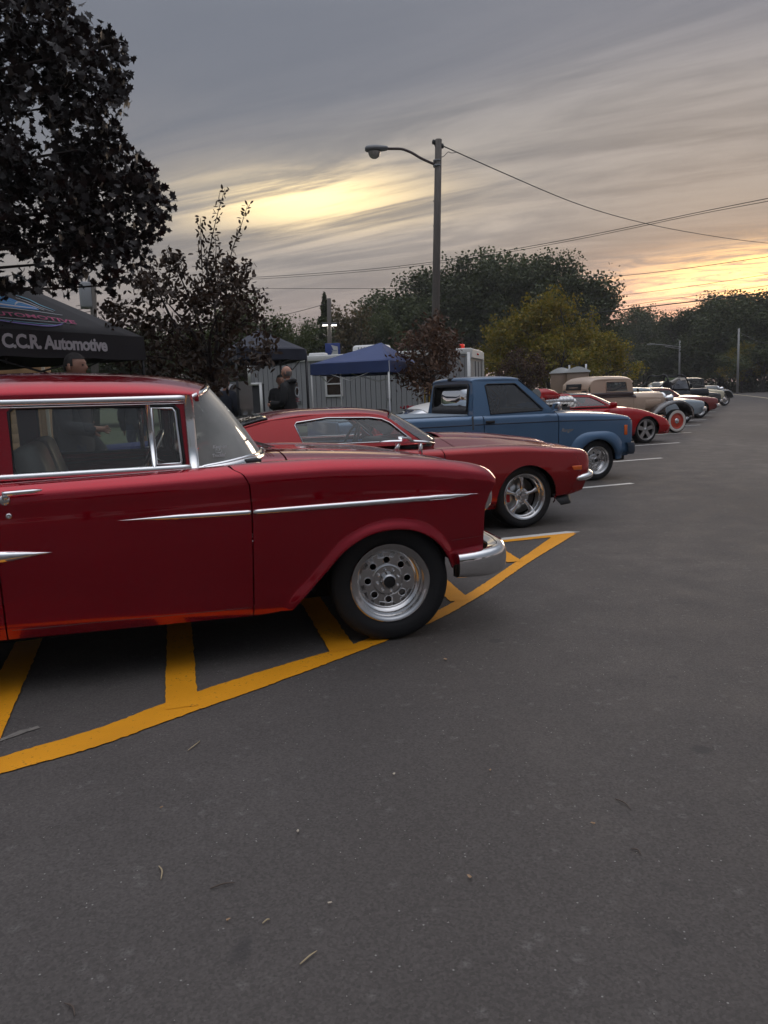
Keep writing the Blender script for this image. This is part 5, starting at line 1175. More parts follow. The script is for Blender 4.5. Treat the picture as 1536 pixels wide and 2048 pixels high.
# first stall line doubled in yellow, then the hatched corner
e0 = np.array(gnd(1133, 1063))[:2]; b0 = np.array(gnd(978, 1079))[:2]; d0 = (e0 - b0) / np.linalg.norm(e0 - b0); n0 = np.array([-d0[1], d0[0]])
marking('stall_line', [tuple(e0), tuple(e0 - n0 * .095 + d0 * .10), tuple(e0 - n0 * .095 - d0 * 5), tuple(e0 - d0 * 5)], m_wl, .003, 'white painted line along the hatched corner')
def gp(px, py): return tuple(gnd(px, py))[:2]
outer = [gp(*q) for q in ((-260, 1632), (0, 1550), (200, 1493), (345, 1440), (520, 1378), (700, 1311), (780, 1280), (870, 1243), (940, 1205), (1050, 1131), (1153, 1067.5))]
inner = [gp(*q) for q in ((-260, 1600), (0, 1517), (200, 1457), (340, 1404), (520, 1345), (705, 1290), (780, 1263), (880, 1220), (930, 1192), (1020, 1133), (1105, 1074))]
oc, ic = crv([(*q, 0) for q in outer], 60), crv([(*q, 0) for q in inner], 60)
NB = 300; ti = np.linspace(0, 59, NB); oc = np.stack([np.interp(ti, np.arange(60), oc[:, j]) for j in range(3)], 1) + rj.normal(size=(NB, 3)) * .0022; ic = np.stack([np.interp(ti, np.arange(60), ic[:, j]) for j in range(3)], 1) + rj.normal(size=(NB, 3)) * .0022
yv = [(p[0], p[1], .0055) for p in oc] + [(p[0], p[1], .0055) for p in ic]; yf = [(i, i + 1, NB + 1 + i, NB + i) for i in range(NB - 1)]
o = obj('hatch_border_line', (yv, yf), m_yl, smooth=False); tag(o, 'yellow painted line bordering the hatched corner', kind='structure')
ya, yb_ = np.array(gp(1110, 1074)), None
q0 = e0 - n0 * .1; 
marking('hatch_border_line', [tuple(q0 + d0 * .03), tuple(q0 - n0 * .10 - d0 * .05), tuple(q0 - n0 * .10 - d0 * 5), tuple(q0 - d0 * 5)], m_yl, .0045, 'yellow painted line beside the white stall line')
for pa, pb, w, f_ in (((364, 1418), (359, 1258), .075, 1), ((686, 1302), (641, 1232), .075, 1), ((16, 1372), (58, 1284), .075, 1), ((920, 1203), (893, 1178), .07, 1), ((1030, 1125), (1005, 1109), .065, 1)):
    A, B = np.array(gp(*pa)), np.array(gp(*pb)); d = (B - A) / np.linalg.norm(B - A); n = np.array([-d[1], d[0]]); B = A + d * 3.6; A = A - d * (.8 if pa[0] < 20 else -.04)
    marking('hatch_bar', [tuple(A - n * w - d * .04), tuple(A + n * w - d * .04), tuple(B + n * w), tuple(B - n * w)], m_yl, .008, 'yellow painted hatch bar under the red sedan')
marking('scuff_mark', [gp(-20, 1487), gp(40, 1463), gp(78, 1453), gp(80, 1457), gp(40, 1470), gp(-20, 1492)], mat('chalky_scuff', (.19, .17, .15), .9, var=.5, vscale=40), .004, 'pale scuff mark on the asphalt')
el = crv([(*gp(*q), 0) for q in ((1424, 786.5), (1450, 787.5), (1490, 791), (1536, 796.5), (1600, 806), (1700, 824))], 40)
nv = []
for i in range(40):
    t = el[min(i + 1, 39)] - el[max(i - 1, 0)]; t /= np.linalg.norm(t); n = np.array([-t[1], t[0], 0]); nv.append((el[i] - n * .14, el[i] + n * .14))
o = obj('edge_line', ([(*p[0][:2], .004) for p in nv] + [(*p[1][:2], .004) for p in nv], [(i, i + 1, 41 + i, 40 + i) for i in range(39)]), paintmat('faded_edge_paint', (.50, .42, .27), .76), smooth=False); tag(o, 'faded pale line along the far edge of the road', kind='structure')
# loose grit, twigs, leaves
rg = np.random.default_rng(5); V, F = [], []
for i in range(950):
    r = 1.4 + 7 * rg.random() ** 1.6; a = rg.uniform(-.75, .9); x, y = r * math.sin(a), r * math.cos(a); s = rg.uniform(.0008, .0026); n = len(V)
    th = rg.uniform(0, 6.28)
    for dx, dy, dz in ((1, 0, 0), (-.4, .9, 0), (-.6, -.8, 0), (.1, .1, .9)): V.append((x + s * (dx * math.cos(th) - dy * math.sin(th)), y + s * (dx * math.sin(th) + dy * math.cos(th)), .0035 + s * dz))
    F += [(n, n + 1, n + 3), (n + 1, n + 2, n + 3), (n + 2, n, n + 3)]
o = obj('grit', (V, F), mat('pale_grit', (.42, .39, .35), .9, var=.5, vscale=3), smooth=False); tag(o, 'scattered pale grit on the asphalt', 'grit', kind='stuff')
m_straw = mat('dry_straw', (.42, .33, .20), .8); m_dead = mat('dead_leaf', (.34, .22, .13), .8); m_pale = mat('pale_petal', (.50, .43, .34), .8); m_twig = mat('dark_twig', (.10, .075, .06), .8)
for (x0, y0, x1, y1, m_, lab) in ((376, 1503, 400, 1485, m_straw, 'forked straw-coloured twig lying in front of the yellow line'), (600, 1932, 634, 1905, m_straw, 'long pale straw near the bottom of the picture'), (1230, 1600, 1262, 1622, m_twig, 'thin dark curved twig on the open asphalt at right'), (420, 1780, 470, 1768, m_twig, 'thin dark twig left of the middle of the asphalt'), (318, 1735, 322, 1762, m_straw, 'short pale straw lying upright in view on the left'), (1262, 1700, 1282, 1712, m_twig, 'short brown twig below the curved one at right'), (130, 2010, 150, 2036, m_twig, 'dark twig in the bottom left corner'), (525, 1850, 540, 1842, m_straw, 'small straw piece below the pale petal')):
    a, b = Vector(gnd(x0, y0)), Vector(gnd(x1, y1)); mid = (a + b) / 2 + Vector((.006, .004, 0)); a.z = b.z = .005; mid.z = .009
    vf = tube(crv([a, mid, b], 8), [.0016, .002, .0024, .0024, .0024, .002, .0018, .001], 5)
    if 'forked' in lab: vf = combine(vf, tube([mid, mid + (b - a) * .2 + Vector((.004, .018, 0))], .0014, 5))
    o = obj('twig', vf, m_); tag(o, lab, 'twig', 'litter on the asphalt')
for (x0, y0, s, m_, lab) in ((892, 1322, .020, m_dead, 'small tan leaf near the front tyre of the red sedan'), (596, 1668, .011, m_pale, 'small pale petal left of the middle of the asphalt'), (788, 1553, .012, m_pale, 'pale flake on the asphalt below the front wheel'), (658, 1812, .010, m_pale, 'tiny cream petal low in the middle'), (1188, 1652, .012, m_dead, 'small brown leaf on the open asphalt at right'), (322, 1620, .010, m_dead, 'small brown flake below the yellow line'), (940, 1760, .014, m_dead, 'dull leaf at right of the middle foreground'), (455, 1846, .010, m_dead, 'tiny leaf at lower left'), (980, 1545, .010, m_dead, 'small leaf in the middle of the asphalt')):
    s *= .7; p = gnd(x0, y0); n = 9; V = [(s * math.cos(a) * (1 + .5 * math.cos(a)), s * .55 * math.sin(a), .003 + .005 * abs(math.sin(a)) + .004 * math.cos(a) ** 2) for a in np.linspace(0, 6.283, n, endpoint=False)]
    o = obj('fallen_leaf', ([(0, 0, .002)] + V, [(0, i + 1, (i + 1) % n + 1) for i in range(n)]), m_, None, (p.x, p.y, .003), (0, 0, x0 * 1.7)); tag(o, lab, 'leaf', 'litter on the asphalt')
# ================================================================== tents, trailer, poles, wires
m_steel = mat('galvanised_steel', (.42, .43, .44), .4, metal=.8); m_whitem = mat('white_enamel', (.72, .72, .70), .45); m_pole = mat('weathered_wood', (.105, .092, .080), .85, var=.4, vscale=4, bump=.6, bscale=20, stretch=(6, 6, .5))
m_galv = mat('dull_grey_metal', (.16, .165, .17), .5, metal=.3)
def canopy(name, label, corners, zf, zv, peak, m, legm, base_z=0.1, m_in=None, legr=.02, pk=(0, 0)):
    """pop-up tent: canopy panels, valance pieces and legs; corners in world xy order"""
    C = [Vector((c[0], c[1], 0)) for c in corners]; ctr = sum(C, Vector()) / 4; root = thing(name, label, 'tent', (ctr.x, ctr.y, base_z)); C = [c - ctr for c in C]; z0 = zf - base_z; zb = zv - base_z; zp = peak - base_z
    for i in range(4):
        a, b = C[i], C[(i + 1) % 4]; rows = []
        for t in np.linspace(0, 1, 9):
            row = []
            for u in np.linspace(0, 1, 10):
                p = (a * (1 - u) + b * u) * (1 - t) + Vector((pk[0], pk[1], 0)) * t; sag = -.05 * math.sin(math.pi * u) * (1 - t) * 2 * t; row.append((p.x, p.y, z0 + (zp - z0) * t + sag))
            rows.append(row)
        obj('canopy_panel', shell(grid(rows), .004), m, root)
        rows = []
        for u in np.linspace(0, 1, 16):
            p = a * (1 - u) + b * u; o = p.normalized() * (.012 * math.sin(u * 21)); rows.append([(p.x, p.y, z0 + .002), (p.x + o.x * .5, p.y + o.y * .5, (z0 + zb) / 2), (p.x + o.x, p.y + o.y, zb - .012 * abs(math.sin(u * 9)))])
        obj('valance', grid(rows), m, root)
        p = a * .985; lg = obj('leg', tube([(p.x, p.y, 0), (p.x, p.y, z0)], legr, 6), legm, root)
        obj('foot_plate', box(.10, .10, .012, (p.x, p.y, .006)), legm, lg)
        q = C[(i + 1) % 4] * .985
        obj('truss_bar', combine(tube([(p.x, p.y, z0 - .08), ((p.x + q.x) / 2, (p.y + q.y) / 2, zb - .16)], .010, 5), tube([(q.x, q.y, z0 - .08), ((p.x + q.x) / 2, (p.y + q.y) / 2, zb - .16)], .010, 5)), legm, root)
    return root, ctr
m_black_fab = mat('black_polyester', (.034, .031, .034), .75, var=.15, vscale=3, bump=.1, bscale=8)
# --- black lettered tent, its front parallel to the row
fd = np.array([math.sin(rad(29)), math.cos(rad(29))]); fn = np.array([fd[1], -fd[0]])
fr = np.array([-3.93, 7.85]); c_l, c_r = fr - fd * .85, fr + fd * 2.15
tent, tctr = canopy('tent', 'black pop-up tent lettered C.C.R. Automotive behind the red sedan', [c_l, c_r, c_r - fn * 3.0, c_l - fn * 3.0], 2.20, 1.93, 3.18, m_black_fab, m_black)
m_let = mat('white_print', (.72, .68, .70), .7)
ang = math.atan2(fd[1], fd[0])
tm = text_mesh('C.C.R. Automotive', .195, .0075, 0, spacing=.93)
wmax = max(p[0] for p in tm[0]); tm = ([(p[0] * 1.36 / wmax, p[1], p[2]) for p in tm[0]], tm[1])
s0 = fr + fd * .20 + fn * .012 - np.array([tctr.x, tctr.y]); obj('lettering', xf(tm, (s0[0], s0[1], 2.015 - .1), (math.pi / 2, 0, ang)), m_let, tent, smooth=False)
# printed emblem on the sloping front panel: u along the front, v up the slope
mid = (c_l + c_r) / 2 - np.array([tctr.x, tctr.y]); z0 = 2.10
pk = np.array([0, 0, 3.08]); e_u = np.array([fd[0], fd[1], 0]); m3 = np.array([mid[0], mid[1], z0]); e_v = pk - m3; Lv = np.linalg.norm(e_v); e_v /= Lv; e_n = np.cross(e_u, e_v); e_n *= np.sign(e_n[2]); e_n /= np.linalg.norm(e_n)
def onp(u, v, o=.012): 
    t = v / Lv; return tuple(m3 + e_u * u + e_v * v + e_n * (o - 0) + np.array([0, 0, -.10 * (1 - t) * t * math.cos(u * .8) + .0]))
def decal(vf, m, name='printed_emblem', o=.012): obj(name, ([onp(p[0], p[1], o + p[2]) for p in vf[0]], vf[1]), m, tent, smooth=False)
def stroke(pts, w, m, o=.014):
    c = crv([(p[0], p[1], 0) for p in pts], 22); V = []
    for i in range(22):
        t = c[min(i + 1, 21)] - c[max(i - 1, 0)]; t /= np.linalg.norm(t); n = np.array([-t[1], t[0], 0]) * w * (.35 + .65 * math.sin(math.pi * i / 21)); V += [tuple(c[i] - n), tuple(c[i] + n)]
    decal((V, [(2 * i, 2 * i + 1, 2 * i + 3, 2 * i + 2) for i in range(21)]), m, 'printed_stroke', o)
m_pk = mat('magenta_print', (.70, .10, .26), .7); m_bl = mat('blue_print', (.08, .34, .80), .7); m_cy = mat('cyan_print', (.24, .60, .80), .7); m_pu = mat('violet_print', (.36, .26, .75), .7); m_wh = mat('pale_print', (.8, .8, .85), .7)
tm = text_mesh('C.C.R. AUTOMOTIVE', .135, .003, .25, align='CENTER'); wmax = max(p[0] for p in tm[0]); tm = ([(p[0] * .80 / wmax - .12, p[1] + .30 - .10 * (p[0] / wmax) ** 2, 0) for p in tm[0]], tm[1]); decal(tm, m_pk, 'emblem_lettering', .016)
stroke([(-.95, .43), (-.4, .50), (.2, .49), (.62, .43)], .010, m_wh); stroke([(-.9, .26), (-.2, .245), (.62, .22)], .007, m_wh)
car_ = crv([(-.75, .52, 0), (-.70, .60, 0), (-.5, .66, 0), (-.36, .79, 0), (-.1, .83, 0), (.14, .80, 0), (.26, .68, 0), (.36, .62, 0), (.38, .52, 0)], 30); decal(([tuple(p) for p in car_], [tuple(range(30))]), m_bl, 'printed_car', .013)
stroke([(-.36, .66), (-.28, .77), (.06, .77), (.16, .66)], .016, m_cy, .016); stroke([(-.70, .56), (-.3, .60), (.1, .57), (.36, .55)], .022, m_wh, .016); stroke([(-.6, .64), (-.2, .65), (.3, .62)], .010, m_cy, .017)
stroke([(.30, .86), (.42, .78), (.48, .66), (.60, .54)], .012, m_cy); stroke([(.26, .80), (.36, .72), (.44, .60), (.55, .50)], .008, m_wh); stroke([(.12, .60), (.22, .68), (.36, .60), (.44, .52)], .014, m_wh, .017)
stroke([(-.55, .22), (-.1, .13), (.3, .13), (.46, .20)], .016, m_pu); stroke([(-.4, .20), (0, .165), (.4, .15)], .008, m_cy)
# --- navy tent behind the tree
nc = [at(470, 705, 15.0), at(613, 705, 16.2), at(560, 705, 19.0), at(430, 705, 17.6)]
m_navy = mat('dark_navy_polyester', (.014, .017, .032), .7, var=.15, vscale=3)
canopy('tent', 'dark navy pop-up tent beside the grey trailer, partly behind the bronze-leaved tree', [(p.x, p.y) for p in nc], 2.36, 2.16, 2.86, m_navy, m_black, legr=.028)
# --- blue tent
bc = [at(621, 745, 18.0), at(778, 740, 17.2), at(838, 735, 20.0), at(680, 738, 20.8)]
m_btent = mat('royal_blue_polyester', (.036, .060, .165), .7, var=.15, vscale=3, bump=.1, bscale=8)
canopy('tent', 'royal blue pop-up tent in front of the grey trailer', [(p.x, p.y) for p in bc], 2.12, 1.88, 2.62, m_btent, m_whitem, legr=.022, pk=(.42, 0))
# --- grey trailer with white trim, boards built one by one
def trailer():
    a, b = at(500, 800, 26.0), at(940, 800, 24.0); a.z = b.z = .1; d = (b - a); Lx = d.length; d.normalize(); root = thing('trailer', 'long grey boarded concession trailer with white trim and roof vents', 'trailer', a, math.atan2(d.y, d.x))
    m_board = mat('grey_siding', (.31, .313, .32), .65, var=.12, vscale=2); H0, H1 = .42, 2.46; notch = .42
    obj('frame', combine(box(Lx - .1, 2.3, .12, (Lx / 2, 1.25, .38)), box(.1, .1, .6, (1.2, .4, .2)), box(.1, .1, .6, (Lx - 1, .4, .2))), m_black, root, smooth=False)
    obj('body_core', box(Lx - .10, 2.36, H1 - H0 - .05, (Lx / 2 + .02, 1.25, (H0 + H1) / 2)), mat('dark_joint', (.045, .046, .05), .8), root, smooth=False)
    n = 44; w = Lx / n; win = (2.72, 3.22, 1.30, 1.98); me = None; me2 = None
    bm_ = box(w - .016, .022, 1, (0, 0, 0)); mb = mesh('siding_board', *bm_, smooth=False); mb.materials.append(m_board)
    def board(x, z0, z1, y=.058):
        o = link('siding_board', mb, None, root, (x, y, (z0 + z1) / 2)); o.scale = (1, 1, z1 - z0)
    for i in range(n):
        x = (i + .5) * w; lo = 1.75 if x < notch else H0
        if win[0] - .05 < x < win[1] + .05: board(x, lo, win[2] - .05); board(x, win[3] + .05, H1 - .02)
        else: board(x, lo, H1 - .02)
    obj('roof_trim', box(Lx + .12, .06, .17, (Lx / 2, .035, H1 + .03), .01), m_whitem, root); obj('roof', box(Lx + .1, 2.5, .05, (Lx / 2, 1.27, H1 + .10), .02), m_whitem, root)
    obj('corner_trim', box(.09, .05, H1 - 1.75, (.01, .035, (H1 + 1.75) / 2)), m_whitem, root); obj('corner_trim', box(.09, .05, 1.75 - H0, (notch - .02, .036, (1.75 + H0) / 2)), m_whitem, root); obj('corner_trim', box(notch + .06, .05, .09, (notch / 2, .037, 1.75)), m_whitem, root)
    obj('corner_trim', box(.10, .07, H1 - H0, (Lx - .02, .03, (H0 + H1) / 2)), m_whitem, root)
    wf = obj('window', combine(box(win[1] - win[0] + .10, .05, .06, ((win[0] + win[1]) / 2, .03, win[3] + .02)), box(win[1] - win[0] + .10, .05, .06, ((win[0] + win[1]) / 2, .03, win[2] - .02)), box(.06, .05, .74, (win[0] - .02, .031, (win[2] + win[3]) / 2)), box(.06, .05, .74, (win[1] + .02, .031, (win[2] + win[3]) / 2)), box(win[1] - win[0], .04, .04, ((win[0] + win[1]) / 2, .032, 1.66))), m_whitem, root, smooth=False)
    obj('pane', box(win[1] - win[0], .01, win[3] - win[2], ((win[0] + win[1]) / 2, .05, (win[2] + win[3]) / 2)), mat('dark_window_glass', (.02, .022, .024), .06, coat=1), wf, smooth=False)
    obj('service_panel', box(.34, .03, .50, (1.20, .035, .80)), m_whitem, root, smooth=False)
    for k, x in enumerate((1.75, 4.8, 6.0)): obj('outlet_box', box(.10, .04, .10, (x, .03, 1.1)), m_galv, root, smooth=False)
    # far end wall with ribs
    obj('end_wall', box(.03, 2.4, H1 - H0, (Lx + .03, 1.25, (H0 + H1) / 2)), mat('pale_end_wall', (.30, .30, .29), .6), root, smooth=False)
    for k in range(6): obj('end_rib', box(.03, .05, H1 - H0 - .5, (Lx + .055, .5 + .32 * k, (H0 + H1) / 2)), m_galv if k % 2 else m_whitem, root, smooth=False)
    obj('end_trim', combine(box(.05, 2.5, .24, (Lx + .07, 1.27, H1 - .04)), box(.05, .08, H1 - H0, (Lx + .071, 2.44, (H0 + H1) / 2))), m_whitem, root, smooth=False)
    for k in range(3): obj('marker_lamp', xf(lathe([(.035, .01), (.03, -.02), (.001, -.025)], 12), (Lx + .10, .95 + .12 * k, H1 - .03), (0, 0, math.pi / 2)), m_redlens, root)
    obj('warning_beacon', box(.14, .14, .16, (Lx - .3, .5, H1 + .20), .03), mat('lit_red_beacon', (.6, .03, .02), .3, emit=(1, .05, .02), estr=.1), root)
    ac = obj('roof_air_conditioner', box(1.15, .75, .30, (3.95, 1.2, H1 + .28), .10, 3), m_whitem, root); obj('vent_slats', combine(*[box(.02, .77, .16, (3.60 + .1 * k, 1.2, H1 + .28)) for k in range(8)]), m_galv, ac, smooth=False)
    obj('roof_vent', box(.55, .4, .12, (2.2, .8, H1 + .18), .05, 3), m_whitem, root)
    for x in (2.6, 3.4):
        obj('trailer_wheel', xf(lathe([(.16, .1), (.30, .1), (.33, .05), (.33, -.05), (.30, -.1), (.16, -.1), (.001, -.06)], 24), (x, .12, .25)), m_rubber, root)
trailer()
# --- tan hut at the far left
def hut():
    p = at(88, 800, 15.5); root = thing('hut', 'tan boarded hut with plain trim, glimpsed under the black tent', 'hut', (p.x, 15.5, .1), rad(18))
    mt = mat('tan_boards', (.50, .30, .15), .7, var=.12, vscale=3); mtr = mat('tan_trim', (.36, .21, .10), .7)
    for k in range(13): obj('wall_board', box(5.0, .03, .185, (-2.5, 0, .30 + k * .19), .006), mt, root)
    obj('wall_core', box(4.96, 2.4, 2.5, (-2.5, 1.23, 1.4)), mtr, root, smooth=False); obj('corner_trim', box(.10, .06, 2.55, (-.04, -.012, 1.42), .01), mtr, root); obj('corner_trim', box(.08, .06, 2.55, (.03, .02, 1.42), .01), mat('pale_trim', (.62, .55, .45), .7), root)
    obj('roof', box(5.3, 2.8, .10, (-2.5, 1.2, 2.78), .02), m_galv, root); obj('wall_lamp', xf(lathe([(.001, -.12), (.05, -.10), (.06, -.02), (.03, 0)], 14), (-.42, -.02, 2.12)), m_galv, root)
hut()
# --- portable toilets
def toilet(px, Y, label):
    p = at(px, 800, Y); root = thing('portable_toilet', label, 'toilet', (p.x, Y, .1), rad(-12), 'portable toilets by the yellowing trees'); mt = mat('tan_plastic', (.30, .21, .15), .5); mr = mat('white_plastic', (.75, .75, .74), .5)
    obj('cabin', box(1.1, 1.1, 2.0, (0, 0, 1.05), .04), mt, root); dr = obj('door', box(.8, .03, 1.8, (0, -.56, 1.0), .015), mt, root); obj('handle', box(.05, .04, .14, (.3, -.585, 1.05), .01), m_black, dr)
    rp = [(-.62, 2.02)] + [(x, 2.08 + .24 * (1 - min(1, abs(x) / .6) ** 1.6)) for x in np.linspace(-.62, .62, 13)] + [(.62, 2.02)]; obj('roof', xf(plate(rp, (), 1.24, h=.5), (0, -.62, 0)), mr, root, autosharp=40); obj('vent_pipe', tube([(.45, .45, 2.0), (.45, .45, 2.45)], .05, 8), mr, root)
toilet(1122, 42.0, 'tan portable toilet with white roof, left one of the pair'); toilet(1155, 41.0, 'tan portable toilet with white roof, right one of the pair')
obj('_', ([], []), m_black) if False else None
# --- lamp pole
def lamp_pole():
    b = at(866, 800, 25.5); tp = at(877, 279, 25.5); b.z = .1; root = thing('lamp_pole', 'tall weathered wooden lamp pole with curved arm and cobra-head lamp', 'lamp pole', b)
    t = tp - b; obj('pole', tube([Vector((0, 0, -.1)), t * .5, t], [.15, .125, .105], 14), m_pole, root)
    pp = lambda q: at(q[0], q[1], 25.5) - b
    arm = crv([pp(q) for q in ((872, 330), (845, 318), (818, 303), (803, 298), (790, 297.5), (776, 297.5))], 20); obj('arm', tube(arm, .042, 8), mat('brown_steel', (.075, .05, .045), .5), root)
    hd = pp((755, 302)); dirx = (pp((732, 300)) - pp((780, 298))).normalized()
    V = []; rows = []
    prof = [(-.42, .05, .05), (-.38, .11, .075), (-.20, .14, .10), (.0, .17, .12), (.22, .17, .12), (.36, .13, .10), (.41, .05, .05)]
    L0 = pp((776, 298)); Lh = (pp((730, 302)) - L0).length
    hr = []
    for x, w, hh in prof:
        c = L0 + dirx * ((x + .42) / .83 * Lh); hr.append([(c.x, c.y + w * math.cos(a), c.z + .015 + hh * math.sin(a) * (1.0 if math.sin(a) > 0 else .75)) for a in np.linspace(0, 2 * math.pi, 17)])
    hdo = obj('lamp_head', grid(hr), m_galv, root)
    c = L0 + dirx * (.60 * Lh); obj('lamp_lens', xf(lathe([(.17, 0), (.165, .05), (.13, .14), (.07, .19), (.001, .20)], 20), (c.x, c.y, c.z - .07), (-math.pi / 2, 0, 0), (1.15, 1, 1)), mat('prismatic_lens', (.30, .28, .25), .25, var=.5, vscale=20), hdo)
    obj('photocell', xf(lathe([(.03, 0), (.03, -.06), (.001, -.07)], 10), tuple(L0 + dirx * (.25 * Lh) + Vector((0, 0, .09))), (math.pi / 2, 0, 0)), m_galv, hdo)
    for q, q2 in (((867.5, 284), (871, 294)), ((884.5, 292), (880, 296))):
        P, Q = pp(q), pp(q2); obj('insulator', combine(xf(lathe([(.001, -.08), (.05, -.06), (.06, 0), (.04, .06), (.001, .08)], 12), tuple(P), (math.pi / 2, 0, 0)), tube([P, Q], .018, 5)), m_black, root)
    for y in (322, 332): c = pp((874.5, y)); obj('clamp_band', xf(lathe([(.118, -.03), (.128, -.03), (.128, .03), (.118, .03)], 16), tuple(c), (math.pi / 2, 0, 0)), m_galv, root)
    for y in (402, 452): c = pp((868, y)); obj('pole_step', box(.06, .03, .03, tuple(c)), m_galv, root)
    return b
lamp_pole()
def simple_pole(name, label, px, ytop, Y, r, m, lean=0, cat='utility pole', group=None, baseoff=0):
    b = at(px + lean, 800, Y); b.z = 0; tp = at(px, ytop, Y); root = thing(name, label, cat, b, 0, group); obj('pole', tube([Vector((0, 0, -.05)), tp - b], [r, r * .75], 10), m, root); return root, b
m_gpole = mat('grey_steel_pole', (.30, .30, .29), .5)
r_, b_ = simple_pole('utility_pole', 'tall bare pole with thin cables at the far right edge of the road', 1478, 657, 84, .13, m_gpole, -4)
r_, b_ = simple_pole('street_lamp', 'far grey street lamp with long arm reaching left, before the woods', 1360, 681, 98, .14, m_gpole, -2, cat='street lamp')
A_ = [at(1359, 694, 98) - b_, at(1330, 690, 98) - b_, at(1300, 688, 98) - b_]; obj('arm', combine(tube(A_, .06, 6), tube([at(1359, 697.5, 98) - b_, at(1330, 693, 98) - b_], .05, 6)), m_gpole, r_); obj('lamp_head', xf(box(.9, .3, .14, (0, 0, 0), .05), tuple(at(1302, 688.5, 98) - b_)), m_gpole, r_)
r_, b_ = simple_pole('utility_pole', 'thin dark pole rising beside the yellowing trees under the wires', 1183, 622, 68, .16, mat('dark_pole', (.04, .035, .03), .8), -1)
r_, b_ = simple_pole('floodlight_pole', 'wooden pole with two lit lamps beyond the trailer', 658, 597, 52, .18, m_pole, 2, cat='lamp pole')
for q in (650, 668):
    p = at(q, 648, 52) - b_; h_ = obj('flood_lamp', xf(box(.40, .22, .16, (0, 0, 0), .05), tuple(p)), m_galv, r_); obj('lens', xf(box(.34, .20, .03, (0, 0, -.09)), tuple(p)), mat('lit_lamp', (1, 1, 1), .4, emit=(1, .95, .85), estr=6.0), h_, smooth=False)
p0, p1 = at(645, 668, 52) - b_, at(660, 676, 52) - b_; obj('cross_arm', combine(tube([p0, p1], .05, 6), tube([at(650, 650, 52) - b_, at(668, 650, 52) - b_], .04, 6)), m_pole, r_)
r_, b_ = simple_pole('utility_pole', 'wooden utility pole with a grey transformer behind the black tent', 186, 560, 31, .15, m_pole, 0)
p = at(173, 590, 31) - b_; tr_ = obj('transformer', xf(lathe([(.001, -.62), (.30, -.60), (.31, -.5), (.31, .5), (.27, .56), (.001, .58)], 20), tuple(p), (math.pi / 2, 0, 0), (.85, .85, .85)), mat('transformer_grey', (.26, .27, .28), .5), r_)
obj('bushing', combine(*[tube([p + Vector((dx, 0, .45)), p + Vector((dx * 1.4, 0, .72))], .04, 6) for dx in (-.12, .12)]), m_galv, r_)
for y in (612, 620, 628): obj('service_wire', tube([at(152, y, 31) - b_, at(186, y - 6, 31) - b_], .012, 4), m_black, r_)
# --- blue sign
p = at(667, 800, 45); sg = thing('sign', 'blue and white roadside sign board beyond the trailer', 'sign', (p.x, 45, 0)); c0, c1 = at(650, 687, 45), at(681, 712, 45)
obj('board', box(c1.x - c0.x, .15, c0.z - c1.z + .6, ((c0.x + c1.x) / 2 - p.x, 0, (c0.z + c1.z) / 2 - .3), .02), mat('sign_blue', (.03, .06, .26), .5), sg); w_ = c1.x - c0.x
obj('white_field', ([( .0, -.085, c0.z - .1), (w_ / 2 - .05, -.085, c0.z - .2), (w_ / 2 - .05, -.085, c1.z + .02), (-.05, -.085, c1.z + .02), (.12, -.085, (c0.z + c1.z) / 2)], [(0, 1, 2, 3, 4)]), m_whitem, sg, smooth=False); obj('white_band', box(w_ * .35, .02, .05, (w_ * .2, -.09, (c0.z + c1.z) / 2 - .05)), mat('sign_grey', (.3, .34, .4), .5), sg, smooth=False)
for dx in (-.35, .35): obj('post', tube([(dx, 0, 0), (dx, 0, c1.z)], .06, 6), m_galv, sg)
# --- wires
def wire(label, pts, r, m=None, n=40):
    P = [at(x, y, Y) for x, y, Y in pts]; o = obj('cable', tube(crv(P, n), r, 5), m or m_wire); tag(o, label, 'cable', 'overhead cables')
m_wire = mat('cable_black', (.022, .021, .020), .6)
wire('cable running from the lamp pole top down to the right', [(886, 292, 25.5), (1000, 343, 30), (1150, 406, 36), (1300, 449, 44), (1450, 476, 52), (1560, 489, 60)], .018)
o_ = wire('loose looped drop wire hanging beside the lamp pole top', [(879, 316, 25.5), (888, 312, 25.6), (896, 304, 25.7), (903, 306, 25.9), (912, 305, 26)], .010, n=16)
wire('upper of the pair of cables crossing the whole sky', [(380, 561, 60), (600, 549, 56), (800, 532, 52), (1000, 503, 46), (1200, 466, 41), (1400, 424, 37), (1560, 392, 34)], .017)
wire('lower of the pair of cables crossing the whole sky', [(380, 564, 60), (600, 553, 56), (800, 536, 52), (1000, 507, 46), (1200, 470, 41), (1400, 428, 37), (1560, 398, 34)], .014)
wire('level thin cable left of the lamp pole', [(280, 575, 60), (560, 577, 60), (860, 577, 60)], .016)
wire('cable with a small splice above the far woods', [(1160, 557, 68), (1270, 549, 60), (1400, 533, 52), (1560, 510, 46)], .020)
wire('thin middle cable above the far woods', [(1183, 598, 68), (1350, 577, 58), (1560, 545, 46)], .016)
wire('thin lower cable above the far woods', [(1183, 622, 68), (1350, 597, 58), (1560, 568, 46)], .016)
wire('thick low cable passing in front of the far woods', [(960, 642, 72), (1090, 634, 70), (1183, 626, 66), (1300, 613, 58), (1420, 599, 52), (1560, 582, 46)], .040)
wire('short slanting cable left of the lit lamps', [(545, 635, 50), (600, 622, 51), (655, 607, 52)], .018)
wire('slack cable hanging from the far right pole', [(1479, 664, 84), (1500, 676, 80), (1545, 690, 72)], .03)
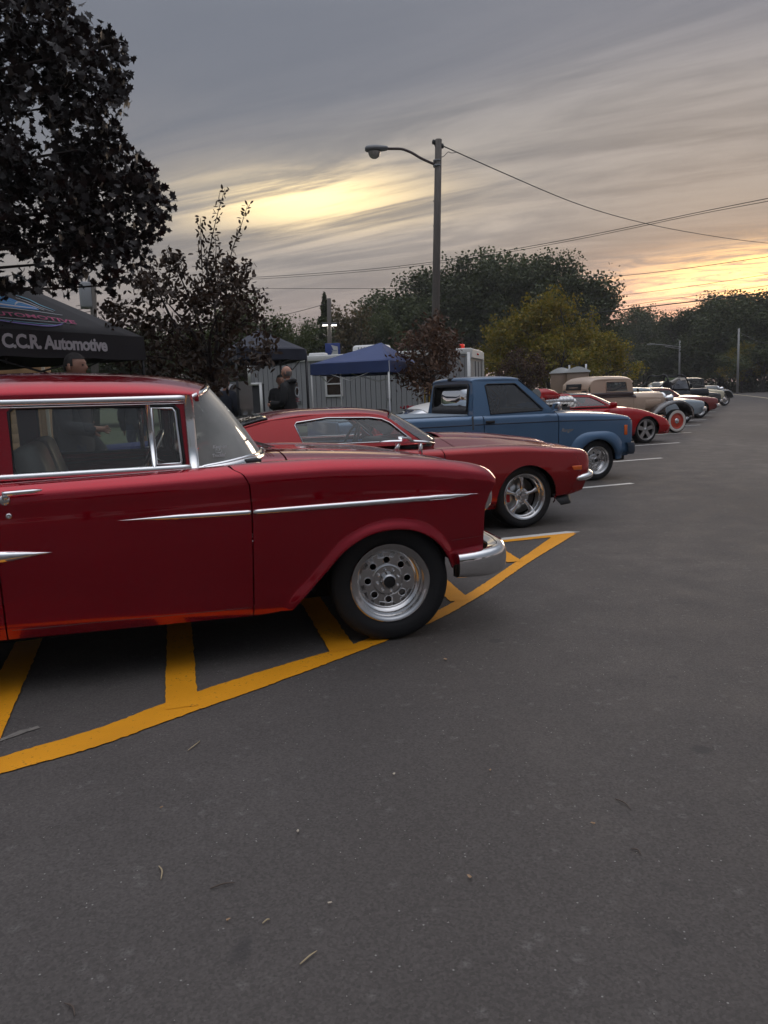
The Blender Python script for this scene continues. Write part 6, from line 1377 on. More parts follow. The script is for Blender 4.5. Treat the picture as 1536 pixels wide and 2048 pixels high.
# --- tables with blue cloths
m_cloth = mat('blue_table_cloth', (.035, .055, .22), .8)
def table(px, Y, L_, rz, label, y=840):
    p = at(px, y, Y); t = thing('table', label, 'table', (p.x, Y, .1), rz); obj('top', box(L_, .75, .03, (0, 0, .745), .006), m_whitem, t)
    for sx in (-1, 1):
        for sy in (-1, 1): obj('leg', tube([(sx * (L_ / 2 - .1), sy * .3, 0), (sx * (L_ / 2 - .12), sy * .3, .73)], .015, 6), m_galv, t)
    rows = []
    n = 60; per = [(-L_ / 2, -.375), (L_ / 2, -.375), (L_ / 2, .375), (-L_ / 2, .375)]
    ring = resample(per, .10)
    for z, e in ((.765, .0), (.74, .012), (.62, .02), (.45, .03)): rows.append([(q[0] * (1 + e * 1.2 / L_ * 2), q[1] * (1 + e * 2) + .012 * math.sin(i * 1.9) * (.77 - z) * 3, z) for i, q in enumerate(list(ring) + [ring[0]])])
    vf = grid(rows); k = len(ring); vf = (vf[0], vf[1] + [tuple(range(k))]); c = obj('tablecloth', vf, m_cloth, None, (p.x, Y, .1), (0, 0, rz), autosharp=40); return t, c, p
t_, c_, p_ = table(488, 13.5, 1.8, rad(10), 'folding table under a blue cloth behind the red fastback'); tag(c_, 'blue cloth on the table behind the red fastback', 'tablecloth')
t_, c_, p_ = table(815, 17.2, 1.9, rad(8), 'folding table under a blue cloth below the blue tent'); tag(c_, 'blue cloth on the table below the blue tent', 'tablecloth')
fl = thing('flower_pot', 'low pot of red flowers on the blue-clothed table below the tent', 'flower pot', (p_.x + .12, p_.y, .865)); obj('pot', xf(lathe([(.001, 0), (.09, 0), (.11, -.12), (.10, -.12)], 16), (0, 0, 0), (math.pi / 2, 0, 0)), m_galv, fl)
rg = np.random.default_rng(3); obj('blossoms', combine(*[xf(box(.05, .05, .03, (0, 0, 0), .01), (rg.normal() * .12, rg.normal() * .08, .14 + rg.random() * .10), (rg.random() * 3, rg.random() * 3, 0)) for _ in range(40)]), mat('red_blossom', (.30, .02, .03), .7), fl)
t_, c_, p_ = table(268, 10.2, 1.8, rad(60), 'folding table under a blue cloth seen through the windows of the red sedan'); tag(c_, 'blue cloth on the table seen through the sedan windows', 'tablecloth')
# ================================================================== trees
m_bark = mat('grey_brown_bark', (.060, .048, .040), .9, var=.4, vscale=8, bump=.8, bscale=25, stretch=(3, 3, .6))
def leaf_cloud(name, tv, tf, cen, size, rng, m, up=0.0, parent=None, nrm=None):
    tv = np.asarray(tv, float); k = len(cen); n = len(tv)
    q = rng.normal(size=(k, 4)); q /= np.linalg.norm(q, axis=1, keepdims=True)
    w, x, y, z = q.T
    R = np.stack([np.stack([1-2*(y*y+z*z), 2*(x*y-z*w), 2*(x*z+y*w)], -1), np.stack([2*(x*y+z*w), 1-2*(x*x+z*z), 2*(y*z-x*w)], -1), np.stack([2*(x*z-y*w), 2*(y*z+x*w), 1-2*(x*x+y*y)], -1)], 1)
    V = np.einsum('kij,nj->kni', R, tv) * np.asarray(size)[:, None, None] + np.asarray(cen)[:, None, :]
    V = V.reshape(-1, 3); fl = [np.asarray(f) for f in tf]; L = [len(f) for f in fl]; base = (np.arange(k) * n)
    me = bpy.data.meshes.new(name); me.vertices.add(len(V)); me.vertices.foreach_set('co', V.astype(np.float32).ravel())
    idx = np.concatenate([np.concatenate(fl)[None, :] + base[:, None]], 1).ravel(); tot = np.tile(np.array(L), k); st = np.concatenate([[0], np.cumsum(tot)[:-1]])
    me.loops.add(len(idx)); me.loops.foreach_set('vertex_index', idx.astype(np.int32)); me.polygons.add(len(tot)); me.polygons.foreach_set('loop_start', st.astype(np.int32))
    me.update(calc_edges=True); me.validate(); me.materials.append(m)
    return link(name, me, None, parent)
QUAD = ([(-.5, -.3, 0), (0, -.42, .08), (.5, -.1, 0), (.35, .35, .05), (-.2, .42, -.06)], [(0, 1, 2, 3, 4)])
LEAF = ([(-.5, 0, 0), (-.2, -.2, .03), (.2, -.18, .03), (.5, 0, -.05), (.2, .18, .03), (-.2, .2, .03)], [(0, 1, 2, 5), (5, 2, 4), (2, 3, 4)])
def maple_leaf():
    pts = [(0, -.5), (.12, -.28), (.42, -.34), (.34, -.16), (.56, .06), (.32, .10), (.34, .30), (.16, .24), (.12, .36), (0, .62), (-.12, .36), (-.16, .24), (-.34, .30), (-.32, .10), (-.56, .06), (-.34, -.16), (-.42, -.34), (-.12, -.28)]
    V = [(x, y, .22 * abs(x) - .15 * y * y) for x, y in pts] + [(0, .02, 0)]; c = len(pts); return V, [(c, i, (i + 1) % c) for i in range(c)]
MAPLE = maple_leaf()
def grow(rng, p, d, L, r, lvl, mx, segs, tips, nb=(3, 4), spread=.75, up=.12):
    pts = [p]; q = p; dd = d
    for k in range(3):
        dd = (dd + Vector(rng.normal(size=3)) * .16 + Vector((0, 0, up))).normalized(); q = q + dd * (L / 3); pts.append(q)
    segs.append((pts, [r, r * .88, r * .74, r * .6], lvl))
    if lvl >= mx: tips.extend(pts[1:]); return
    n = int(rng.integers(nb[0], nb[1] + 1))
    for i in range(n):
        t = 1.0 if i == 0 else rng.uniform(.35, 1.0); a = pts[1] + (pts[3] - pts[1]) * t
        ax_ = Vector(rng.normal(size=3)); ax_ = (ax_ - dd * ax_.dot(dd)).normalized(); nd = (dd * (1 - spread * (.35 if i == 0 else 1)) + ax_ * spread * (.5 if i == 0 else 1)).normalized()
        grow(rng, a, nd, L * rng.uniform(.62, .82), r * .58, lvl + 1, mx, segs, tips, nb, spread, up)
def make_tree(name, seed, H, R, leafm, nleaf, lsize, trunk_h=.22, mx=4, clump=.55, shape='round', tmpl=QUAD, up=.10, spread=.72, bark=None):
    """unit-less builder: returns root empty (untagged) with trunk and crown"""
    rng = np.random.default_rng(seed); segs, tips = [], []
    base = Vector((0, 0, 0)); th = H * trunk_h
    segs.append(([base, Vector((rng.normal() * .03 * H * .2, 0, th * .5)), Vector((0, 0, th))], [H * .020 + .04, H * .017 + .03, H * .015 + .02], 0))
    n0 = 5
    for i in range(n0):
        a = 2 * math.pi * i / n0 + rng.uniform(-.4, .4); tilt = rng.uniform(.25, .75) if i else .05
        grow(rng, Vector((0, 0, th * rng.uniform(.8, 1.0))), Vector((math.cos(a) * tilt, math.sin(a) * tilt, 1)).normalized(), H * .30, H * .010 + .02, 1, mx, segs, tips, (3, 4), spread, up)
    T = np.array([tuple(t) for t in tips])
    # fit to the wanted envelope
    lo, hi = T.min(0), T.max(0); sx = R / max(1e-3, np.percentile(np.hypot(T[:, 0], T[:, 1]), 92)); sz = (H * .97 - th) / (np.percentile(T[:, 2], 99.0) - th)
    def fit(p): return Vector((p.x * sx, p.y * sx, p.z if p.z < th else th + (p.z - th) * sz))
    root = bpy.data.objects.new(name, None); COL.objects.link(root)
    tv = []
    for pts, rs, lv in segs:
        if lv <= 3: tv.append(tube([fit(q) for q in pts], rs, 7 if lv < 2 else 4, cap=False))
    obj('trunk', combine(*tv), bark or m_bark, root)
    T = np.array([tuple(fit(Vector(t))) for t in T]); wt = rng.random(len(T)) ** 2.2 + .04; k = rng.choice(len(T), nleaf, p=wt / wt.sum()); sc = clump * H / 14
    cen = T[k] + np.clip(rng.normal(size=(nleaf, 3)), -1.7, 1.7) * sc * np.array([1, 1, .8])
    cen = cen[cen[:, 2] > H * .10]
    leaf_cloud('crown', *tmpl, cen, lsize * rng.uniform(.6, 1.35, len(cen)), rng, leafm, parent=root)
    return root
def plant(root, label, cat, px, ytop, Y, H0, wscale=1.0, rz=0.0, group=None, copy=True, name=None, zb=0.0):
    """stand a tree with its top at that place of the photograph"""
    r = copy_tree(root) if copy else root
    top = at(px, ytop, Y); h = top.z - zb; s = h / H0; r.location = (top.x, Y, zb); r.scale = (s * wscale, s * wscale, s); r.rotation_euler = (0, 0, rz)
    return tag(r, label, cat, group)
lm_dark = leafmat('dark_green_leaves', (.040, .056, .022), (.100, .118, .044), .25)
lm_mid = leafmat('mid_green_leaves', (.048, .068, .024), (.100, .112, .040), .3)
lm_yel = leafmat('yellowing_leaves', (.135, .150, .020), (.360, .250, .026), .35)
lm_pale = leafmat('pale_autumn_leaves', (.07, .065, .030), (.16, .115, .055), .35)
lm_bronze = leafmat('bronze_leaves', (.034, .022, .016), (.084, .052, .032), .2)
lm_bronze2 = leafmat('rusty_leaves', (.050, .028, .018), (.120, .064, .036), .2)
lm_maple = leafmat('purple_maple_leaves', (.007, .005, .005), (.017, .011, .010), .10, .5)
tA = make_tree('broad_tree', 11, 14, 5.0, lm_dark, 22000, .24); tB = make_tree('broad_tree', 12, 14, 4.2, lm_dark, 20000, .24, clump=.6); tC = make_tree('broad_tree', 13, 12, 4.6, lm_mid, 19000, .23); tY = make_tree('yellowing_tree', 14, 7, 3.6, lm_yel, 15000, .15, trunk_h=.16, clump=.55); tP = make_tree('pale_tree', 15, 10, 4.0, lm_pale, 3500, .28, clump=.45)
used = set()
def put(root, H, *a, **k):
    c = root.name in used; used.add(root.name); return plant(root, *a, copy=c, H0=H, **k)
BG = 'tall trees behind the lamp pole'
put(tA, 14, 'dark tree with low rounded crown at the left end of the tall clump', 'tree', 785, 592, 70, wscale=1.15, group=BG)
put(tB, 14, 'dark tree just left of the lamp pole in the tall clump', 'tree', 850, 548, 74, wscale=1.15, rz=1, group=BG)
put(tA, 14, 'dark tree right behind the upper lamp pole', 'tree', 918, 527, 76, wscale=1.1, rz=2, group=BG)
put(tB, 14, 'tallest dark tree in the clump behind the lamp pole', 'tree', 992, 511, 78, wscale=1.05, rz=3, group=BG)
put(tA, 14, 'dark tree right of the tallest one in the clump', 'tree', 1058, 522, 76, wscale=1.0, rz=4, group=BG)
put(tB, 14, 'dark tree with ragged top near the right end of the clump', 'tree', 1118, 520, 74, wscale=1.1, rz=5, group=BG)
put(tA, 14, 'dark tree at the right end of the clump, beside the thin dark pole', 'tree', 1160, 556, 74, wscale=.95, rz=.6, group=BG)
YG = 'yellowing trees by the portable toilets'
put(tY, 7, 'yellow-green tree with the tallest crown above the portable toilets', 'tree', 1100, 592, 46, wscale=.92, group=YG)
put(tY, 7, 'yellow-green tree at the left of the yellowing group', 'tree', 1030, 628, 47, wscale=.95, rz=2, group=YG)
put(tY, 7, 'lower yellow-green tree at the right of the yellowing group', 'tree', 1172, 655, 48, wscale=1.1, rz=4, group=YG)
put(tC, 12, 'green tree just behind the bronze-leaved tree by the tents', 'tree', 505, 598, 38, wscale=.95, rz=1)
put(tC, 12, 'green tree left of the dark spire-shaped conifer', 'tree', 612, 645, 58, wscale=.9, rz=2)
put(tP, 10, 'thin pale autumn tree right of the floodlight pole', 'tree', 702, 612, 60, wscale=1.0)
put(tC, 12, 'green tree between the pale autumn tree and the tall clump', 'tree', 742, 628, 62, wscale=.9, rz=4)
LG = 'trees glimpsed behind the tents at left'
for i, (px, yt, Y) in enumerate(((60, 690, 44), (150, 668, 46), (245, 655, 44), (335, 650, 45), (425, 655, 44), (560, 690, 66))):
    put(tC, 12, ('leftmost green tree glimpsed under the black tent', 'green tree glimpsed right behind the dark-haired man', 'green tree behind the right corner of the black tent', 'green tree behind the left side of the bronze-leaved tree', 'green tree behind the trunk of the bronze-leaved tree', 'green tree just left of the spire-shaped conifer, above the navy tent')[i], 'tree', px, yt, Y, wscale=1.5, rz=i * 1.3, group=LG)
RG = 'far woods at the right'
for i, (t, H, px, yt, Y, w, lab) in enumerate(((tC, 12, 1232, 655, 118, 1.3, 'hazy green tree of the far woods next to the yellowing trees'), (tB, 14, 1272, 619, 126, 1.2, 'hazy tree with a tall rounded top in the middle of the far woods'), (tA, 14, 1322, 640, 124, 1.3, 'hazy tree with level top left of the big right-hand trees'), (tC, 12, 1352, 640, 118, 1.2, 'low tree filling the gap before the big right-hand trees'), (tA, 14, 1402, 612, 104, 1.35, 'big dark tree at the left of the right-hand group'), (tB, 14, 1448, 594, 100, 1.4, 'big dark tree in the middle of the right-hand group'), (tA, 14, 1505, 590, 96, 1.4, 'big dark tree near the right edge of the picture'), (tB, 14, 1565, 584, 92, 1.4, 'big dark tree cut by the right edge of the picture'), (tY, 7, 1486, 690, 90, .8, 'small yellowish tree behind the bare pole at right'), (tC, 12, 1370, 690, 106, 1.8, 'low leafy tree under the big right-hand trees'), (tC, 12, 1440, 690, 98, 1.8, 'low leafy tree in front of the right-hand group'), (tC, 12, 1530, 680, 88, 1.7, 'low leafy tree at the right edge below the big trees'), (tC, 12, 1290, 690, 112, 1.9, 'low leafy tree under the far woods'), (tP, 10, 1215, 690, 108, 1.4, 'pale thin tree at the left end of the far woods'))):
    put(t, H, lab, 'tree', px, yt, Y, wscale=w, rz=i * .9, group=RG)
for i, px in enumerate(range(-300, 2000, 105)):
    if 700 < px < 1170: continue
    put(tC if i % 2 else tA, 12 if i % 2 else 14, 'distant tree of the low row along the horizon', 'tree', px, 715 - (px - 768) * .03, 150 + (i % 3) * 9, wscale=2.0, rz=i, group='distant trees along the horizon')
# trees across the lot, behind the viewer
for i, (x, y) in enumerate(((-26, -22), (-14, -28), (-3, -25), (9, -30), (20, -26), (32, -28), (43, -20), (50, -6), (-36, -12))):
    c = copy_tree(tA if i % 2 else tB); c.location = (x, y, 0); c.scale = (.9, .9, .34 + .06 * (i % 3)); c.rotation_euler = (0, 0, i * 1.1); tag(c, 'dark tree of the row across the lot, opposite the parked cars', 'tree', 'trees across the lot')
# conifer
def conifer():
    p = at(648, 582, 54); H = p.z; root = thing('conifer', 'dark narrow spire-shaped conifer beyond the trailer', 'tree', (p.x, 54, 0)); rng = np.random.default_rng(4)
    obj('trunk', tube([(0, 0, 0), (0, 0, H * .95)], [.16, .03], 7), m_bark, root); n = 6000; z = 1 - rng.random(n) ** .62; r = (1 - z) ** .8 * 1.25 * rng.random(n) ** .4 * (1 + .25 * np.sin(z * 60)); a = rng.random(n) * 6.283
    leaf_cloud('crown', *LEAF, np.stack([r * np.cos(a), r * np.sin(a), .5 + z * (H - .5)], 1), .28 * rng.uniform(.6, 1.2, n), rng, lm_dark, parent=root)
conifer()
def poly_sample(rng, poly, n):
    P = np.array(poly, float); lo, hi = P.min(0), P.max(0); out = []
    while len(out) < n:
        q = lo + rng.random((n * 3, 2)) * (hi - lo); out.extend(q[inpoly(q, P)])
    return np.array(out[:n])
# ---- bronze-leaved crab apple behind the fastback
def crab():
    Y = 10.6; b = at(432, 800, Y); b.z = .1; root = thing('crab_apple_tree', 'bronze-leaved small tree with three upright shoots between the tents', 'tree', b); rng = np.random.default_rng(21)
    poly = [(205, 640), (225, 595), (262, 585), (275, 552), (300, 548), (310, 520), (345, 510), (368, 545), (395, 520), (450, 515), (470, 540), (498, 530), (490, 570), (518, 590), (525, 640), (548, 660), (540, 715), (490, 745), (452, 765), (430, 790), (405, 790), (360, 768), (300, 768), (262, 735), (225, 728), (240, 690), (215, 680)]
    T = poly_sample(rng, poly, 250); ctr = (400, 700)
    cl = []; br = []; base = Vector((0, 0, 0)); fork = at(428, 765, Y) - b
    for i, (x, y) in enumerate(T):
        d = rng.normal() * .55; p = at(x, y, Y + d); cl.append(p - b)
    limbs = []
    for (x, y, dy) in ((300, 545, -.3), (240, 610, .3), (350, 530, .2), (410, 530, 0), (470, 560, .4), (520, 620, -.3), (260, 710, -.4), (500, 700, .3), (360, 640, .6), (440, 620, -.6), (330, 600, -.2)):
        e = at(x, y, Y + dy) - b; m_ = (fork + e) / 2 + Vector((rng.normal() * .08, rng.normal() * .08, .12)); limbs.append(tube(crv([fork, m_, e], 10), list(np.linspace(.035, .006, 10)), 6)); br.append(e)
    shoots = [[(404, 540), (402, 480), (401, 436)], [(412, 540), (425, 470), (440, 410), (450, 378)], [(448, 560), (468, 490), (484, 445), (496, 408)], [(480, 580), (492, 545), (497, 522)], [(345, 545), (338, 520), (336, 505)], [(420, 560), (432, 500), (430, 470)], [(370, 560), (362, 525), (365, 512)]]
    lc = []; ls = []
    for sh in shoots:
        P = crv([at(x, y, Y) - b for x, y in sh], 26); limbs.append(tube(P, list(np.linspace(.010, .003, 26)), 5))
        for i, q in enumerate(P):
            for s_ in (-1, 1): lc.append(np.array(q) + np.array([s_ * .035 + rng.normal() * .012, rng.normal() * .03, .02])); ls.append(.075)
    obj('trunk', combine(tube([base, fork * .5 + Vector((.03, 0, 0)), fork], [.075, .06, .05], 9), *limbs), mat('dark_smooth_bark', (.035, .026, .024), .8, bump=.3), root)
    C = np.array([tuple(c) for c in cl]); k = rng.integers(0, len(C), 5200); cen = C[k] + rng.normal(size=(5200, 3)) * np.array([.075, .12, .065])
    cen = np.concatenate([cen, np.array(lc)]); sz = np.concatenate([np.full(5200, .085) * rng.uniform(.7, 1.3, 5200), np.array(ls)])
    leaf_cloud('crown', *LEAF, cen, sz, rng, lm_bronze, parent=root)
crab()
def small_bronze(px, Y, poly, label, n=3000, trunk_px=None, seed=31):
    b = at(px, 820, Y); b.z = .1; root = thing('small_tree', label, 'tree', b); rng = np.random.default_rng(seed); T = poly_sample(rng, poly, 110); C = np.array([tuple(at(x, y, Y + rng.normal() * .45) - b) for x, y in T]); xs = [p[0] for p in poly]; cx = sum(xs) / len(xs); ys = [p[1] for p in poly]; fk = at(px, max(ys) - 25, Y) - b
    limbs = [tube(crv([fk, (fk + Vector(C[i])) / 2 + Vector((0, 0, .08)), Vector(C[i])], 7), list(np.linspace(.03, .006, 7)), 5) for i in range(0, 60, 3)]
    obj('trunk', combine(tube([(0, 0, 0), fk], [.07, .045], 8), *limbs), MATS['dark_smooth_bark'], root)
    k = rng.integers(0, len(C), n); leaf_cloud('crown', *LEAF, C[k] + rng.normal(size=(n, 3)) * .12, .12 * rng.uniform(.6, 1.3, n), rng, lm_bronze2, parent=root)
    return b
bsm = small_bronze(859, 18.6, [(840, 655), (862, 638), (885, 640), (905, 660), (912, 690), (905, 725), (912, 735), (895, 760), (870, 785), (845, 790), (820, 780), (790, 762), (800, 742), (785, 720), (800, 700), (815, 680)], 'rusty-leaved small tree standing before the trailer and the lamp pole')
small_bronze(1042, 37, [(1000, 740), (1010, 715), (1040, 698), (1075, 702), (1092, 725), (1090, 760), (1060, 790), (1020, 790), (995, 770)], 'low dark rusty tree in front of the yellowing trees', 3500, seed=33)
st = thing('tie_strap', 'yellow strap hanging from the trunk of the small tree before the trailer', 'strap', (bsm.x, bsm.y, .1)); zt = at(856, 775, 18.6).z - .1
obj('band', combine(*[tube([(dx, -.08, zt), (dx * 1.15, -.09, zt - .22), (dx * 1.05, -.08, zt - .46)], [.018, .022, .016], 6) for dx in (-.10, .0, .07)]), mat('yellow_webbing', (.55, .38, .06), .7), st); obj('knot', xf(box(.22, .07, .05, (0, 0, 0), .015), (-.02, -.07, zt)), MATS['yellow_webbing'], st)
# ---- purple maple reaching in from the left
def maple():
    b = Vector((-6.6, 7.6, .1)); root = thing('maple_tree', 'dark purple-leaved maple with branches hanging in at the upper left', 'tree', b); rng = np.random.default_rng(41); Y = 8.2
    polys = [[(-60, -80), (130, -60), (150, 10), (175, 60), (200, 70), (235, 65), (252, 110), (240, 160), (235, 200), (238, 260), (245, 300), (285, 318), (315, 345), (325, 380), (352, 408), (330, 425), (315, 470), (290, 480), (290, 515), (240, 540), (235, 578), (195, 570), (160, 545), (130, 575), (100, 560), (60, 575), (-60, 585)]]
    holes = [[(10, 232), (60, 222), (110, 245), (105, 285), (60, 278), (20, 262)], [(-30, 520), (20, 518), (60, 535), (30, 552), (-30, 545)], [(75, 60), (95, 60), (95, 85), (75, 85)], [(160, 560), (200, 520), (215, 505), (200, 545)], [(196, 470), (214, 440), (240, 415), (300, 395), (295, 410), (250, 435)]]
    T = poly_sample(rng, polys[0], 620); keep = np.ones(len(T), bool)
    for h in holes: keep &= ~inpoly(T, h)
    T = T[keep]; C = [at(x, y, Y + rng.normal() * .55) - b for x, y in T]
    extra = [at(*q, Y + .1) - b for q in ((8, 675), (2, 700), (12, 660))]
    # rest of the crown, out of the picture
    n2 = 1500; a = rng.random(n2) * 6.283; u = rng.random(n2); r = 3.0 * np.sqrt(rng.random(n2)); zz = 2.8 + 6.2 * u; cr = np.stack([r * np.cos(a) * np.sin(np.pi * np.clip(.15 + .85 * u, 0, 1)) ** .5, r * np.sin(a) * np.sin(np.pi * np.clip(.15 + .85 * u, 0, 1)) ** .5, zz], 1)
    far = [c for c in cr if (lambda q: q[0] < -4.9)(c + np.array(b))]
    trunk_top = Vector((.1, 0, 6.5)); limbs = [tube([(0, 0, -.1), (.05, .02, 2.2), (.1, 0, 4.5), trunk_top], [.20, .16, .11, .04], 10)]
    for (x, y, dz) in ((60, 60, 0), (180, 140, .3), (225, 90, -.2), (120, 210, .2), (210, 290, -.3), (330, 400, .1), (290, 350, .3), (250, 470, -.2), (170, 520, .2), (60, 480, 0), (80, 330, -.2), (60, 575, .1), (220, 570, .1), (20, 120, 0), (150, 430, .3), (8, 680, .1)):
        e = at(x, y, Y + dz) - b; s = Vector((.1, 0, max(1.9, min(6.2, e.z * .72)))); m_ = (s + e) / 2 + Vector((0, 0, .18)); P = crv([s, m_, e], 16); limbs.append(tube(P, list(np.linspace(.045, .007, 16)), 6))
        for j in range(5, 16, 2):
            q = Vector(P[j]); k = int(rng.integers(0, len(C))); near = sorted(C, key=lambda c: (c - q).length)[:6]; t = near[int(rng.integers(0, 6))]; limbs.append(tube([q, (q + t) / 2 + Vector((0, 0, .04)), t], [.008, .006, .003], 4))
    obj('trunk', combine(*limbs), MATS['dark_smooth_bark'], root)
    CC = np.array([tuple(c) for c in C] ); n = 8200; k = rng.integers(0, len(CC), n); cen = CC[k] + np.clip(rng.normal(size=(n, 3)), -1.8, 1.8) * np.array([.062, .10, .058])
    ex = np.array([tuple(e) for e in extra]); cen = np.concatenate([cen, ex[rng.integers(0, 3, 60)] + rng.normal(size=(60, 3)) * np.array([.03, .1, .06])])
    fa = np.array(far); kf = rng.integers(0, len(fa), 4000); cen = np.concatenate([cen, fa[kf] + rng.normal(size=(4000, 3)) * .3])
    leaf_cloud('crown', *MAPLE, cen, np.concatenate([.086 * rng.uniform(.6, 1.25, n + 60), .17 * rng.uniform(.7, 1.3, 4000)]), rng, lm_maple, parent=root)
maple()
# ---- weeds along the far verge
rng = np.random.default_rng(9); pts = []
for i in range(5200):
    px = rng.uniform(1180, 1640); Y = rng.uniform(102, 112) if px < 1440 else rng.uniform(96, 108) - (px - 1440) * .08; p = at(px, 780, Y); pts.append((p.x, Y, rng.random() ** 1.5 * 1.9))
o = leaf_cloud('tall_grass', [(-.15, 0, -.5), (.15, 0, -.5), (.05, .05, .5), (-.05, 0, .5)], [(0, 1, 2, 3)], np.array(pts), .6 * rng.uniform(.6, 1.3, len(pts)), rng, leafmat('weedy_green', (.030, .036, .016), (.070, .066, .030), .2)); tag(o, 'tall weeds along the far verge of the road', 'weeds', kind='stuff')
# ================================================================== people
m_skin = mat('skin', (.36, .19, .13), .55); m_hair = mat('dark_hair', (.018, .014, .013), .7); m_shoe = mat('black_shoes', (.02, .02, .02), .6)
def person(label, loc, rz, J, top, bottom, hair=None, hood=False, H=1.75, skin=None, group=None, bald=False):
    """figure facing local +x; J overrides joint positions"""
    root = thing('person', label, 'person', loc, rz, group); s = H / 1.75
    j = dict(pelvis=(0, 0, .95), belly=(.01, 0, 1.10), chest=(0, 0, 1.32), neck=(.0, 0, 1.49), skull=(.02, 0, 1.58))
    for nm, sd in (('l', 1), ('r', -1)):
        j.update({'sh' + nm: (0, .175 * sd, 1.42), 'el' + nm: (-.03, .25 * sd, 1.13), 'wr' + nm: (.10, .24 * sd, .90), 'hip' + nm: (0, .095 * sd, .90), 'kn' + nm: (.02, .105 * sd, .50), 'an' + nm: (-.02, .11 * sd, .09), 'to' + nm: (.15, .13 * sd, .035)})
    j.update(J or {})
    rad_ = dict(pelvis=(.15, .125), belly=(.145, .12), chest=(.16, .125), neck=(.058, .058), skull=(.06, .06))
    for nm in 'lr': rad_.update({'sh' + nm: (.072, .072), 'el' + nm: (.047, .047), 'wr' + nm: (.030, .034), 'hip' + nm: (.095, .095), 'kn' + nm: (.062, .062), 'an' + nm: (.042, .042), 'to' + nm: (.036, .036)})
    E_ = [('pelvis', 'belly'), ('belly', 'chest'), ('chest', 'neck'), ('neck', 'skull')]
    for nm in 'lr': E_ += [('chest', 'sh' + nm), ('sh' + nm, 'el' + nm), ('el' + nm, 'wr' + nm), ('pelvis', 'hip' + nm), ('hip' + nm, 'kn' + nm), ('kn' + nm, 'an' + nm), ('an' + nm, 'to' + nm)]
    for nm, sd in (('l', 1), ('r', -1)):   # hands: palm and five fingers
        w = Vector(j['wr' + nm]); f = (w - Vector(j['el' + nm])).normalized(); side = Vector((0, sd, 0)).cross(f); side = side.normalized() if side.length > .1 else Vector((1, 0, 0)); out = f.cross(side).normalized()
        j['pa' + nm] = tuple(w + f * .075); rad_['pa' + nm] = (.034, .022); E_.append(('wr' + nm, 'pa' + nm))
        for k, (o, L) in enumerate(((-.028, .070), (-.009, .082), (.010, .077), (.028, .060))):
            a, b_ = 'f%d%s' % (k, nm), 'g%d%s' % (k, nm); j[a] = tuple(w + f * (.095 + L * .5) + side * o); j[b_] = tuple(w + f * (.095 + L * .85) + side * o + out * .022); rad_[a] = (.0095, .0095); rad_[b_] = (.008, .008); E_ += [('pa' + nm, a), (a, b_)]
        j['t' + nm] = tuple(w + f * .055 - side * .052); j['u' + nm] = tuple(w + f * .085 - side * .062 + out * .01); rad_['t' + nm] = (.012, .012); rad_['u' + nm] = (.010, .010); E_ += [('wr' + nm, 't' + nm), ('t' + nm, 'u' + nm)]
    names = list(j); idx = {n: i for i, n in enumerate(names)}; me = bpy.data.meshes.new('skel'); me.from_pydata([tuple(c * s for c in j[n]) for n in names], [(idx[a], idx[b]) for a, b in E_], [])
    o = bpy.data.objects.new('skel', me); COL.objects.link(o); md = o.modifiers.new('s', 'SKIN'); md.use_smooth_shade = True
    for i, n in enumerate(names):
        sv = me.skin_vertices[0].data[i]; sv.radius = tuple(r * s for r in rad_[n]); sv.use_root = (n == 'pelvis')
    sb = o.modifiers.new('u', 'SUBSURF'); sb.levels = 1; sb.render_levels = 1
    bpy.context.view_layer.update(); em = bpy.data.meshes.new_from_object(o.evaluated_get(bpy.context.evaluated_depsgraph_get()))
    V = np.array([tuple(v.co) for v in em.vertices]); F = [tuple(p.vertices) for p in em.polygons]; Nn = np.array([tuple(v.normal) for v in em.vertices]); bpy.data.objects.remove(o); bpy.data.meshes.remove(em)
    # head
    bm = bmesh.new(); bmesh.ops.create_uvsphere(bm, u_segments=28, v_segments=20, radius=1); hx, hy, hz = [c * s for c in j['skull']]; hz += .085 * s
    for v in bm.verts:
        x, y, z = v.co; jaw = max(0, -z); X = x * (.098 - .012 * jaw) + .012 * jaw * (x > 0); Yy = y * (.077 - .022 * jaw); Z = z * .118
        if x > .55: # face
            X += .026 * math.exp(-((y / .16) ** 2)) * math.exp(-((z + .12) / .17) ** 2)          # nose
            X -= .012 * math.exp(-(((abs(y) - .38) / .16) ** 2)) * math.exp(-((z - .10) / .12) ** 2)  # eye sockets
            X += .008 * math.exp(-((z - .28) / .10) ** 2)                                          # brow
            X += .007 * math.exp(-((y / .3) ** 2)) * math.exp(-((z + .50) / .07) ** 2)              # lips
            X += .010 * math.exp(-((y / .3) ** 2)) * math.exp(-((z + .80) / .12) ** 2)              # chin
        v.co = (hx + X * s + .01, hy + Yy * s, hz + Z * s)
    bm.verts.index_update(); hv = [tuple(v.co) for v in bm.verts], [tuple(v.index for v in f.verts) for f in bm.faces]; bm.free()
    ears = [xf(box(.03, .016, .06, (0, 0, 0), .008, 2), (hx - .005 * s, hy + sd * .079 * s, hz - .005), (0, 0, sd * .3)) for sd in (-1, 1)]
    body = obj('body', combine(([tuple(p) for p in V], F), hv, *ears), skin or m_skin, root)
    eyes = combine(*[xf(box(.012, .022, .010, (0, 0, 0), .004), (hx + .099 * s, hy + sd * .030 * s, hz + .010 * s)) for sd in (-1, 1)]); obj('eyes', eyes, m_black, body)
    # clothes: the body's own surface, pushed out
    def seg(p, a, b):
        a, b = np.array(a) * s, np.array(b) * s; ab = b - a; t = np.clip(((p - a) @ ab) / (ab @ ab), 0, 1); return np.linalg.norm(p - (a + t[:, None] * ab), axis=1)
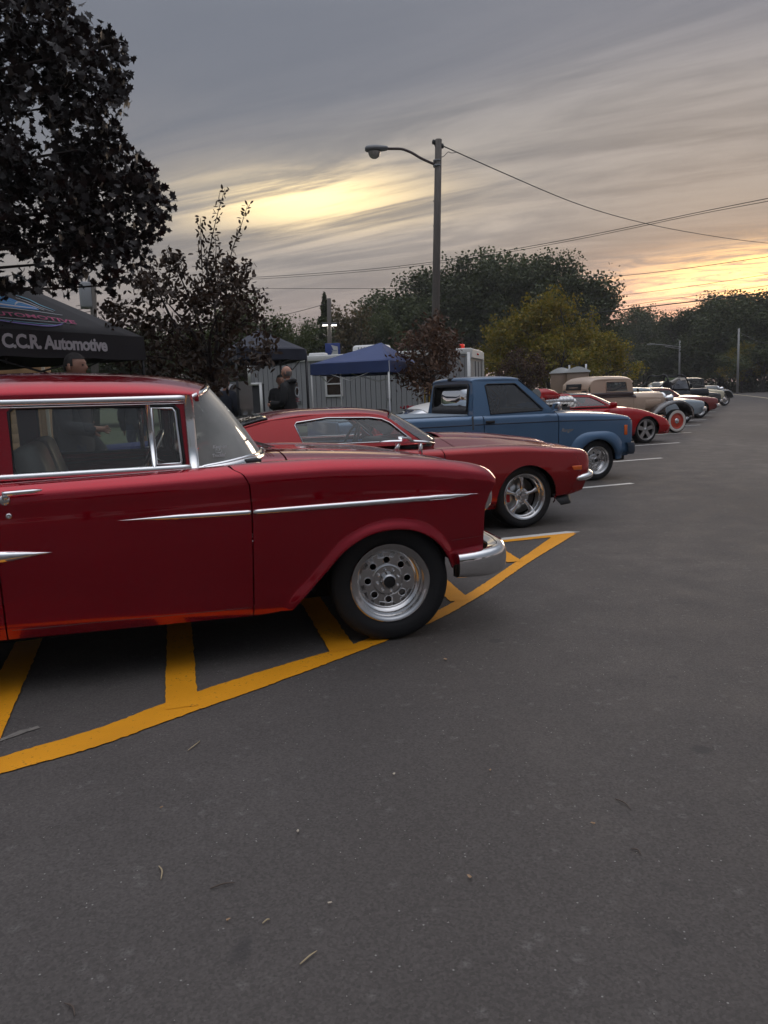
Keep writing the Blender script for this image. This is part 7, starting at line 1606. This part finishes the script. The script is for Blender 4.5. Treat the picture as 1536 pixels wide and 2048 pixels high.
    dl = np.min([seg(V, j['hip' + n], j['kn' + n]) for n in 'lr'] + [seg(V, j['kn' + n], j['an' + n]) for n in 'lr'], axis=0); df = np.min([seg(V, j['an' + n], j['to' + n]) for n in 'lr'], axis=0)
    da = np.min([seg(V, j['sh' + n], j['el' + n]) for n in 'lr'] + [seg(V, j['el' + n], j['wr' + n]) for n in 'lr'], axis=0); dh = np.min([seg(V, j['wr' + n], j['pa' + n]) for n in 'lr'] + [seg(V, j['pa' + n], j['g1' + n]) for n in 'lr'], axis=0)
    dt = np.min([seg(V, j['pelvis'], j['chest']), seg(V, j['chest'], j['neck'])], axis=0)
    fingers = np.min([seg(V, j['pa' + n], j['g%d%s' % (k, n)]) for n in 'lr' for k in range(4)] + [seg(V, j['t' + n], j['u' + n]) for n in 'lr'], axis=0)
    cls = np.where((V[:, 2] < .97 * s) & (np.minimum(dl, dt) < np.minimum(da, dh)), 1, 2); cls[(df < dl) & (V[:, 2] < .12 * s)] = 3; cls[np.minimum(dh, fingers) < da * .8] = 0; cls[V[:, 2] > 1.505 * s] = 0
    for c, nm, m_, push in ((1, 'trousers', bottom, .016), (2, 'jacket', top, .024), (3, 'shoes', m_shoe, .010)):
        fs = [f for f in F if all(cls[i] == c for i in f) or (any(cls[i] == c for i in f) and sum(cls[i] == c for i in f) >= 2)]; use = sorted({i for f in fs for i in f}); mp = {i: k for k, i in enumerate(use)}
        wr = lambda i: .006 * math.sin(V[i, 2] * 55 + V[i, 1] * 30)
        if fs: obj(nm, ([tuple(V[i] + Nn[i] * (push + wr(i))) for i in use], [tuple(mp[i] for i in f) for f in fs]), m_, root)
    if hood: obj('hood', xf(combine(*[tube([(.085 * math.cos(a) - .03, .11 * math.sin(a), .03 * math.cos(a) * -1 + .01) for a in np.linspace(.6, 5.68, 16)], [.02] + [.045] * 14 + [.02], 8)]), (j['neck'][0] * s, j['neck'][1] * s, j['neck'][2] * s - .01)), top, root)
    if hair is not None:
        hb = bmesh.new(); bmesh.ops.create_uvsphere(hb, u_segments=26, v_segments=18, radius=1); kill = []
        for v in hb.verts:
            x, y, z = v.co; lim = .38 if x > .25 else (-.45 if x < -.25 else -.05)
            if bald: keep = z < .30 and z > -.55 and x < .25
            else: keep = z > lim
            if not keep: kill.append(v)
            jaw = max(0, -z); v.co = (hx + (x * (.103 - .010 * jaw)) * s + .008, hy + y * (.083 - .018 * jaw) * s, hz + z * .124 * s)
        bmesh.ops.delete(hb, geom=kill, context='VERTS'); hb.verts.index_update(); vf = [tuple(v.co) for v in hb.verts], [tuple(v.index for v in f.verts) for f in hb.faces]; hb.free(); obj('hair', vf, hair, root)
    return root
m_hoodie = mat('black_hoodie', (.012, .012, .013), .85, var=.2, vscale=10); m_jean = mat('blue_denim', (.030, .045, .080), .85, var=.2, vscale=14); m_dkj = mat('charcoal_jacket', (.028, .028, .032), .85); m_greyj = mat('grey_jacket', (.085, .088, .09), .85); m_dkt = mat('dark_trousers', (.02, .02, .024), .85)
m_greyhair = mat('grey_hair', (.20, .17, .15), .8)
# man in front of the black tent, head above the sedan roof, looking right and down
p = at(144, 800, 7.3); person('dark-haired man in a dark jacket standing between the red sedan and the black tent', (p.x, 7.3, 0.0), rad(-8), dict(elr=(.05, -.24, 1.14), wrr=(.24, -.16, 1.12), skull=(.05, 0, 1.575)), m_dkj, m_jean, m_hair, H=1.855)
# bald man in black hoodie by the trailer, holding something small
p = at(579, 800, 15.2); bm_root = person('balding man in a black hoodie with a round back print beside the trailer', (p.x, 15.2, .1), rad(160), dict(elr=(.02, -.24, 1.12), wrr=(.26, -.20, 1.12), ell=(.0, .25, 1.12), wrl=(.26, .14, 1.10), pelvis=(0, 0, .95)), m_hoodie, m_dkt, m_greyhair, hood=True, H=1.86, bald=True, skin=mat('ruddy_skin', (.46, .24, .17), .55))
bp = empty('back_print', bm_root, (-.163, -.02, 1.40), (0, 0, 0))
obj('print_ring', xf(lathe([(.075, 0), (.095, 0)], 28), (0, 0, 0), (0, 0, -math.pi / 2)), mat('grey_print', (.45, .47, .48), .8), bp); obj('print_bars', combine(*[box(.004, w, .014, (-.004, 0, z)) for w, z in ((.16, -.13), (.12, -.16), (.14, -.19))]), mat('dull_red_print', (.22, .05, .06), .8), bp, smooth=False)
p = at(562, 800, 15.9); person('person with dark hair facing the balding man beside the trailer', (p.x, 15.9, .1), rad(-70), dict(elr=(.05, -.22, 1.12), wrr=(.25, -.06, 1.16)), m_hoodie, m_dkt, m_hair, H=1.72)
p = at(452, 800, 15.5); person('person in a dark jacket standing by the car with the lit tail lamp', (p.x, 15.5, .1), rad(75), {}, mat('navy_jacket', (.014, .017, .028), .85), m_dkt, m_hair, H=1.70)
p = at(268, 800, 13.6); person('person in a dark top and jeans, seen through the sedan windows', (p.x, 13.6, .1), rad(100), {}, m_dkj, m_jean, m_hair, H=1.68)
p = at(120, 800, 9.6); p2 = person('person in a charcoal jacket under the black tent, seen through the sedan windows', (p.x, 9.6, .1), rad(20), dict(elr=(.06, -.23, 1.12), wrr=(.26, -.14, 1.16)), m_greyj, m_dkt, m_hair, H=1.60)
cp = at(190, 836, 8.1); cu_ = thing('paper_cup', 'white paper cup seen through the sedan side window', 'cup', (p.x + .3, 9.6 - .02, 1.10)); obj('cup', xf(lathe([(.001, 0), (.030, 0), (.042, -.12), (.045, -.12), (.045, -.125)], 16), (0, 0, 0), (math.pi / 2, 0, 0)), m_whitem, cu_)
# folding camp chair under the tent
def chair(px, Y, rz, label):
    q = at(px, 800, Y); t = thing('camp_chair', label, 'chair', (q.x, Y, .1), rz); m_ = mat('grey_canvas', (.10, .105, .105), .8)
    obj('seat', shell(grid([[(x, y, .43 - .05 * (1 - (2 * abs(y) / .5) ** 2)) for y in np.linspace(-.25, .25, 7)] for x in np.linspace(-.22, .24, 5)]), .01), m_, t); obj('backrest', shell(grid([[(-.22 - .10 * z - .04 * (1 - (2 * abs(y) / .5) ** 2), y, .45 + z) for y in np.linspace(-.26, .26, 7)] for z in np.linspace(0, .50, 6)]), .01), m_, t)
    for sx in (-1, 1):
        for sy in (-1, 1): obj('leg', tube([(sx * .22, sy * .26, 0), (-sx * .05, sy * .27, .42)], .010, 6), m_galv, t)
        obj('arm_rest', tube([(-.24, sx * .28, .66), (.24, sx * .28, .62)], .014, 6), m_black, t)
chair(330, 9.2, rad(-100), 'grey folding camp chair behind the sedan, seen through its windows')
# ================================================================== evening haze
hz = obj('haze', box(420, 330, 24, (0, 140, 11)), None, smooth=False); tag(hz, 'thin evening haze over the lot and the far woods', kind='stuff')
hm = bpy.data.materials.new('haze'); hm.use_nodes = True; hm.node_tree.nodes.clear(); _o = hm.node_tree.nodes.new('ShaderNodeOutputMaterial'); _v = hm.node_tree.nodes.new('ShaderNodeVolumePrincipled')
_v.inputs['Color'].default_value = (.80, .80, .82, 1); _v.inputs['Density'].default_value = .0007; _v.inputs['Anisotropy'].default_value = .2; hm.node_tree.links.new(_v.outputs[0], _o.inputs['Volume']); hz.data.materials.append(hm)
# small joined details too fine to pick apart one by one
for o in bpy.data.objects:
    if o.parent is not None and o.name.split('.')[0] in ('lug_nuts', 'hood_louvres', 'grille_bars', 'blossoms', 'cowl_grille', 'vent_slats', 'print_bars', 'case_ribs', 'bushing', 'spokes', 'eyes'): o['kind'] = 'stuff'
